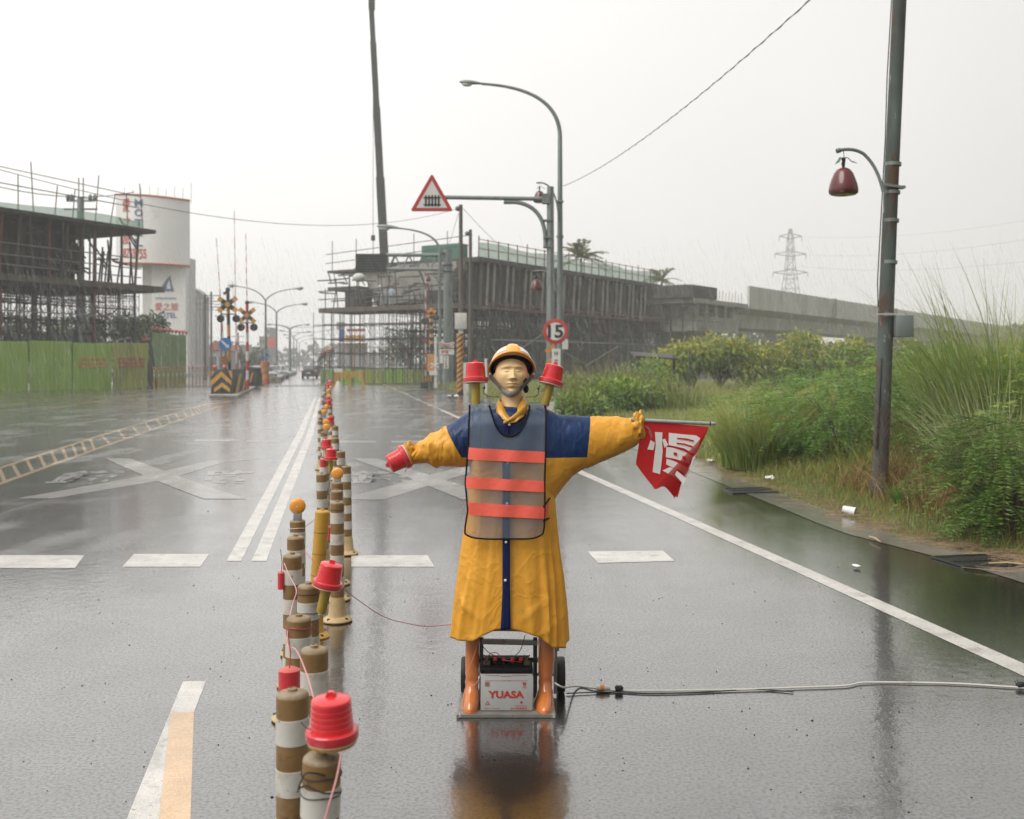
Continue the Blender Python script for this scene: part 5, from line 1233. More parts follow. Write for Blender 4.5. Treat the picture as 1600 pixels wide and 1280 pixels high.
# ================================================================ THE FLAGGING MANNEQUIN
MD = 4.95; MS = F / MD                      # distance and pixels per metre there
MX = (795 - 800) / F * MD
def m(px, py, dy=0.0): return Vector(((px - 795) / MS, dy, (1104.6 - py) / MS))     # local to the mannequin's foot
def interp(x, xs, ys): return float(np.interp(x, xs, ys))
def fbm(p, o=3): return mnoise.fractal(p, 1.0, 2.0, o)
BEACON = None
def mannequin():
    T = thing('mannequin', 'roadside flagger mannequin in yellow and navy raincoat, mesh safety vest and hard hat', 'mannequin', (MX, MD, 0))
    def bld(q, name, mt, par=None, smooth=60, **k): return q.build(name, MT[mt] if isinstance(mt, str) else mt, par or T, world=False, smooth=smooth, **k)
    # ---- coat body
    PY = [636, 638.5, 644, 660, 700, 750, 800, 850, 900, 950, 1003]
    XL = [774, 757, 741, 736, 734, 733, 729, 722, 716, 709, 703]
    XR = [824, 836, 850, 853, 856, 864, 869, 873, 878, 882, 884]
    DY = [.055, .07, .095, .115, .125, .13, .135, .14, .15, .16, .165]
    def hem(th):                            # th = 0 at +x, pi/2 towards the camera
        x = math.cos(th); f = math.sin(th)
        if f > 0:
            base = interp(x, [-1, -.55, -.38, -.15, 0, .12, .3, .45, .7, .95, 1], [990, 991, 982, 971, 969, 972, 978, 983, 1001, 1006, 1000])
            return lerp(interp(x, [-1, 1], [988, 998]), base, min(1, f * 3))
        return lerp(interp(x, [-1, 1], [988, 998]), 1001, min(1, -f * 3))
    FOLDS = [(2.72, 770, 2.78, 1000, .11, .017), (2.30, 850, 2.48, 1000, .10, .015), (2.0, 905, 2.08, 1000, .07, .009), (1.80, 735, 1.93, 975, .05, .006), (1.36, 845, 1.22, 1000, .06, .008), (.98, 800, .90, 1005, .08, .015), (.66, 815, .72, 1010, .07, .020), (.36, 730, .40, 1005, .12, .018), (.08, 800, .05, 1000, .10, .014), (3.1, 790, 3.05, 1000, .12, .014), (3.7, 800, 3.8, 1000, .2, .02), (4.7, 780, 4.6, 1000, .25, .02), (5.6, 800, 5.5, 1000, .2, .02), (2.45, 640, 2.2, 800, .06, .004), (.7, 640, .9, 800, .06, .004)]
    def coat(u, v):
        th = 2 * math.pi * u; py = lerp(636, hem(th), v); xl, xr, dy = interp(py, PY, XL), interp(py, PY, XR), interp(py, PY, DY)
        c, s = math.cos(th), math.sin(th); sg = lambda t: math.copysign(abs(t) ** .8, t)
        x = (xl + xr) / 2 + (xr - xl) / 2 * sg(c); y = -dy * sg(s); low = sm((py - 800) / 200)
        fold = .005 * fbm(Vector((x * .010, y * 3, py * .005)), 3) + low * .006 * math.sin(5 * th + 1.2)
        for t0, p0, t1, p1, w, am in FOLDS:
            if py > p0:
                k = min(1, (py - p0) / (p1 - p0)); dth = (th - lerp(t0, t1, k)) / (w * (.6 + .6 * k)); fold += .85 * am * sm(k * 1.6) * (math.exp(-abs(dth) ** 1.5) - .45 * math.exp(-(dth - 1.6) ** 2))
        fold += .010 * max(0, math.sin((py - 905) * .16 + th * 9)) ** 2 * math.exp(-((th - 2.35) / .28) ** 2 - ((py - 935) / 30) ** 2) + .008 * max(0, math.sin((py + x * .8) * .13)) ** 3 * math.exp(-((th - 1.05) / .4) ** 2 - ((py - 955) / 28) ** 2)
        p = m(x, py, y); nrm = Vector((c, -s, 0)); return p + nrm * fold
    q = MB(); q.grid(coat, 150, 110, closed=True); q.v = [(x, y, z) for x, y, z in q.v]
    o = bld(q, 'coat_body', 'coat'); o.modifiers.new('thick', 'SOLIDIFY').thickness = .003
    # ---- sleeves (lofted along the arm)
    def sleeve(name, secs, nseg, seed, amp, wr, crs):
        xs = [s[0] for s in secs]; q = MB()
        def fn(u, v):
            k = v * (len(secs) - 1); i = min(int(k), len(secs) - 2); f = k - i; A, B = secs[i], secs[i + 1]; L = [lerp(a, b, f) for a, b in zip(A, B)]
            px, ty, by, hd, tilt = L; th = 2 * math.pi * u; c, s = math.cos(th), math.sin(th)
            zc, hz = (ty + by) / 2, (by - ty) / 2
            pz = zc - hz * s; pxx = px + tilt * s; y = -hd * c
            q1 = 3.6 * fbm(Vector((pxx * .028 + seed, pz * .028, c * 1.1)), 3); ph = pxx * crs + 1.4 * s + q1; n1 = fbm(Vector((pxx * .02 + seed, pz * .012, c * .8)), 2)
            d = amp * (.4 * n1 + (1 - abs(math.sin(ph * .5))) ** 2 * (.3 + .7 * sm((v - .2) / .4)) - .5 * (1 - abs(math.sin(ph * .31 + q1 + seed))) ** 3)
            return m(pxx, pz, y) + Vector((0, -c, s)) * d
        q.grid(fn, 48, nseg, closed=True); o = bld(q, name, 'coat'); o.modifiers.new('thick', 'SOLIDIFY').thickness = .003; return o
    sleeve('sleeve', [(838, 636, 826, .10, 0), (850, 637, 812, .105, 0), (858, 640, 800, .10, 0), (870, 647, 776, .095, 0), (880, 648, 762, .09, 0), (895, 650, 744, .085, 0), (912, 651, 733, .08, 0), (935, 651, 724, .075, 0), (960, 652, 714, .07, 0), (980, 653, 705, .06, 0), (995, 652, 698, .045, 3), (1006, 660, 690, .03, 4)], 120, 3.1, .007, .03, .07)
    sleeve('sleeve', [(752, 636, 728, .10, 0), (738, 640, 728, .10, 0), (725, 648, 729, .098, 0), (712, 658, 730, .095, 0), (698, 667, 730, .09, 0), (684, 672, 728, .085, 2), (672, 677, 724, .08, 4), (660, 684, 725, .075, 6), (648, 691, 726, .065, 8), (640, 699, 724, .05, 8), (635, 706, 717, .03, 5)], 120, 8.7, .014, .05, .15)
    # gathered cuffs
    for name, c, rr, seed in (('cuff', m(996, 667, -.012), (.034, .044, .066), 1), ('cuff', m(640, 708, -.01), (.030, .045, .050), 5)):
        q = MB(); 
        def fn(u, v):
            a, b = 2 * math.pi * u, math.pi * v; d = Vector((math.sin(b) * math.cos(a), math.sin(b) * math.sin(a), math.cos(b)))
            k = 1 + .45 * fbm(d * 2.6 + Vector((seed, 0, 0)), 4); return c + Vector((d.x * rr[0], d.y * rr[1], d.z * rr[2])) * k
        q.grid(fn, 40, 26, closed=True); bld(q, name, 'coat')
    # ---- front placket and buttons
    def front_y(px, py):                   # coat front depth at a pixel
        xl, xr, dy = interp(py, PY, XL), interp(py, PY, XR), interp(py, PY, DY); t = (px - (xl + xr) / 2) / ((xr - xl) / 2)
        return -dy * (max(0, 1 - abs(t) ** 2.5)) ** .4
    q = MB(); q.grid(lambda u, v: m(lerp(785.5, 797, u) + (v > .82) * (v - .82) * 22 * (u - .75), lerp(655, 971 - 3 * u, v), front_y(790, lerp(655, 968, v)) - .022 - .003 * math.sin(11 * v)), 4, 60)
    o = bld(q, 'placket', 'navy'); o.modifiers.new('thick', 'SOLIDIFY').thickness = .003
    for px, py in ((796, 661), (793.5, 718), (792.5, 780), (791, 838), (790, 895)):
        q = MB(); q.lathe([(.0065, 0), (.0065, .003), (.004, .005)], m(px, py, front_y(px, py) - .026), 12, Matrix.Rotation(R(90), 3, 'X')); bld(q, 'button', 'button')
    # ---- collar: two overlapping folded leaves round the neck
    q = MB()
    def col(u, v):
        th = lerp(-.35 * math.pi, 1.35 * math.pi, u); c, s = math.cos(th), math.sin(th); f = max(0, s)
        py = lerp(621.5 + 25 * f ** 4 - 3 * c, 639 + 19 * f ** 1.6, v); px = 799.5 + c * lerp(20.5, 26.5 - 4 * f, v)
        return m(px, py, .012 - math.copysign(abs(s) ** .55, s) * lerp(.080, .158 if s > 0 else .085, v) + .004 * math.sin(8 * th + 3 * v) - .018 * f * math.sin(math.pi * v)) + Vector((.003 * math.sin(11 * th), 0, 0))
    q.grid(col, 60, 14); o = bld(q, 'collar', 'coat'); o.modifiers.new('thick', 'SOLIDIFY').thickness = .005
    q = MB(); q.grid(lambda u, v: m(lerp(787, 823, u), lerp(655 - 27 * u ** 1.3, 661 - 15 * u, v), -.150 + .06 * u ** 2 - .006 * math.sin(math.pi * v)), 14, 6); o = bld(q, 'collar_flap', 'coat'); o.modifiers.new('thick', 'SOLIDIFY').thickness = .004
    for px, py in ((788.5, 652), (808, 654)): q = MB(); q.ball(m(px, py, -.157 if px < 800 else -.140), .004, 8, 6); bld(q, 'snap', 'button')
    # collar must be yellow although it sits high: own material
    yel = mat('collar_yellow', (.66, .33, .03), .36, .12, 14, .3, 30, coat=.25)
    for ch in T.children:
        if ch.name.split('.')[0] in ('collar', 'collar_flap', 'cuff'): ch.data.materials[0] = yel
    # ---- vest: front panel, side tab, trims
    def vest_edge(py): return interp(py, [632, 640, 700, 750, 790, 815, 833], [735, 735, 733, 729, 733, 729, 728]), interp(py, [632, 640, 700, 750, 790, 815, 833], [850, 852, 851, 849.5, 850, 849, 846])
    def vy(px, py):
        t = (px - 793) / 62; return front_y(790, max(py, 650)) * (1 - .16 * abs(t) ** 3) - .030 - (.012 * (max(0, 655 - py) / 20)) * -1.6 + .004 * math.sin(px * .12 + py * .03)
    def neck(px):
        t = (px - 796.5) / 31.0; return 678 - 46 * abs(t) ** 2.6 if abs(t) < 1 else 632
    def vest_pt(px, py, off=0): return m(px, py, vy(px, py) - off)
    q = MB(); nx, ny = 70, 84; vs = []; idx = {}
    for j in range(ny):
        for i in range(nx):
            u = i / (nx - 1); bot = 833 - 7 * (abs(u - .5) * 2) ** 8 + 0 * u
            px0 = lerp(*vest_edge(700), u); top = max(631, neck(lerp(735, 851, u))); py = lerp(top, bot, j / (ny - 1)); xl, xr = vest_edge(py); px = lerp(xl, xr, u)
            cr = 10 * max(0, (py - 822) / 11) ** 2; px = px + (cr * (.5 - u) * .6); vs.append(vest_pt(px, py))
    q.add(vs, [(j * nx + i, j * nx + i + 1, (j + 1) * nx + i + 1, (j + 1) * nx + i) for j in range(ny - 1) for i in range(nx - 1)]); V = bld(q, 'vest', 'vest_mesh')
    # trims follow the borders of the panel
    rows = lambda j: [Vector(vs[j * nx + i]) + Vector((0, -.003, 0)) for i in range(nx)]; cols = lambda i: [Vector(vs[j * nx + i]) + Vector((0, -.003, 0)) for j in range(ny)]
    i0 = min(range(nx), key=lambda i: abs(lerp(735, 851, i / (nx - 1)) - 766)); i1 = min(range(nx), key=lambda i: abs(lerp(735, 851, i / (nx - 1)) - 827))
    for pts, r in ((rows(ny - 1), .0042), (cols(0), .0042), (cols(nx - 1), .0042), (rows(0)[i0:i1 + 1], .0048)): q = MB(); q.tube(pts, r, 7); bld(q, 'trim', 'vest_black', V)
    # back panel and shoulder straps
    q = MB(); q.grid(lambda u, v: m(lerp(737, 851, u), lerp(632, 825, v), .15 + .01 * math.sin(5 * u)), 10, 10); bld(q, 'back_panel', 'vest_mesh', V)
    for xa, xb in ((737, 766), (828, 850)):
        q = MB(); q.grid(lambda u, v: m(lerp(xa, xb, u), 632 - 3.5 * math.sin(math.pi * v), lerp(vy(lerp(xa, xb, u), 632), .15, v)), 6, 8); bld(q, 'shoulder_strap', 'vest_mesh', V)
    q = MB(); q.grid(lambda u, v: m(lerp(849, 865, u), lerp(783, 806, v) - 4 * u, lerp(vy(849, 790), .02, u) - .006), 6, 5); bld(q, 'side_tab', 'vest_mesh', V)
    for y0, y1 in ((777, 773), (807, 801)): q = MB(); q.tube([m(848, y0 + 8 if y0 < 790 else y0, vy(848, 790) - .008), m(857, lerp(y0, y1, .5) + 1, -.09), m(866, y1 - 3 if y0 < 790 else y1, .01)], .0042, 6); bld(q, 'trim', 'vest_black', V)
    for k, (a, b) in enumerate((((695.5, 713.5), (702, 719)), ((739.5, 757), (746, 763)), ((778, 797), (784.5, 803)))):
        q = MB()
        def fn(u, v):
            py = lerp(lerp(a[0], b[0], u), lerp(a[1], b[1], u), v); xl, xr = vest_edge(py); px = lerp(xl - .5, xr + .5, u); return vest_pt(px, py, .0045 + .0004 * math.sin(23 * u + 2 * v + k))
        q.grid(fn, 60, 8); bld(q, 'reflective_stripe', 'vest_stripe', V)
    q = MB(); q.grid(lambda u, v: m(lerp(850, 865, u), lerp(783, 803, v) - 5 * u, lerp(vy(849, 790), .02, u) - .011), 6, 5); bld(q, 'reflective_stripe', 'vest_stripe', V)
    # ---- head and neck
    hc = m(799, 588, .0)
    def head(u, v):
        a, b = 2 * math.pi * u, math.pi * v; d = Vector((math.sin(b) * math.sin(a), -math.sin(b) * math.cos(a), math.cos(b)))   # u = 0 faces the camera
        fr = max(0, -d.y); z = d.z
        rx = .079 * (1 - .20 * sm((-z - .15) / .75)); ry = .094; rz = .115 if z > 0 else .108
        p = Vector((d.x * rx, d.y * ry, d.z * rz)); X, Z = p.x, p.z
        g = lambda x0, z0, sx, sz: math.exp(-((X - x0) / sx) ** 2 - ((Z - z0) / sz) ** 2)
        if d.y < .1:
            k = sm((-d.y + .1) / .5); o = 0
            ns = min(1, max(0, (.022 - Z) / .052)) if -.032 < Z < .022 else 0
            o += .018 * ns * math.exp(-(X / (.0075 + .006 * ns)) ** 2)                           # nose
            o += .004 * (g(-.011, -.028, .007, .008) + g(.011, -.028, .007, .008))               # nostrils
            o += .007 * (g(-.031, .031, .024, .009) + g(.031, .031, .024, .009))                 # brows
            o -= .009 * (g(-.030, .014, .020, .010) + g(.030, .014, .020, .010))                 # sockets
            o += .008 * (g(-.030, .012, .014, .007) + g(.030, .012, .014, .007))                 # closed lids
            o -= .0025 * (g(-.030, .004, .015, .0022) + g(.030, .004, .015, .0022))              # lid creases
            o += .007 * g(0, -.049, .021, .005) + .008 * g(0, -.060, .017, .0055) - .005 * g(0, -.0545, .022, .0018) - .004 * g(0, -.071, .018, .004)
            o += .010 * g(0, -.090, .026, .014) + .003 * (g(-.048, -.012, .018, .02) + g(.048, -.012, .018, .02)) - .003 * g(0, -.04, .006, .006)
            p.y -= o * k * 1.8
        M = Matrix.Rotation(R(-11), 3, 'X') @ Matrix.Rotation(R(5), 3, 'Z'); return hc + M @ p
    q = MB(); q.grid(head, 160, 130, closed=True); H = bld(q, 'head', 'skin', smooth=80)
    q = MB(); q.tube([m(799, 594, .02), m(800, 612, .02), m(800, 628, .012), m(799, 639, .005)], [.052, .050, .051, .060], 28); bld(q, 'neck', 'skin')
    q = MB(); q.tube([m(799, 636, .0), m(799, 645, -.01)], [.048, .05], 20); bld(q, 'neck_plug', 'grey_plastic')
    for s in (-1, 1): q = MB(); q.ball(m(799 + s * 26, 592, .012), (.008, .016, .028), 10, 10); bld(q, 'ear', 'skin', H)
    # ---- hard hat, tipped back
    hat = bpy.data.objects.new('hard_hat', None); COL.objects.link(hat); hat.parent = T
    Mh = Matrix.Rotation(R(-36), 3, 'X') @ Matrix.Rotation(R(4), 3, 'Z'); ho = m(799.5, 577, .03)
    def hb(q, name, mt, smooth=50, par=None): return q.build(name, MT[mt], par or hat, world=False, smooth=smooth)
    def dome(u, v, off=0.0):
        a = 2 * math.pi * u; b = math.pi / 2 * (1 - v); c, s = math.sin(a), -math.cos(a)     # u = 0 front
        rx, ry, rz = .105 + off, .130 + off, .105 + off
        p = Vector((rx * math.cos(b) ** .85 * c, ry * math.cos(b) ** .85 * s, rz * math.sin(b)))
        rid = (max(0, 1 - abs(p.x) / .026) > 0) * .006 * min(1, (1 - abs(p.x) / .026) * 5) if abs(p.x) < .026 else 0
        p.z += rid * sm(math.sin(b) * 3); p.y += -rid * .6 * math.cos(b) * (1 if s < 0 else -1)
        return ho + Mh @ p
    q = MB(); q.grid(lambda u, v: dome(u, (1 - v)), 96, 30, closed=True); hb(q, 'shell', 'helmet', 30)
    q = MB(); q.grid(lambda u, v: dome(u, (1 - v), -.006) , 48, 16, closed=True); hb(q, 'lining', 'helmet_inner', 60)
    def brim(u, v):
        a = 2 * math.pi * u; c, s = math.sin(a), -math.cos(a); k = .010 + .030 * max(0, -s) ** 3 + .006 * max(0, s)
        prof = [(0, .006), (.9, -.004), (1, -.008), (.95, -.013), (.0, -.004)]; i = v * 4; j = min(int(i), 3); f = i - j; r, z = lerp(prof[j][0], prof[j + 1][0], f), lerp(prof[j][1], prof[j + 1][1], f)
        return ho + Mh @ Vector(((.1045 + k * r) * c, (.1295 + k * r) * s, z - .006 * max(0, -s)))
    q = MB(); q.grid(brim, 96, 9, closed=True); hb(q, 'brim', 'helmet', 60)
    q = MB(); q.lathe([(.088, -.012), (.092, .03), (.088, .031), (.084, -.012)], (0, 0, 0), 40); q.v = [tuple(ho + Mh @ Vector((x, y * 1.22, z))) for x, y, z in q.v]; hb(q, 'headband', 'helmet_inner')
    for u0, u1 in ((.055, .135), (.865, .945)):
        q = MB(); q.grid(lambda u, v: dome(lerp(u0, u1, u), lerp(.70, .86, v), .0018), 12, 6); hb(q, 'reflector', 'reflective')
    for s in (-1, 1):
        e = m(799.5 + s * 33.5, 585, .0); ch = m(798 + s * 12, 610, -.082)
        mid = e.lerp(ch, .5) + Vector((s * .006, -.022, 0)); q = MB(); pts = arc_pts(e, mid * 1.0, ch, 12)
        for i in range(11): q.beam(pts[i], pts[i + 1], .004, .016, up=(s * .75, -.65, 0)) if False else q.beam(pts[i], pts[i + 1], .016, .004, up=(s * .8, -.6, .1))
        hb(q, 'strap', 'strap'); q = MB(); q.ball(e, .007, 8, 6); hb(q, 'rivet', 'button')
    q = MB(); q.grid(lambda u, v: m(lerp(784, 812, u), 609.5 + 6 * math.sin(math.pi * u) + lerp(-4, 4, v), -.088 - .030 * math.sin(math.pi * u) - .004 * math.sin(math.pi * v)), 20, 7); o = hb(q, 'chin_cup', 'chin_cup'); o.modifiers.new('thick', 'SOLIDIFY').thickness = .004
    q = MB(); q.beam(m(817, 597.5, -.058), m(822, 592, -.048), .02, .01, up=(.8, -.6, 0)); hb(q, 'buckle', 'wire_black')
    q = MB(); q.ball(m(822, 608, .05), (.014, .03, .022), 10, 8); hb(q, 'nape_knob', 'helmet_inner')
    # ---- boots
    for s, xs in ((-1, [(738.5, 989, 11.5), (738.5, 1005, 11.2), (738, 1030, 11), (737.5, 1055, 10.4), (737.3, 1070, 10.2), (737, 1080, 11.5), (736.5, 1088, 13.5), (736, 1096, 14.5), (736, 1100, 14.6)]), (1, [(854, 985, 13), (854, 1005, 13), (854, 1025, 13), (853, 1045, 12), (852, 1065, 10.4), (852, 1078, 11.2), (851, 1088, 13.8), (850, 1096, 15.5), (849.5, 1100, 15.6)])):
        q = MB()
        def bf(u, v):
            k = v * (len(xs) - 1); i = min(int(k), len(xs) - 2); f = k - i; px, py, hw = [lerp(a, b, f) for a, b in zip(xs[i], xs[i + 1])]; th = 2 * math.pi * u
            toe = sm((py - 1062) / 34); y0 = -math.sin(th); yy = y0 * (hw / MS) * (1.05 + (1.9 * toe if y0 < 0 else .15 * toe)); wr_ = .0022 * math.sin(py * .42 + 2 * math.sin(th)) * sm((py - 1040) / 20) * (1 - toe * .6)
            return m(px + (hw + wr_ * MS) * math.cos(th), py, yy + wr_)
        q.grid(bf, 36, 46, closed=True); q.f.append(tuple(range(45 * 36, 46 * 36))); q.m.append(0); B = bld(q, 'boot', 'boot', smooth=70)
        px, hw = xs[-1][0], xs[-1][2]
        q = MB(); vs_ = []
        for z in (1099, 1104):
            for k in range(28):
                th = 2 * math.pi * k / 28; y0 = -math.sin(th); vs_.append(m(px + (hw + .6) * math.cos(th), z, y0 * ((hw + .6) / MS) * (2.95 if y0 < 0 else 1.2)))
        q.add(vs_, [(k, (k + 1) % 28, 28 + (k + 1) % 28, 28 + k) for k in range(28)] + [tuple(range(28)), tuple(range(28, 56))]); q.v = [(x, y, max(z, .0135)) for x, y, z in q.v]; bld(q, 'sole', 'boot', B)
        q = MB(); q.lathe([(hw / MS + .002, -.006), (hw / MS + .003, 0), (hw / MS + .002, .006)], m(xs[0][0], xs[0][1] + 2), 24); bld(q, 'boot_rim', 'boot', B)
    q = MB(); q.tube([m(738, 975), m(738, 1000)], .022, 10); q.tube([m(854, 975), m(854, 1000)], .022, 10); bld(q, 'inner_legs', 'helmet_inner')
    # loose wires at shoulders and neck
    for pts in ([(758, 601), (757, 606), (756, 614), (762, 619), (770, 620.5), (780, 620)], [(843, 602), (841, 607), (841, 616), (836, 620), (826, 620.5), (816, 620)]):
        q = MB(); q.tube([m(x, y, -.05 + .012 * i) for i, (x, y) in enumerate(pts)], .0017, 5); bld(q, 'lamp_wire', 'wire_black'); q = MB(); q.ball(m(*pts[1], -.045), .006, 8, 6); bld(q, 'wire_plug', 'wire_black')
    return T
MAN = mannequin()

# ---- red beacon lamps: one built, the others copied
def beacon_proto(full):
    T = thing('beacon_lamp', 'red beacon', 'beacon lamp', (0, 0, 0))
    q = MB(); q.lathe([(.0, -.004), (.0575, -.004), (.0575, 0)], n=36); q.build('seal', MT['beacon_seal'], T, world=False)
    q = MB(); q.lathe([(.0, 0), (.059, 0), (.060, .004), (.060, .019), (.057, .022), (.0, .022)], n=36); q.build('flange', MT['beacon_flange'], T, world=False, smooth=30)
    prof = [(.0, .022), (.0485, .022)]
    z = .022
    for k in range(5): prof += [(.0485 - .0008 * k, z + .001), (.0485 - .0008 * k, z + .0115), (.0468 - .0008 * k, z + .0125)]; z += .0128
    prof += [(.0450, z + .001), (.0435, z + .004), (.037, z + .007), (.0, z + .012)]
    q = MB(); q.lathe(prof, n=40); L = q.build('lens', MT['beacon_red'], T, world=False, smooth=25)
    q = MB(); q.prism([(-.013, z + .008), (.013, z + .008), (.010, z + .018), (.005, z + .022), (-.005, z + .022), (-.010, z + .018)], lambda u, v, w: (u, -.006 + w, v), .012); q.build('lug', MT['beacon_red'], L, world=False)
    if full:
        q = MB(); q.lathe([(.0, -.108), (.0185, -.108), (.020, -.104), (.0205, -.004), (.0, -.004)], n=24); H = q.build('handle', MT['lamp_handle'], T, world=False, smooth=30)
        q = MB(); q.lathe([(.008, -.118), (.010, -.116), (.010, -.109), (.008, -.109)], n=12); q.build('screw', MT['button'], H, world=False)
    return T
BH = beacon_proto(True); BN = beacon_proto(False)
def place(proto, used, label, loc, tilt=(0, 0), scale=1, group='red beacon lamps'):
    o = proto if not used.get(proto.name) else copy_tree(proto); used[proto.name] = 1
    o.location = loc; o.rotation_euler = (R(tilt[0]), R(tilt[1]), 0); o.scale = (scale,) * 3; tag(o, label, None, group); return o
USED = {}
w0 = Vector((MX, MD, 0))
place(BH, USED, 'red beacon lamp standing on the mannequin\'s shoulder left of the helmet', w0 + m(743.5, 597, -.03), (-6, -1))
place(BH, USED, 'red beacon lamp leaning outward on the mannequin\'s shoulder right of the helmet', w0 + m(859.5, 600, -.03), (-6, 15))
o = place(BN, USED, 'red beacon lamp held at the end of the mannequin\'s lowered sleeve', w0 + m(635.5, 712, -.02), (14, -116))
q = MB(); q.tube([w0 + m(635, 724, -.04), w0 + m(636, 732, -.04), w0 + m(634, 737, -.04)], .0012, 5); q.v = [tuple(o.matrix_basis.inverted() @ Vector(p)) for p in q.v]; q.build('dangling_wire', MT['wire_black'], o, world=False)
q = MB(); q.lathe([(.0, -.012), (.054, -.012), (.056, -.005), (.0, -.005)], n=32); q.build('back_plate', MT['post_yellow'], o, world=False)

# ---- flag
def flag():
    T = thing('flag', 'red cloth flag with white 慢 character hanging from a grey pole in the mannequin\'s sleeve', 'flag', w0 + m(1005, 662))
    def lp(px, py, dy): return w0 + m(px, py, dy)
    q = MB(); q.cyl(lp(985, 655.5, -.03), lp(1108, 661.5, -.03), .0088, .0088, 14); q.build('pole', MT['flag_pole'], T)
    q = MB(); q.lathe([(.009, 0), (.010, .004), (.009, .014), (.004, .026)], lp(1108, 661.5, -.03), 12, Matrix.Rotation(R(92), 3, 'Y')); q.build('pole_cap', MT['flag_pole'], T)
    q = MB(); q.lathe([(.0095, -.003), (.0098, 0), (.0095, .003)], lp(1107.5, 661.4, -.03), 12, Matrix.Rotation(R(92), 3, 'Y')); q.build('tie', MT['wire_black'], T)
    # cloth: rows from the pole down; left and right outline per height
    def wav(px, py): return -.03 + .004 * math.sin(px * .055 + py * .02) + .003 * math.sin(py * .06 + 1)
    L = [(661, 1004), (690, 998), (722, 992.5), (727, 993), (745, 1007), (763, 1021)]; Rr = [(664, 1106), (700, 1088), (735, 1070.5), (763, 1057)]
    def botm(t): return lerp(763, 776, t) - 9 * math.sin(math.pi * min(1, t * 1.15)) ** 2 * (1 if t < .87 else 0)
    def cloth(u, v):
        top = (lerp(1004, 1106, u), lerp(660.5, 665, u)); py0 = lerp(top[1], 764, v); xl = interp(py0, [p[0] for p in L], [p[1] for p in L]); xr = interp(py0, [p[0] for p in Rr], [p[1] for p in Rr])
        px = lerp(xl, xr, u); py = py0 + (botm(u) - 764) * sm((v - .8) / .2) + lerp(-3.5, 1.5, u) * (1 - v)
        return lp(px, py, wav(px, py))
    q = MB(); q.grid(cloth, 40, 40); C = q.build('cloth', MT['flag_red'], T, smooth=80)
    def glyph(pts, mt, off):                # strokes in the flag's own plane
        px = [(980 + x / 8, 630 + y / 8) for x, y in pts]; q = MB(); q.add([lp(x, y, wav(x, y) - off) for x, y in px], [tuple(range(len(px)))]); q.build('stroke', MT[mt], C, smooth=0)
    for pts in ([(280, 455), (335, 490), (315, 580), (240, 572)], [(335, 355), (428, 362), (424, 470), (430, 600), (416, 760), (400, 880), (308, 855), (322, 720), (345, 520)], [(425, 450), (462, 440), (500, 515), (455, 552)],
                [(507, 365), (700, 386), (840, 396), (893, 430), (872, 540), (852, 650), (700, 560), (600, 536), (505, 518)], [(476, 542), (560, 552), (690, 592), (840, 672), (800, 775), (700, 725), (590, 690), (470, 668)],
                [(480, 690), (560, 712), (690, 768), (775, 822), (735, 890), (640, 830), (540, 790), (474, 758)], [(430, 835), (520, 792), (600, 815), (640, 900), (690, 900), (740, 890), (690, 1000), (560, 905)]): glyph(pts, 'flag_white', .004)
    for pts in ([(605, 424), (720, 432), (815, 456), (808, 474), (715, 452), (605, 440)], [(600, 485), (700, 496), (800, 528), (796, 548), (700, 516), (600, 502)], [(565, 605), (608, 612), (606, 655), (565, 640)], [(672, 648), (720, 660), (708, 708), (672, 690)], [(770, 700), (800, 700), (788, 760), (766, 745)], [(590, 830), (640, 850), (655, 885), (615, 880)]): glyph(pts, 'flag_red', .007)
    # the lower right corner folds back over the front
    tri = [(1094, 681), (1104, 668), (1051, 776), (1047, 770), (1038, 762), (1024, 760)]
    q = MB(); 
    A, B, Cc, D_ = (1094.5, 681), (1105.5, 667), (1051.5, 777), (1024, 759)
    def fold(u, v):
        a = (lerp(A[0], D_[0], v), lerp(A[1], D_[1], v)); b = (lerp(B[0], Cc[0], v), lerp(B[1], Cc[1], v)); px, py = lerp(a[0], b[0], u), lerp(a[1], b[1], u)
        py -= 8 * math.sin(math.pi * u) * sm((v - .85) / .15); return lp(px, py, wav(px, py) - .012 - .006 * math.sin(math.pi * u))
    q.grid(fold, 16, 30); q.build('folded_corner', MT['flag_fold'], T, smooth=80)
    for poly in ([(1079, 714), (1084, 708), (1078, 727), (1074, 731)], [(1052, 740), (1055, 734), (1070, 746), (1065, 755)]):
        q = MB(); q.add([lp(x, y, wav(x, y) - .022) for x, y in poly], [tuple(range(len(poly)))]); q.build('stroke', MT['flag_white'], T, smooth=0)
    q = MB()
    for k in range(6): q.tube([lp(1006, 664, -.06), lp(1011 + k * .6, 668 + k, -.065), lp(1014 + k * .7 - (k % 2) * 3, 674 + 2 * k, -.062)], .0009, 4)
    q.build('string_tassel', MT['grey_plastic'], T)
flag()

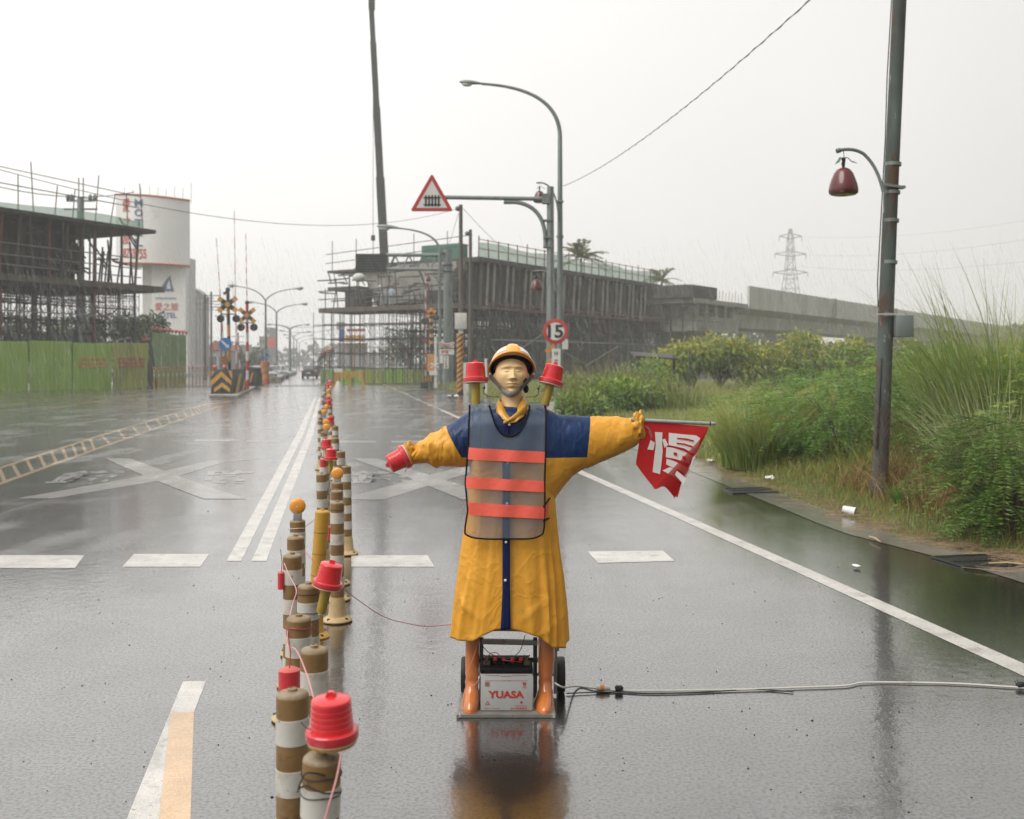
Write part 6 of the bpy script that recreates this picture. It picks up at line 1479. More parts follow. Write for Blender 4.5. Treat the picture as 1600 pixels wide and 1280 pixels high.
# ---- trolley, battery, cables
def trolley():
    T = thing('hand_trolley', 'steel hand trolley with black wheels under the mannequin\'s boots', 'trolley', w0)
    def b(q, n, mt, par=None, **k): return q.build(n, MT[mt], par or T, **k)
    def lp(px, py, dy): return w0 + m(px, py, dy)
    q = MB(); a, c = m(716, 1104, 0), m(866, 1104, 0); q.box(w0 + Vector(((a.x + c.x) / 2, .03, .0085)), (c.x - a.x, .36, .008)); b(q, 'base_plate', 'trolley_steel')
    q = MB(); q.box(w0 + Vector(((a.x + c.x) / 2, -.152, .009)), (c.x - a.x, .01, .014)); b(q, 'front_lip', 'trolley_steel')
    for px in (751, 837): q = MB(); q.beam(lp(px, 1100, .11), lp(px, 1006, .11), .02, .02); b(q, 'upright', 'dark_steel')
    q = MB(); q.beam(lp(748, 1011, .10), lp(841, 1013, .10), .02, .024); b(q, 'cross_bar', 'trolley_steel')
    q = MB(); q.beam(lp(748, 1036, .05), lp(841, 1036, .05), .012, .022); b(q, 'lower_cross_bar', 'dark_steel')
    q = MB(); q.beam(lp(870, 1100, .16), lp(870, 995, .17), .018, .02); q.box(lp(871, 1025, .16), (.03, .03, .035)); b(q, 'side_rail', 'galv')
    for px in (724, 879.5):
        c = lp(px, 1068, .22); M_ = Matrix.Rotation(R(90), 3, 'Y'); r = .088; c.z = r + .002
        q = MB(); q.lathe([(r * .62, -.020), (r * .95, -.020), (r, -.012), (r, .012), (r * .95, .020), (r * .62, .020)], c, 32, M_); W_ = b(q, 'wheel', 'rubber', smooth=30)
        q = MB(); q.lathe([(.012, -.022), (r * .62, -.016), (r * .62, .016), (.012, .022)], c, 24, M_); b(q, 'rim', 'dark_steel', W_)
    q = MB(); q.cyl(lp(722, 1068, .22) * 1.0, lp(882, 1068, .22), .008, n=8); q.v = [(x, y, .09 + (z - (1104.6 - 1068) / MS)) for x, y, z in q.v]; b(q, 'axle', 'dark_steel')
    for px, py in ((720, 1098), (756, 1106), (834, 1104), (862, 1099)):
        q = MB(); q.tube([lp(px, py, -.15), lp(px + 2, py + 4, -.165), lp(px - 2, py + 8, -.165)], .0016, 5); q.v = [(x, y, max(z, .004)) for x, y, z in q.v]; b(q, 'zip_tie', 'button')
trolley()
def battery():
    a, c = m(752, 1104), m(831.5, 1104); x0, x1 = a.x, c.x; zt, zb = (1104.6 - 1043) / MS, .0145; y0, y1 = -.10, .06; cx = (x0 + x1) / 2
    # kept in front of the boots' shafts, standing on the plate
    T = thing('battery', 'grey car battery marked YUASA standing between the orange boots', 'battery', w0 + Vector((cx, -.02, zb)))
    W = lambda x, y, z: w0 + Vector((x, y, z))
    q = MB(); q.box(W(cx, (y0 + y1) / 2, (zt + zb) / 2), (x1 - x0, y1 - y0, zt - zb)); B = q.build('case', MT['battery_grey'], T, bevel=.004)
    q = MB(); q.box(W(cx, (y0 + y1) / 2, zt + .0135), (x1 - x0 + .004, y1 - y0 + .004, .026)); q.build('lid', MT['battery_black'], T, bevel=.003)
    q = MB(); q.box(W(cx, .02, zt + .036), (x1 - x0 - .03, .05, .02)); q.build('lid_rib', MT['battery_black'], T)
    for i in range(4):
        x = lerp(774, 814, i / 3); x = (x - 795) / MS
        q = MB(); q.cyl(W(x, -.03, zt + .026), W(x, -.03, zt + .044), .0135, n=14); k = q.build('cap_collar', MT['battery_black'], T); q = MB(); q.cyl(W(x, -.03, zt + .044), W(x, -.03, zt + .056), .0115, .010, n=14); q.build('cap', MT['cap_red'], k)
    for px in (761, 823):
        x = (px - 795) / MS; q = MB(); q.box(W(x, -.04, zt + .034), (.03, .022, .016)); q.cyl(W(x, -.04, zt + .04), W(x, -.04, zt + .055), .007, n=8)
        for s in (-1, 1): q.beam(W(x, -.042, zt + .05), W(x + s * .013, -.044, zt + .072), .008, .006)
        q.build('terminal', MT['brass'], T)
    yf = y0 - .0016
    def put(key, px0, px1, py0, py1, mt='text_red'):
        a, c = m(px0, py1), m(px1, py0); MB().text(key, lambda u, v: W(lerp(a.x, c.x, u), yf, lerp(a.z, c.z, v))).build('lettering', MT[mt], B, smooth=0)
    put('yuasa', 763.5, 818.5, 1069, 1080.5); put('yu_s', 815, 823, 1063.5, 1065); put('made', 758.5, 781, 1095.5, 1097); put('maker', 797.5, 823, 1094.8, 1097.6); put('small', 805, 823, 1091.6, 1093)
    put('hot', 783, 799, 1045.8, 1047.4); put('hot', 783, 799, 1052.6, 1054.2)
    def poly(pts, w=.0):
        q = MB(); q.add([W(*(m(x, y).x, yf - w, m(x, y).z)) for x, y in pts], [tuple(range(len(pts)))]); q.build('mark', MT['text_red'], B, smooth=0)
    for y in (1045.2, 1053.3):
        for xa, xb in ((759, 782), (800, 823)): poly([(xa, y), (xb, y), (xb, y + .55), (xa, y + .55)])
    for i in range(2):
        for j in range(2):
            x, y = 758.8 + i * 3.5, 1055.6 + j * 3.6
            for q4 in ([(x, y), (x + 3, y), (x + 3, y + .7), (x, y + .7)], [(x, y + 2.4), (x + 3, y + 2.4), (x + 3, y + 3.1), (x, y + 3.1)], [(x, y), (x + .7, y), (x + .7, y + 3.1), (x, y + 3.1)], [(x + 2.3, y), (x + 3, y), (x + 3, y + 3.1), (x + 2.3, y + 3.1)]): poly(q4)
    poly([(815, 1056.4), (823, 1056.4), (821, 1058.2), (817, 1058.2)]); poly([(816.4, 1058.6), (821.6, 1058.6), (820.6, 1059.8), (817.4, 1059.8)]); poly([(817.3, 1060), (818.6, 1060), (818.4, 1062.5), (817.6, 1062.5)]); poly([(819.6, 1060), (820.8, 1060), (820.4, 1062.5), (819.7, 1062.5)])
    for pts in ([(762, 1085), (763, 1085), (760, 1090), (759, 1090)], [(762, 1085), (763, 1085), (766, 1090), (765, 1090)], [(759, 1089.6), (766, 1089.6), (766, 1090.4), (759, 1090.4)], [(812, 1086), (815, 1084.6), (817, 1086.5), (814, 1089.5)]): poly(pts)
battery()
def cables():
    def cable(name, label, pts, r, mt, cat='cable', n=8):
        T = thing(name, label, cat, pts[0]); q = MB(); P_ = []
        for i in range(len(pts) - 1):
            p0, p1, p2, p3 = pts[max(i - 1, 0)], pts[i], pts[i + 1], pts[min(i + 2, len(pts) - 1)]
            for k in range(n):
                t = k / n; P_.append(.5 * ((2 * p1) + (p2 - p0) * t + (2 * p0 - 5 * p1 + 4 * p2 - p3) * t * t + (3 * p1 - p0 - 3 * p2 + p3) * t ** 3))
        q.tube(P_ + [pts[-1]], r, 6); q.build('strand', MT[mt], T); return T
    lp = lambda px, py, dy: w0 + m(px, py, dy)
    cable('wire', 'black wire looping from the coat hem to the right battery terminal side', [lp(751, 985, -.05), lp(755, 1000, -.1), lp(770, 1011, -.13), lp(795, 1016, -.14), lp(812, 1006, -.12), lp(820, 986, -.08)], .002, 'wire_black', 'wire')
    cable('wire', 'black wire dropping from the coat hem to the left battery terminal', [lp(750, 985, -.05), lp(753, 1005, -.08), lp(757, 1020, -.09), lp(760, 1031, -.06)], .0022, 'wire_black', 'wire')
    cable('wire', 'red wire arching over the battery caps', [lp(760, 1030, -.06), lp(765, 1012, -.12), lp(776, 1009, -.12), lp(786, 1021, -.1), lp(800, 1024, -.1), lp(815, 1028, -.07)], .0018, 'wire_red', 'wire')
    cable('wire', 'thin red wire hanging in a loop over the left boot', [lp(749, 986, -.06), lp(744, 1010, -.09), lp(732, 1040, -.10), lp(731, 1058, -.10), lp(741, 1061, -.10), lp(750, 1050, -.10), lp(752, 1035, -.06)], .0015, 'wire_pink', 'wire')
    g = lambda px, py, z=.008: Vector((G(px, py).x, G(px, py).y, z))
    pts = [lp(866, 1062, -.05), lp(880, 1072, -.02), g(900, 1076, .012), g(930, 1078), g(960, 1081), g(1010, 1082), g(1090, 1081), g(1160, 1080), g(1240, 1077), g(1320, 1074), g(1350, 1069), g(1420, 1069), g(1500, 1071), g(1600, 1077), g(1680, 1080)]
    cable('power_cable', 'long white cable lying across the wet road from trolley to right edge', pts, .0048, 'cable_white')
    g2 = [g(885, 1086), g(960, 1083, .006), g(1010, 1085, .006), g(1080, 1084, .006), g(1180, 1079.5, .006), g(1240, 1083, .006)]
    cable('wire', 'thin black wire running beside the white cable on the road', g2, .003, 'wire_black', 'wire')
    for px, py, c, lab, w in ((942, 1081, 'cable_white', 'taped yellowish plug joint on the white cable', .07), (967, 1082, 'rubber', 'black plug joint on the white cable', .038), (1596, 1076, 'rubber', 'dark plug at the right end of the white cable', .05)):
        p = g(px, py, .018); T = thing('cable_joint', lab, 'plug', p); q = MB(); q.tube([p + V3(-w / 2, 0, 0), p + V3(-w / 3, 0, .002), p + V3(w / 3, 0, .002), p + V3(w / 2, 0, -.002)], [.010, .016, .015, .009], 10); o = q.build('housing', MT[c], T)
        if c == 'cable_white': q = MB(); q.tube([p + V3(-w * .2, 0, .002), p + V3(w * .1, 0, .002)], .0165, 10); q.build('tape', MT['orange_stripe'], T)
cables()

# ================================================================ DELINEATOR POSTS
def post_proto(kind):
    T = thing('delineator_post', 'post', 'delineator post', (0, 0, 0)); H = .77; r = .0435
    def b(q, n, mt, par=None, smooth=35): return q.build(n, MT[mt], par or T, world=False, smooth=smooth)
    q = MB(); q.lathe([(0, .004), (.095, .004), (.097, .012), (.085, .026), (.062, .036), (.056, .05), (.050, .12), (r, .16)], n=28); B = b(q, 'base', 'post_base' if kind != 'yellow' else 'post_yellow')
    for k in range(4):
        a = math.pi / 4 + k * math.pi / 2; q = MB(); q.lathe([(.011, .018), (.011, .031), (.006, .033)], (.078 * math.cos(a), .078 * math.sin(a), 0), 10); b(q, 'bolt', 'dark_steel', B)
    mt = 'post_brown' if kind != 'yellow' else 'post_yellow'
    q = MB(); q.lathe([(r, .155), (r, H - .012)], n=28); b(q, 'tube', mt)
    q = MB(); q.lathe([(r, H - .0125), (r - .0015, H - .007), (r - .006, H - .0025), (r - .013, H - .0005), (.0125, H + .001), (.013, H + .008), (.009, H + .010), (.008, H + .007), (0, H + .006)], n=28); b(q, 'cap', 'post_top' if kind != 'yellow' else mt, smooth=50)
    if kind == 'striped':
        for k in range(4):
            z1 = H - .068 - k * .137; q = MB(); q.lathe([(r - .001, z1), (r + .0016, z1 - .001), (r + .0016, z1 - .069), (r - .001, z1 - .07)], n=28); b(q, 'white_band', 'post_white')
    elif kind == 'yellow':
        for k in range(4): z = H - .13 - k * .13; q = MB(); q.lathe([(r, z), (r + .0012, z - .001), (r + .0012, z - .004), (r, z - .005)], n=28); b(q, 'seam', 'post_brown')
        for k in range(5): z = .20 + k * .016; q = MB(); q.lathe([(r, z), (r + .004, z + .003), (r + .004, z + .007), (r, z + .010)], n=28); b(q, 'rib', mt)
    return T
PP = {'striped': post_proto('striped'), 'yellow': post_proto('yellow')}; PU = {}
NEAR = [(505, 1175, 'striped', (1, 2), 'front post below the big red beacon lamp, grimy cap, black wire tied round it'),
        (457, 1080, 'striped', (0, 0), 'tall brown and white post left of the big red beacon lamp'),
        (491, 1012, 'striped', (0, 0), 'striped post with yellowed reflective band just behind the big red beacon lamp'),
        (467, 963, 'striped', (0, 1), 'striped post with thin wire round its cap in front of the leaning lamp'),
        (482, 913, 'striped', (0, 0), 'striped post with the tilted red beacon lamp tied to it'),
        (457, 866, 'striped', (0, 0), 'striped post with torn top band, second left of the yellow post'),
        (462, 838, 'striped', (0, 0), 'grey-capped striped post directly in front of the amber reflector post'),
        (465, 812, 'striped', (0, 0), 'striped post carrying the big amber reflector left of the yellow post'),
        (504, 797, 'yellow', (0, 4), 'plain yellow post leaning right in the middle of the row'),
        (527, 784, 'striped', (0, 0), 'striped post with peeling orange patches right of the yellow post'),
        (526, 766, 'striped', (0, 0), 'grey-topped striped post just behind the peeling one'),
        (527, 753, 'striped', (0, 0), 'striped post carrying an amber reflector right of the row centre')]
posts = []
def put_post(kind, loc, tilt, label):
    p = PP[kind] if not PU.get(kind) else copy_tree(PP[kind]); PU[kind] = 1
    p.rotation_mode = 'ZYX'; p.location = loc; p.rotation_euler = (R(tilt[0]), R(tilt[1]), random.uniform(0, 6.28)); tag(p, label, None, 'delineator posts down the road'); posts.append(p); return p
for px, yt, kind, tilt, lab in NEAR:
    D = (H0 - .77) * F / (yt - HZ); t = P(px, yt, D); off = .77 * math.tan(R(tilt[1])); put_post(kind, (t.x - off, D, 0), tilt, lab)
FAR_D = [8.3, 8.9, 9.6, 10.4, 11.3, 12.3, 13.4, 14.6, 16, 17.6, 19.4, 21.4, 23.6, 26, 28.6, 31.5, 35, 39, 43.5, 48.5, 54, 60, 66, 73]
def row_x(D, right): return float(np.interp(D, [6, 8, 12, 20, 30, 75], [-1.16, -1.38, -2.12, -3.62, -5.42, -13.5])) + (.10 if right else -.09)
for i, D in enumerate(FAR_D):
    right = i % 2 == 1; kind = 'striped'
    put_post(kind, (row_x(D, right) + random.uniform(-.03, .03), D, 0), (random.uniform(-1.5, 1.5), random.uniform(-1.5, 1.5)), '%s post %s in the row, counted from the amber reflector post right of centre' % ('yellow' if kind == 'yellow' else 'striped', ordn(i)))

# lamps on the posts
def on_post(i, z): p = posts[i]; return p.matrix_basis @ Vector((0, 0, z))
bpy.context.view_layer.update()
place(BN, USED, 'big red beacon lamp on the frontmost post', P(519, 1153, 2.33), (3, -1), group='red beacon lamps')
place(BH, USED, 'tilted red beacon lamp with pale handle tied to a post left of the mannequin', P(511, 916, 4.05), (2, 13))
place(BH, USED, 'red beacon lamp just above and left of the large amber reflector in the row', P(517, 718, 8.9), (0, 2))
place(BH, USED, 'white-topped red beacon lamp next beyond the one by the amber reflector', P(510.5, 701, 10.2), (0, -3))
place(BN, USED, 'small red beacon lamp right of the paired amber reflectors', P(516, 662, 14.2), (0, 0))
for i, (px, py, D) in enumerate(((514, 633, 20), (512.5, 627, 23), (513, 606, 37), (516, 604, 41), (513, 601.5, 46), (517, 599, 52))):
    place(BN, USED, 'tiny red beacon lamp far down the post row, %s beyond the paired amber reflectors' % ordn(i), P(px, py, D), (0, 0), 1 + .35 * (i > 1))
def amber_proto():
    T = thing('amber_reflector', 'amber', 'reflector lamp', (0, 0, 0)); r = .045; Mx = Matrix.Rotation(R(90), 3, 'X')
    q = MB(); q.lathe([(0, -.016), (r * .92, -.016), (r, -.008), (r, .008), (r * .9, .014), (r * .5, .019), (.006, .02), (0, .02)], (0, 0, .075), 36, Mx); d = q.build('disc', MT['amber'], T, world=False)
    q = MB(); q.lathe([(0, .02), (.004, .02), (.003, .023)], (0, 0, .075), 10, Mx); q.build('screw', MT['button'], d, world=False)
    q = MB(); q.box((0, .0, .018), (.046, .028, .045)); q.build('neck', MT['grey_plastic'], T, world=False, bevel=.004); return T
AM = amber_proto()
for i, (px, py, D, lab) in enumerate(((465, 791, 5.82, 'large amber disc reflector on the post left of the plain yellow post'), (527, 740, 7.7, 'large amber disc reflector on the right of the post row'),
        (510, 668, 12.7, 'nearer of the paired amber disc reflectors'), (509.5, 660.5, 13.5, 'further of the paired amber disc reflectors'), (506.5, 644, 16.6, 'amber disc reflector above the paired ones, on the left of the row'),
        (510, 636, 18.6, 'amber disc reflector slightly right, next beyond the left one'), (514.5, 620.5, 24.5, 'small amber disc reflector below the distant red lamps'), (512.5, 612.5, 29.5, 'small amber disc reflector beside the distant red lamps'), (517, 606, 36, 'tiny amber disc reflector far down the row'), (516, 596, 55, 'tiniest amber disc reflector at the far end of the row'))):
    o = AM if i == 0 else copy_tree(AM); p = P(px, py, D); o.location = p - V3(0, 0, .075); o.rotation_euler = (0, 0, R(random.uniform(-6, 6))); tag(o, lab, None, 'amber disc reflectors')
    if i > 5: o.scale = (1.25,) * 3
# cylindrical red tube lamps hung on posts
def tube_lamp(label, px, py, D, h, r, ribs=True):
    c = P(px, py, D); T = thing('tube_lamp', label, 'tube lamp', c + V3(0, 0, -h / 2), group='red tube lamps on the posts'); n = 48
    q = MB(); vs = []
    for z in (-h / 2, h / 2):
        for k in range(n): a = 2 * math.pi * k / n; rr = r * (1 + (.03 if k % 2 else 0)); vs.append(c + V3(rr * math.cos(a), rr * math.sin(a), z))
    q.add(vs, [(k, (k + 1) % n, n + (k + 1) % n, n + k) for k in range(n)] + [tuple(range(n))[::-1], tuple(range(n, 2 * n))]); q.build('lens', MT['beacon_flange'], T, smooth=20)
    q = MB(); q.cyl(c + V3(0, 0, h / 2), c + V3(0, 0, h / 2 + .006), r * .95, r * .7, 20); q.build('lid', MT['lamp_pink'], T)
    q = MB(); q.tube([c + V3(0, 0, h / 2), c + V3(.004, 0, h / 2 + .05), c + V3(-.004, 0, h / 2 + .11)], .0018, 5); q.build('lead', MT['wire_red'], T)
tube_lamp('ribbed red tube lamp hanging behind the tall post left of the big beacon', 452, 1062, 3.05, .058, .031)
tube_lamp('narrow red tube lamp on the left side of the torn-band post', 439.5, 908, 4.75, .075, .016)
tube_lamp('red tube lamp between the yellow post and the peeling post', 515, 834, 6.9, .09, .022)
tube_lamp('red cup-shaped tube lamp left of the red beacons further down the row', 505, 724, 9.2, .068, .029)
tube_lamp('small red tube lamp at the foot of the two red beacons', 507, 696, 11, .06, .026)
# wires strung along the posts
def swire(label, pts, r=.0016, mt='wire_pink'):
    T = thing('wire', label, 'wire', pts[0], group='wires strung along the posts'); q = MB(); P_ = []
    for i in range(len(pts) - 1):
        p0, p1, p2, p3 = pts[max(i - 1, 0)], pts[i], pts[i + 1], pts[min(i + 2, len(pts) - 1)]
        for k in range(8):
            t = k / 8; P_.append(.5 * ((2 * p1) + (p2 - p0) * t + (2 * p0 - 5 * p1 + 4 * p2 - p3) * t * t + (3 * p1 - p0 - 3 * p2 + p3) * t ** 3))
    q.tube(P_ + [pts[-1]], r, 5); q.build('strand', MT[mt], T)
swire('pink and white twin wire running down the front post to the frame bottom', [P(533, 1178, 2.28), P(526, 1215, 2.25), P(516, 1250, 2.22), P(506, 1285, 2.2), P(490, 1330, 2.15)], .0022)
swire('pink and white twin wire from the big beacon back to the left posts', [P(494, 1105, 2.4), P(478, 1050, 2.8), P(462, 1015, 3.2), P(450, 1010, 3.5), P(450, 980, 3.6), P(457, 945, 3.9), P(463, 922, 4.0), P(452, 900, 4.4), P(444, 880, 4.62)], .0021)
swire('dark red wire hanging from the tilted beacon across to the mannequin', [P(534, 918, 4.1), P(560, 938, 4.3), P(600, 964, 4.6), P(640, 975, 4.8), P(670, 979, 4.9), P(705, 976, 4.95)], .0017, 'wire_red')
swire('dark red wire between the amber reflector post and the tilted beacon', [P(476, 862, 5.2), P(488, 875, 5.0), P(502, 888, 4.6)], .0016, 'wire_red')
swire('thin brown wire from the amber reflector post to the yellow post', [P(478, 822, 5.7), P(485, 817, 5.9), P(491, 813, 6.1)], .0018, 'wire_red')
def wire_ring(i, z, m_='wire_black', r=.0455, th=.0018):
    q = MB(); pts = [Vector((r * math.cos(a), r * math.sin(a), z + .002 * math.sin(3 * a))) for a in np.linspace(0, 2 * math.pi, 28)]; q.tube(pts, th, 5); q.build('tied_wire', MT[m_], posts[i], world=False)
wire_ring(0, .728); wire_ring(0, .685); wire_ring(3, .735, 'wire_red'); wire_ring(4, .735); wire_ring(4, .66); wire_ring(7, .725, 'button'); wire_ring(9, .72)
swire('black wire tail sticking out left from the front post', [P(508, 1212, 2.29), P(480, 1208, 2.28), P(470, 1222, 2.29), P(465, 1238, 2.3)], .002, 'wire_black')
swire('knotted black wire loop round the white band of the front post', [P(533, 1238, 2.29), P(508, 1240, 2.27), P(486, 1232, 2.28), P(478, 1228, 2.29), P(466, 1232, 2.3)], .0022, 'wire_black')

# ================================================================ LITTER, GRATES, DEBRIS
def grate(label, q4):
    a, b, c, d = [G(*p) for p in q4]; T = thing('drain_grate', label, 'drain grate', (a + b + c + d) / 4); n = 15
    def pt(u, v, z): p = (a * (1 - u) + b * u) * (1 - v) + (d * (1 - u) + c * u) * v; return V3(p.x, p.y, z)
    q = MB(); q.add([pt(u, v, .0075) for u, v in ((0, 0), (1, 0), (1, 1), (0, 1))], [(0, 1, 2, 3)]); q.build('pit', MT['grate_iron'], T, smooth=0)
    for i in range(n): q = MB(); u = (i + .5) / n; q.beam(pt(u, .02, .009), pt(u, .98, .009), .016, .008); q.build('bar', MT['grate_iron'], T)
    q = MB()
    for e in (((0, 0), (1, 0)), ((1, 0), (1, 1)), ((1, 1), (0, 1)), ((0, 1), (0, 0)), ((0, .5), (1, .5))): q.beam(pt(*e[0], .011), pt(*e[1], .011), .02, .012)
    q.build('frame', MT['grate_iron'], T)
grate('black iron drain grate in the gutter at the right edge of the frame', [(1508, 888), (1640, 886), (1560, 868), (1455, 872)])
grate('smaller iron drain grate in the gutter further up beside the flag', [(1146, 772), (1216, 770), (1196, 763), (1130, 765)])
def cup():
    g = G(1328, 806); T = thing('paper_cup', 'crushed white paper cup lying on its side by the gutter', 'cup', g); c = g + V3(0, 0, .055); d = V3(.8, -.55, -.18).normalized(); u, v = frame(d)
    q = MB(); q.tube([c - d * .075, c + d * .06], [.038, .052], 20, False); q.build('wall', MT['litter_white'], T); q = MB(); q.tube([c - d * .076, c - d * .07], .038, 16); q.build('bottom', MT['litter_white'], T); q = MB(); q.tube([c + d * .035, c + d * .036], .046, 16); q.build('inside_shade', MT['rubber'], T)  # black disc paints the shade inside the white cup
cup()
def scrap(label, px, py, sx, sy, mt, h=.05, name='litter_scrap'):
    g = G(px, py); x, y = g.x, g.y; z = verge_h(x, y) + .02; s = random.random() * 50; T = thing(name, label, 'litter', (x, y, z)); q = MB()
    q.grid(lambda u, v: (x + (u - .5) * sx, y + (v - .5) * sy, z + h * (.5 + .8 * fbm(Vector((u * 3 + s, v * 3, 0)), 3))), 12, 10); q.build('crumpled_sheet', MT[mt], T)
scrap('round white plastic scrap in the verge grass near the flag', 1111, 724, .14, .14, 'litter_white', .06)
scrap('white plastic scrap at the grass edge left of the leaning pole', 1203, 752, .13, .18, 'litter_white', .05)
scrap('pale blue plastic bag in the grass right of the flag pole', 1139, 668, .3, .4, 'litter_blue', .1)
scrap('small white scrap on the wet asphalt inside the gutter line', 1338, 888, .05, .09, 'litter_white', .008)
scrap('white scrap on the gravel behind the mannequin at the left verge', 708, 622, .5, .6, 'litter_white', .15)
def debris():
    n = 700; V = []; Fc = []
    for i in range(n):
        D = 3.4 + 12 * random.random() ** 1.6; x = random.uniform(-.55 * D, min(.5 * D, edge_x(D) - .1)); s = random.uniform(.002, .006) * (1.6 if random.random() < .06 else 1); k = len(V); a = random.random() * 6
        for j in range(5): V.append((x + s * math.cos(a + j * 1.256) * (1 + .5 * random.random()), D + s * math.sin(a + j * 1.256), -.001))
        V.append((x, D, s * .85)); Fc += [(k + j, k + (j + 1) % 5, k + 5) for j in range(5)]
    o = np_mesh('road_debris', V, Fc, MT['pebble']); tag(o, 'scattered pebbles and specks of dirt on the wet asphalt', 'debris', kind='stuff')
    n = 1000; V = []; Fc = []
    for i in range(n):
        D = random.choice((random.uniform(6.2, 12), random.uniform(6.5, 9.5), random.uniform(10, 22))); x = edge_x(D) + random.gauss(-.10, .17) - .30 * mnoise.noise(Vector((D * .9, 0, 5))); a = R(random.gauss(15, 32)) + (random.random() < .15) * 1.4; L = random.uniform(.06, .22); w = .0022
        z0 = max(.01, verge_h(x, D) + .016) + random.random() * .014; dx, dy = math.cos(a) * L, math.sin(a) * L; k = len(V)
        V += [(x - dx, D - dy - w, z0), (x + dx, D + dy - w, z0 + .004), (x + dx, D + dy + w, z0 + .007), (x - dx, D - dy + w, z0 + .003)]; Fc.append((k, k + 1, k + 2, k + 3))
    o = np_mesh('dead_straw', V, Fc, MT['straw']); tag(o, 'matted reddish dead straw along the road edge', 'straw', kind='stuff')
    for i, (a, b) in enumerate((((1358, 843), (1376, 852)), ((1545, 886), (1600, 887)))):
        p, q_ = G(*a), G(*b); T = thing('dry_stem', ('bent pale dry stem at the gutter below the leaning pole', 'long pale dry stem lying across the iron grate')[i], 'stem', p); q = MB(); q.tube([p + V3(0, 0, .03), (p + q_) / 2 + V3(.01, .02, .035), q_ + V3(0, 0, .03)], [.006, .008, .005], 6); q.build('stalk', MT['litter_white'], T) if False else q.build('stalk', MT['post_base'], T)
debris()

# ================================================================ VEGETATION
def vnorm(a): return a / np.maximum(np.linalg.norm(a, axis=-1, keepdims=True), 1e-9)
LEAF_K = np.array([1.62, 1.42, 1.15])
class Veg:
    def __init__(s): s.V = []; s.F = []; s.C = []; s.n = 0
    def add(s, V, Fc, C):
        s.V.append(V.reshape(-1, 3)); s.F.append(Fc.reshape(-1, 4) + s.n); s.C.append(C.reshape(-1, 3)); s.n += len(s.V[-1])
    def blades(s, root, L, az, lean, droop, w, col, tip=None, seg=4):
        """arching grass blades: all arguments arrays of N"""
        N = len(root); t = np.linspace(0, 1, seg + 1)[None, :]
        h = (L * lean)[:, None] * t ** 1.7; z = L[:, None] * (np.sqrt(np.maximum(1 - lean ** 2 * .6, .1))[:, None] * t - droop[:, None] * t ** 3)
        dx, dy = np.cos(az)[:, None], np.sin(az)[:, None]
        c = np.stack([root[:, :1] + dx * h, root[:, 1:2] + dy * h, root[:, 2:3] + z], -1)
        wa = rng.uniform(0, math.pi, N); sd = np.stack([np.cos(wa), np.sin(wa), np.zeros(N)], -1)[:, None, :] * (w[:, None] * (1 - t ** 1.6) * .5 + .0004)[..., None]
        V = np.stack([c - sd, c + sd], 2); k = np.arange(N)[:, None] * 2 * (seg + 1) + np.arange(seg)[None] * 2
        Fc = np.stack([k, k + 1, k + 3, k + 2], -1); tipc = col if tip is None else tip
        C = col[:, None, :] * (1 - t[..., None] ** 2) + tipc[:, None, :] * t[..., None] ** 2; C = np.repeat(C[:, :, None, :], 2, 2)
        s.add(V, Fc, C); return s
    def leaves(s, c, d, L, w, col, fold=.25):
        """diamond leaves at c pointing along d"""
        N = len(c); d = vnorm(d); r = rng.normal(size=(N, 3)); u = vnorm(np.cross(d, r)); n = np.cross(d, u); L = L[:, None]; w = w[:, None]
        V = np.stack([c, c + d * L * .45 + u * w * .5 + n * w * fold, c + d * L, c + d * L * .45 - u * w * .5 + n * w * fold], 1)
        k = np.arange(N)[:, None] * 4; s.add(V, np.concatenate([k, k + 1, k + 2, k + 3], 1), np.repeat(col[:, None, :], 4, 1)); return s
    def fronds(s, root, d, L, col, pairs=11, ll=.11, lw=.022, droop=.5):
        """feathery compound leaves"""
        N = len(root); d = vnorm(d); t = np.linspace(.08, 1, pairs)[None, :, None]; Lx = L[:, None, None]
        c = root[:, None] + d[:, None] * Lx * t; c[..., 2] -= (droop * L)[:, None] * t[..., 0] ** 2 if np.ndim(droop) else droop * L[:, None] * t[..., 0] ** 2
        up = np.array([0, 0, 1.0]); sd = vnorm(np.cross(d, up))
        for sg in (-1, 1):
            dd = sd[:, None] * sg + d[:, None] * .55 + rng.normal(0, .12, c.shape) - np.array([0, 0, .25]); ls = np.repeat((L / .6)[:, None], pairs, 1) * ll * (np.sin(np.linspace(.35, 2.9, pairs))[None] * .6 + .45)
            cc = np.repeat(col[:, None], pairs, 1) * rng.uniform(.8, 1.2, (N, pairs, 1))
            s.leaves(c.reshape(-1, 3), dd.reshape(-1, 3), ls.ravel(), np.full(N * pairs, lw) * (L.mean() / .6), cc.reshape(-1, 3), .05)
        # stalk
        s.leaves(root, d * 1.0 - np.array([0, 0, droop if np.ndim(droop) == 0 else .3]) * .6, L, np.full(N, .012), col * .8, 0); return s
    def build(s, name, mt, parent=None, k=1.0):
        V = np.concatenate(s.V)
        if parent is not None: V = V - np.array(org(parent))
        return np_mesh(name, V, np.concatenate(s.F), MT[mt], np.minimum(np.concatenate(s.C) * LEAF_K, .6), parent)
def cols(base, N, v=.25, alt=None, pa=.0):
    c = np.array(base)[None] * rng.uniform(1 - v, 1 + v, (N, 1)) * rng.uniform(.9, 1.1, (N, 3))
    if alt is not None: m_ = rng.random(N) < pa; c[m_] = np.array(alt)[None] * rng.uniform(1 - v, 1 + v, (m_.sum(), 1))
    return c
vh = lambda X, Y: np.array([verge_h(float(a), float(b)) for a, b in zip(X, Y)])
ex = lambda Y: np.interp(Y, EY, EX)
U = rng.uniform
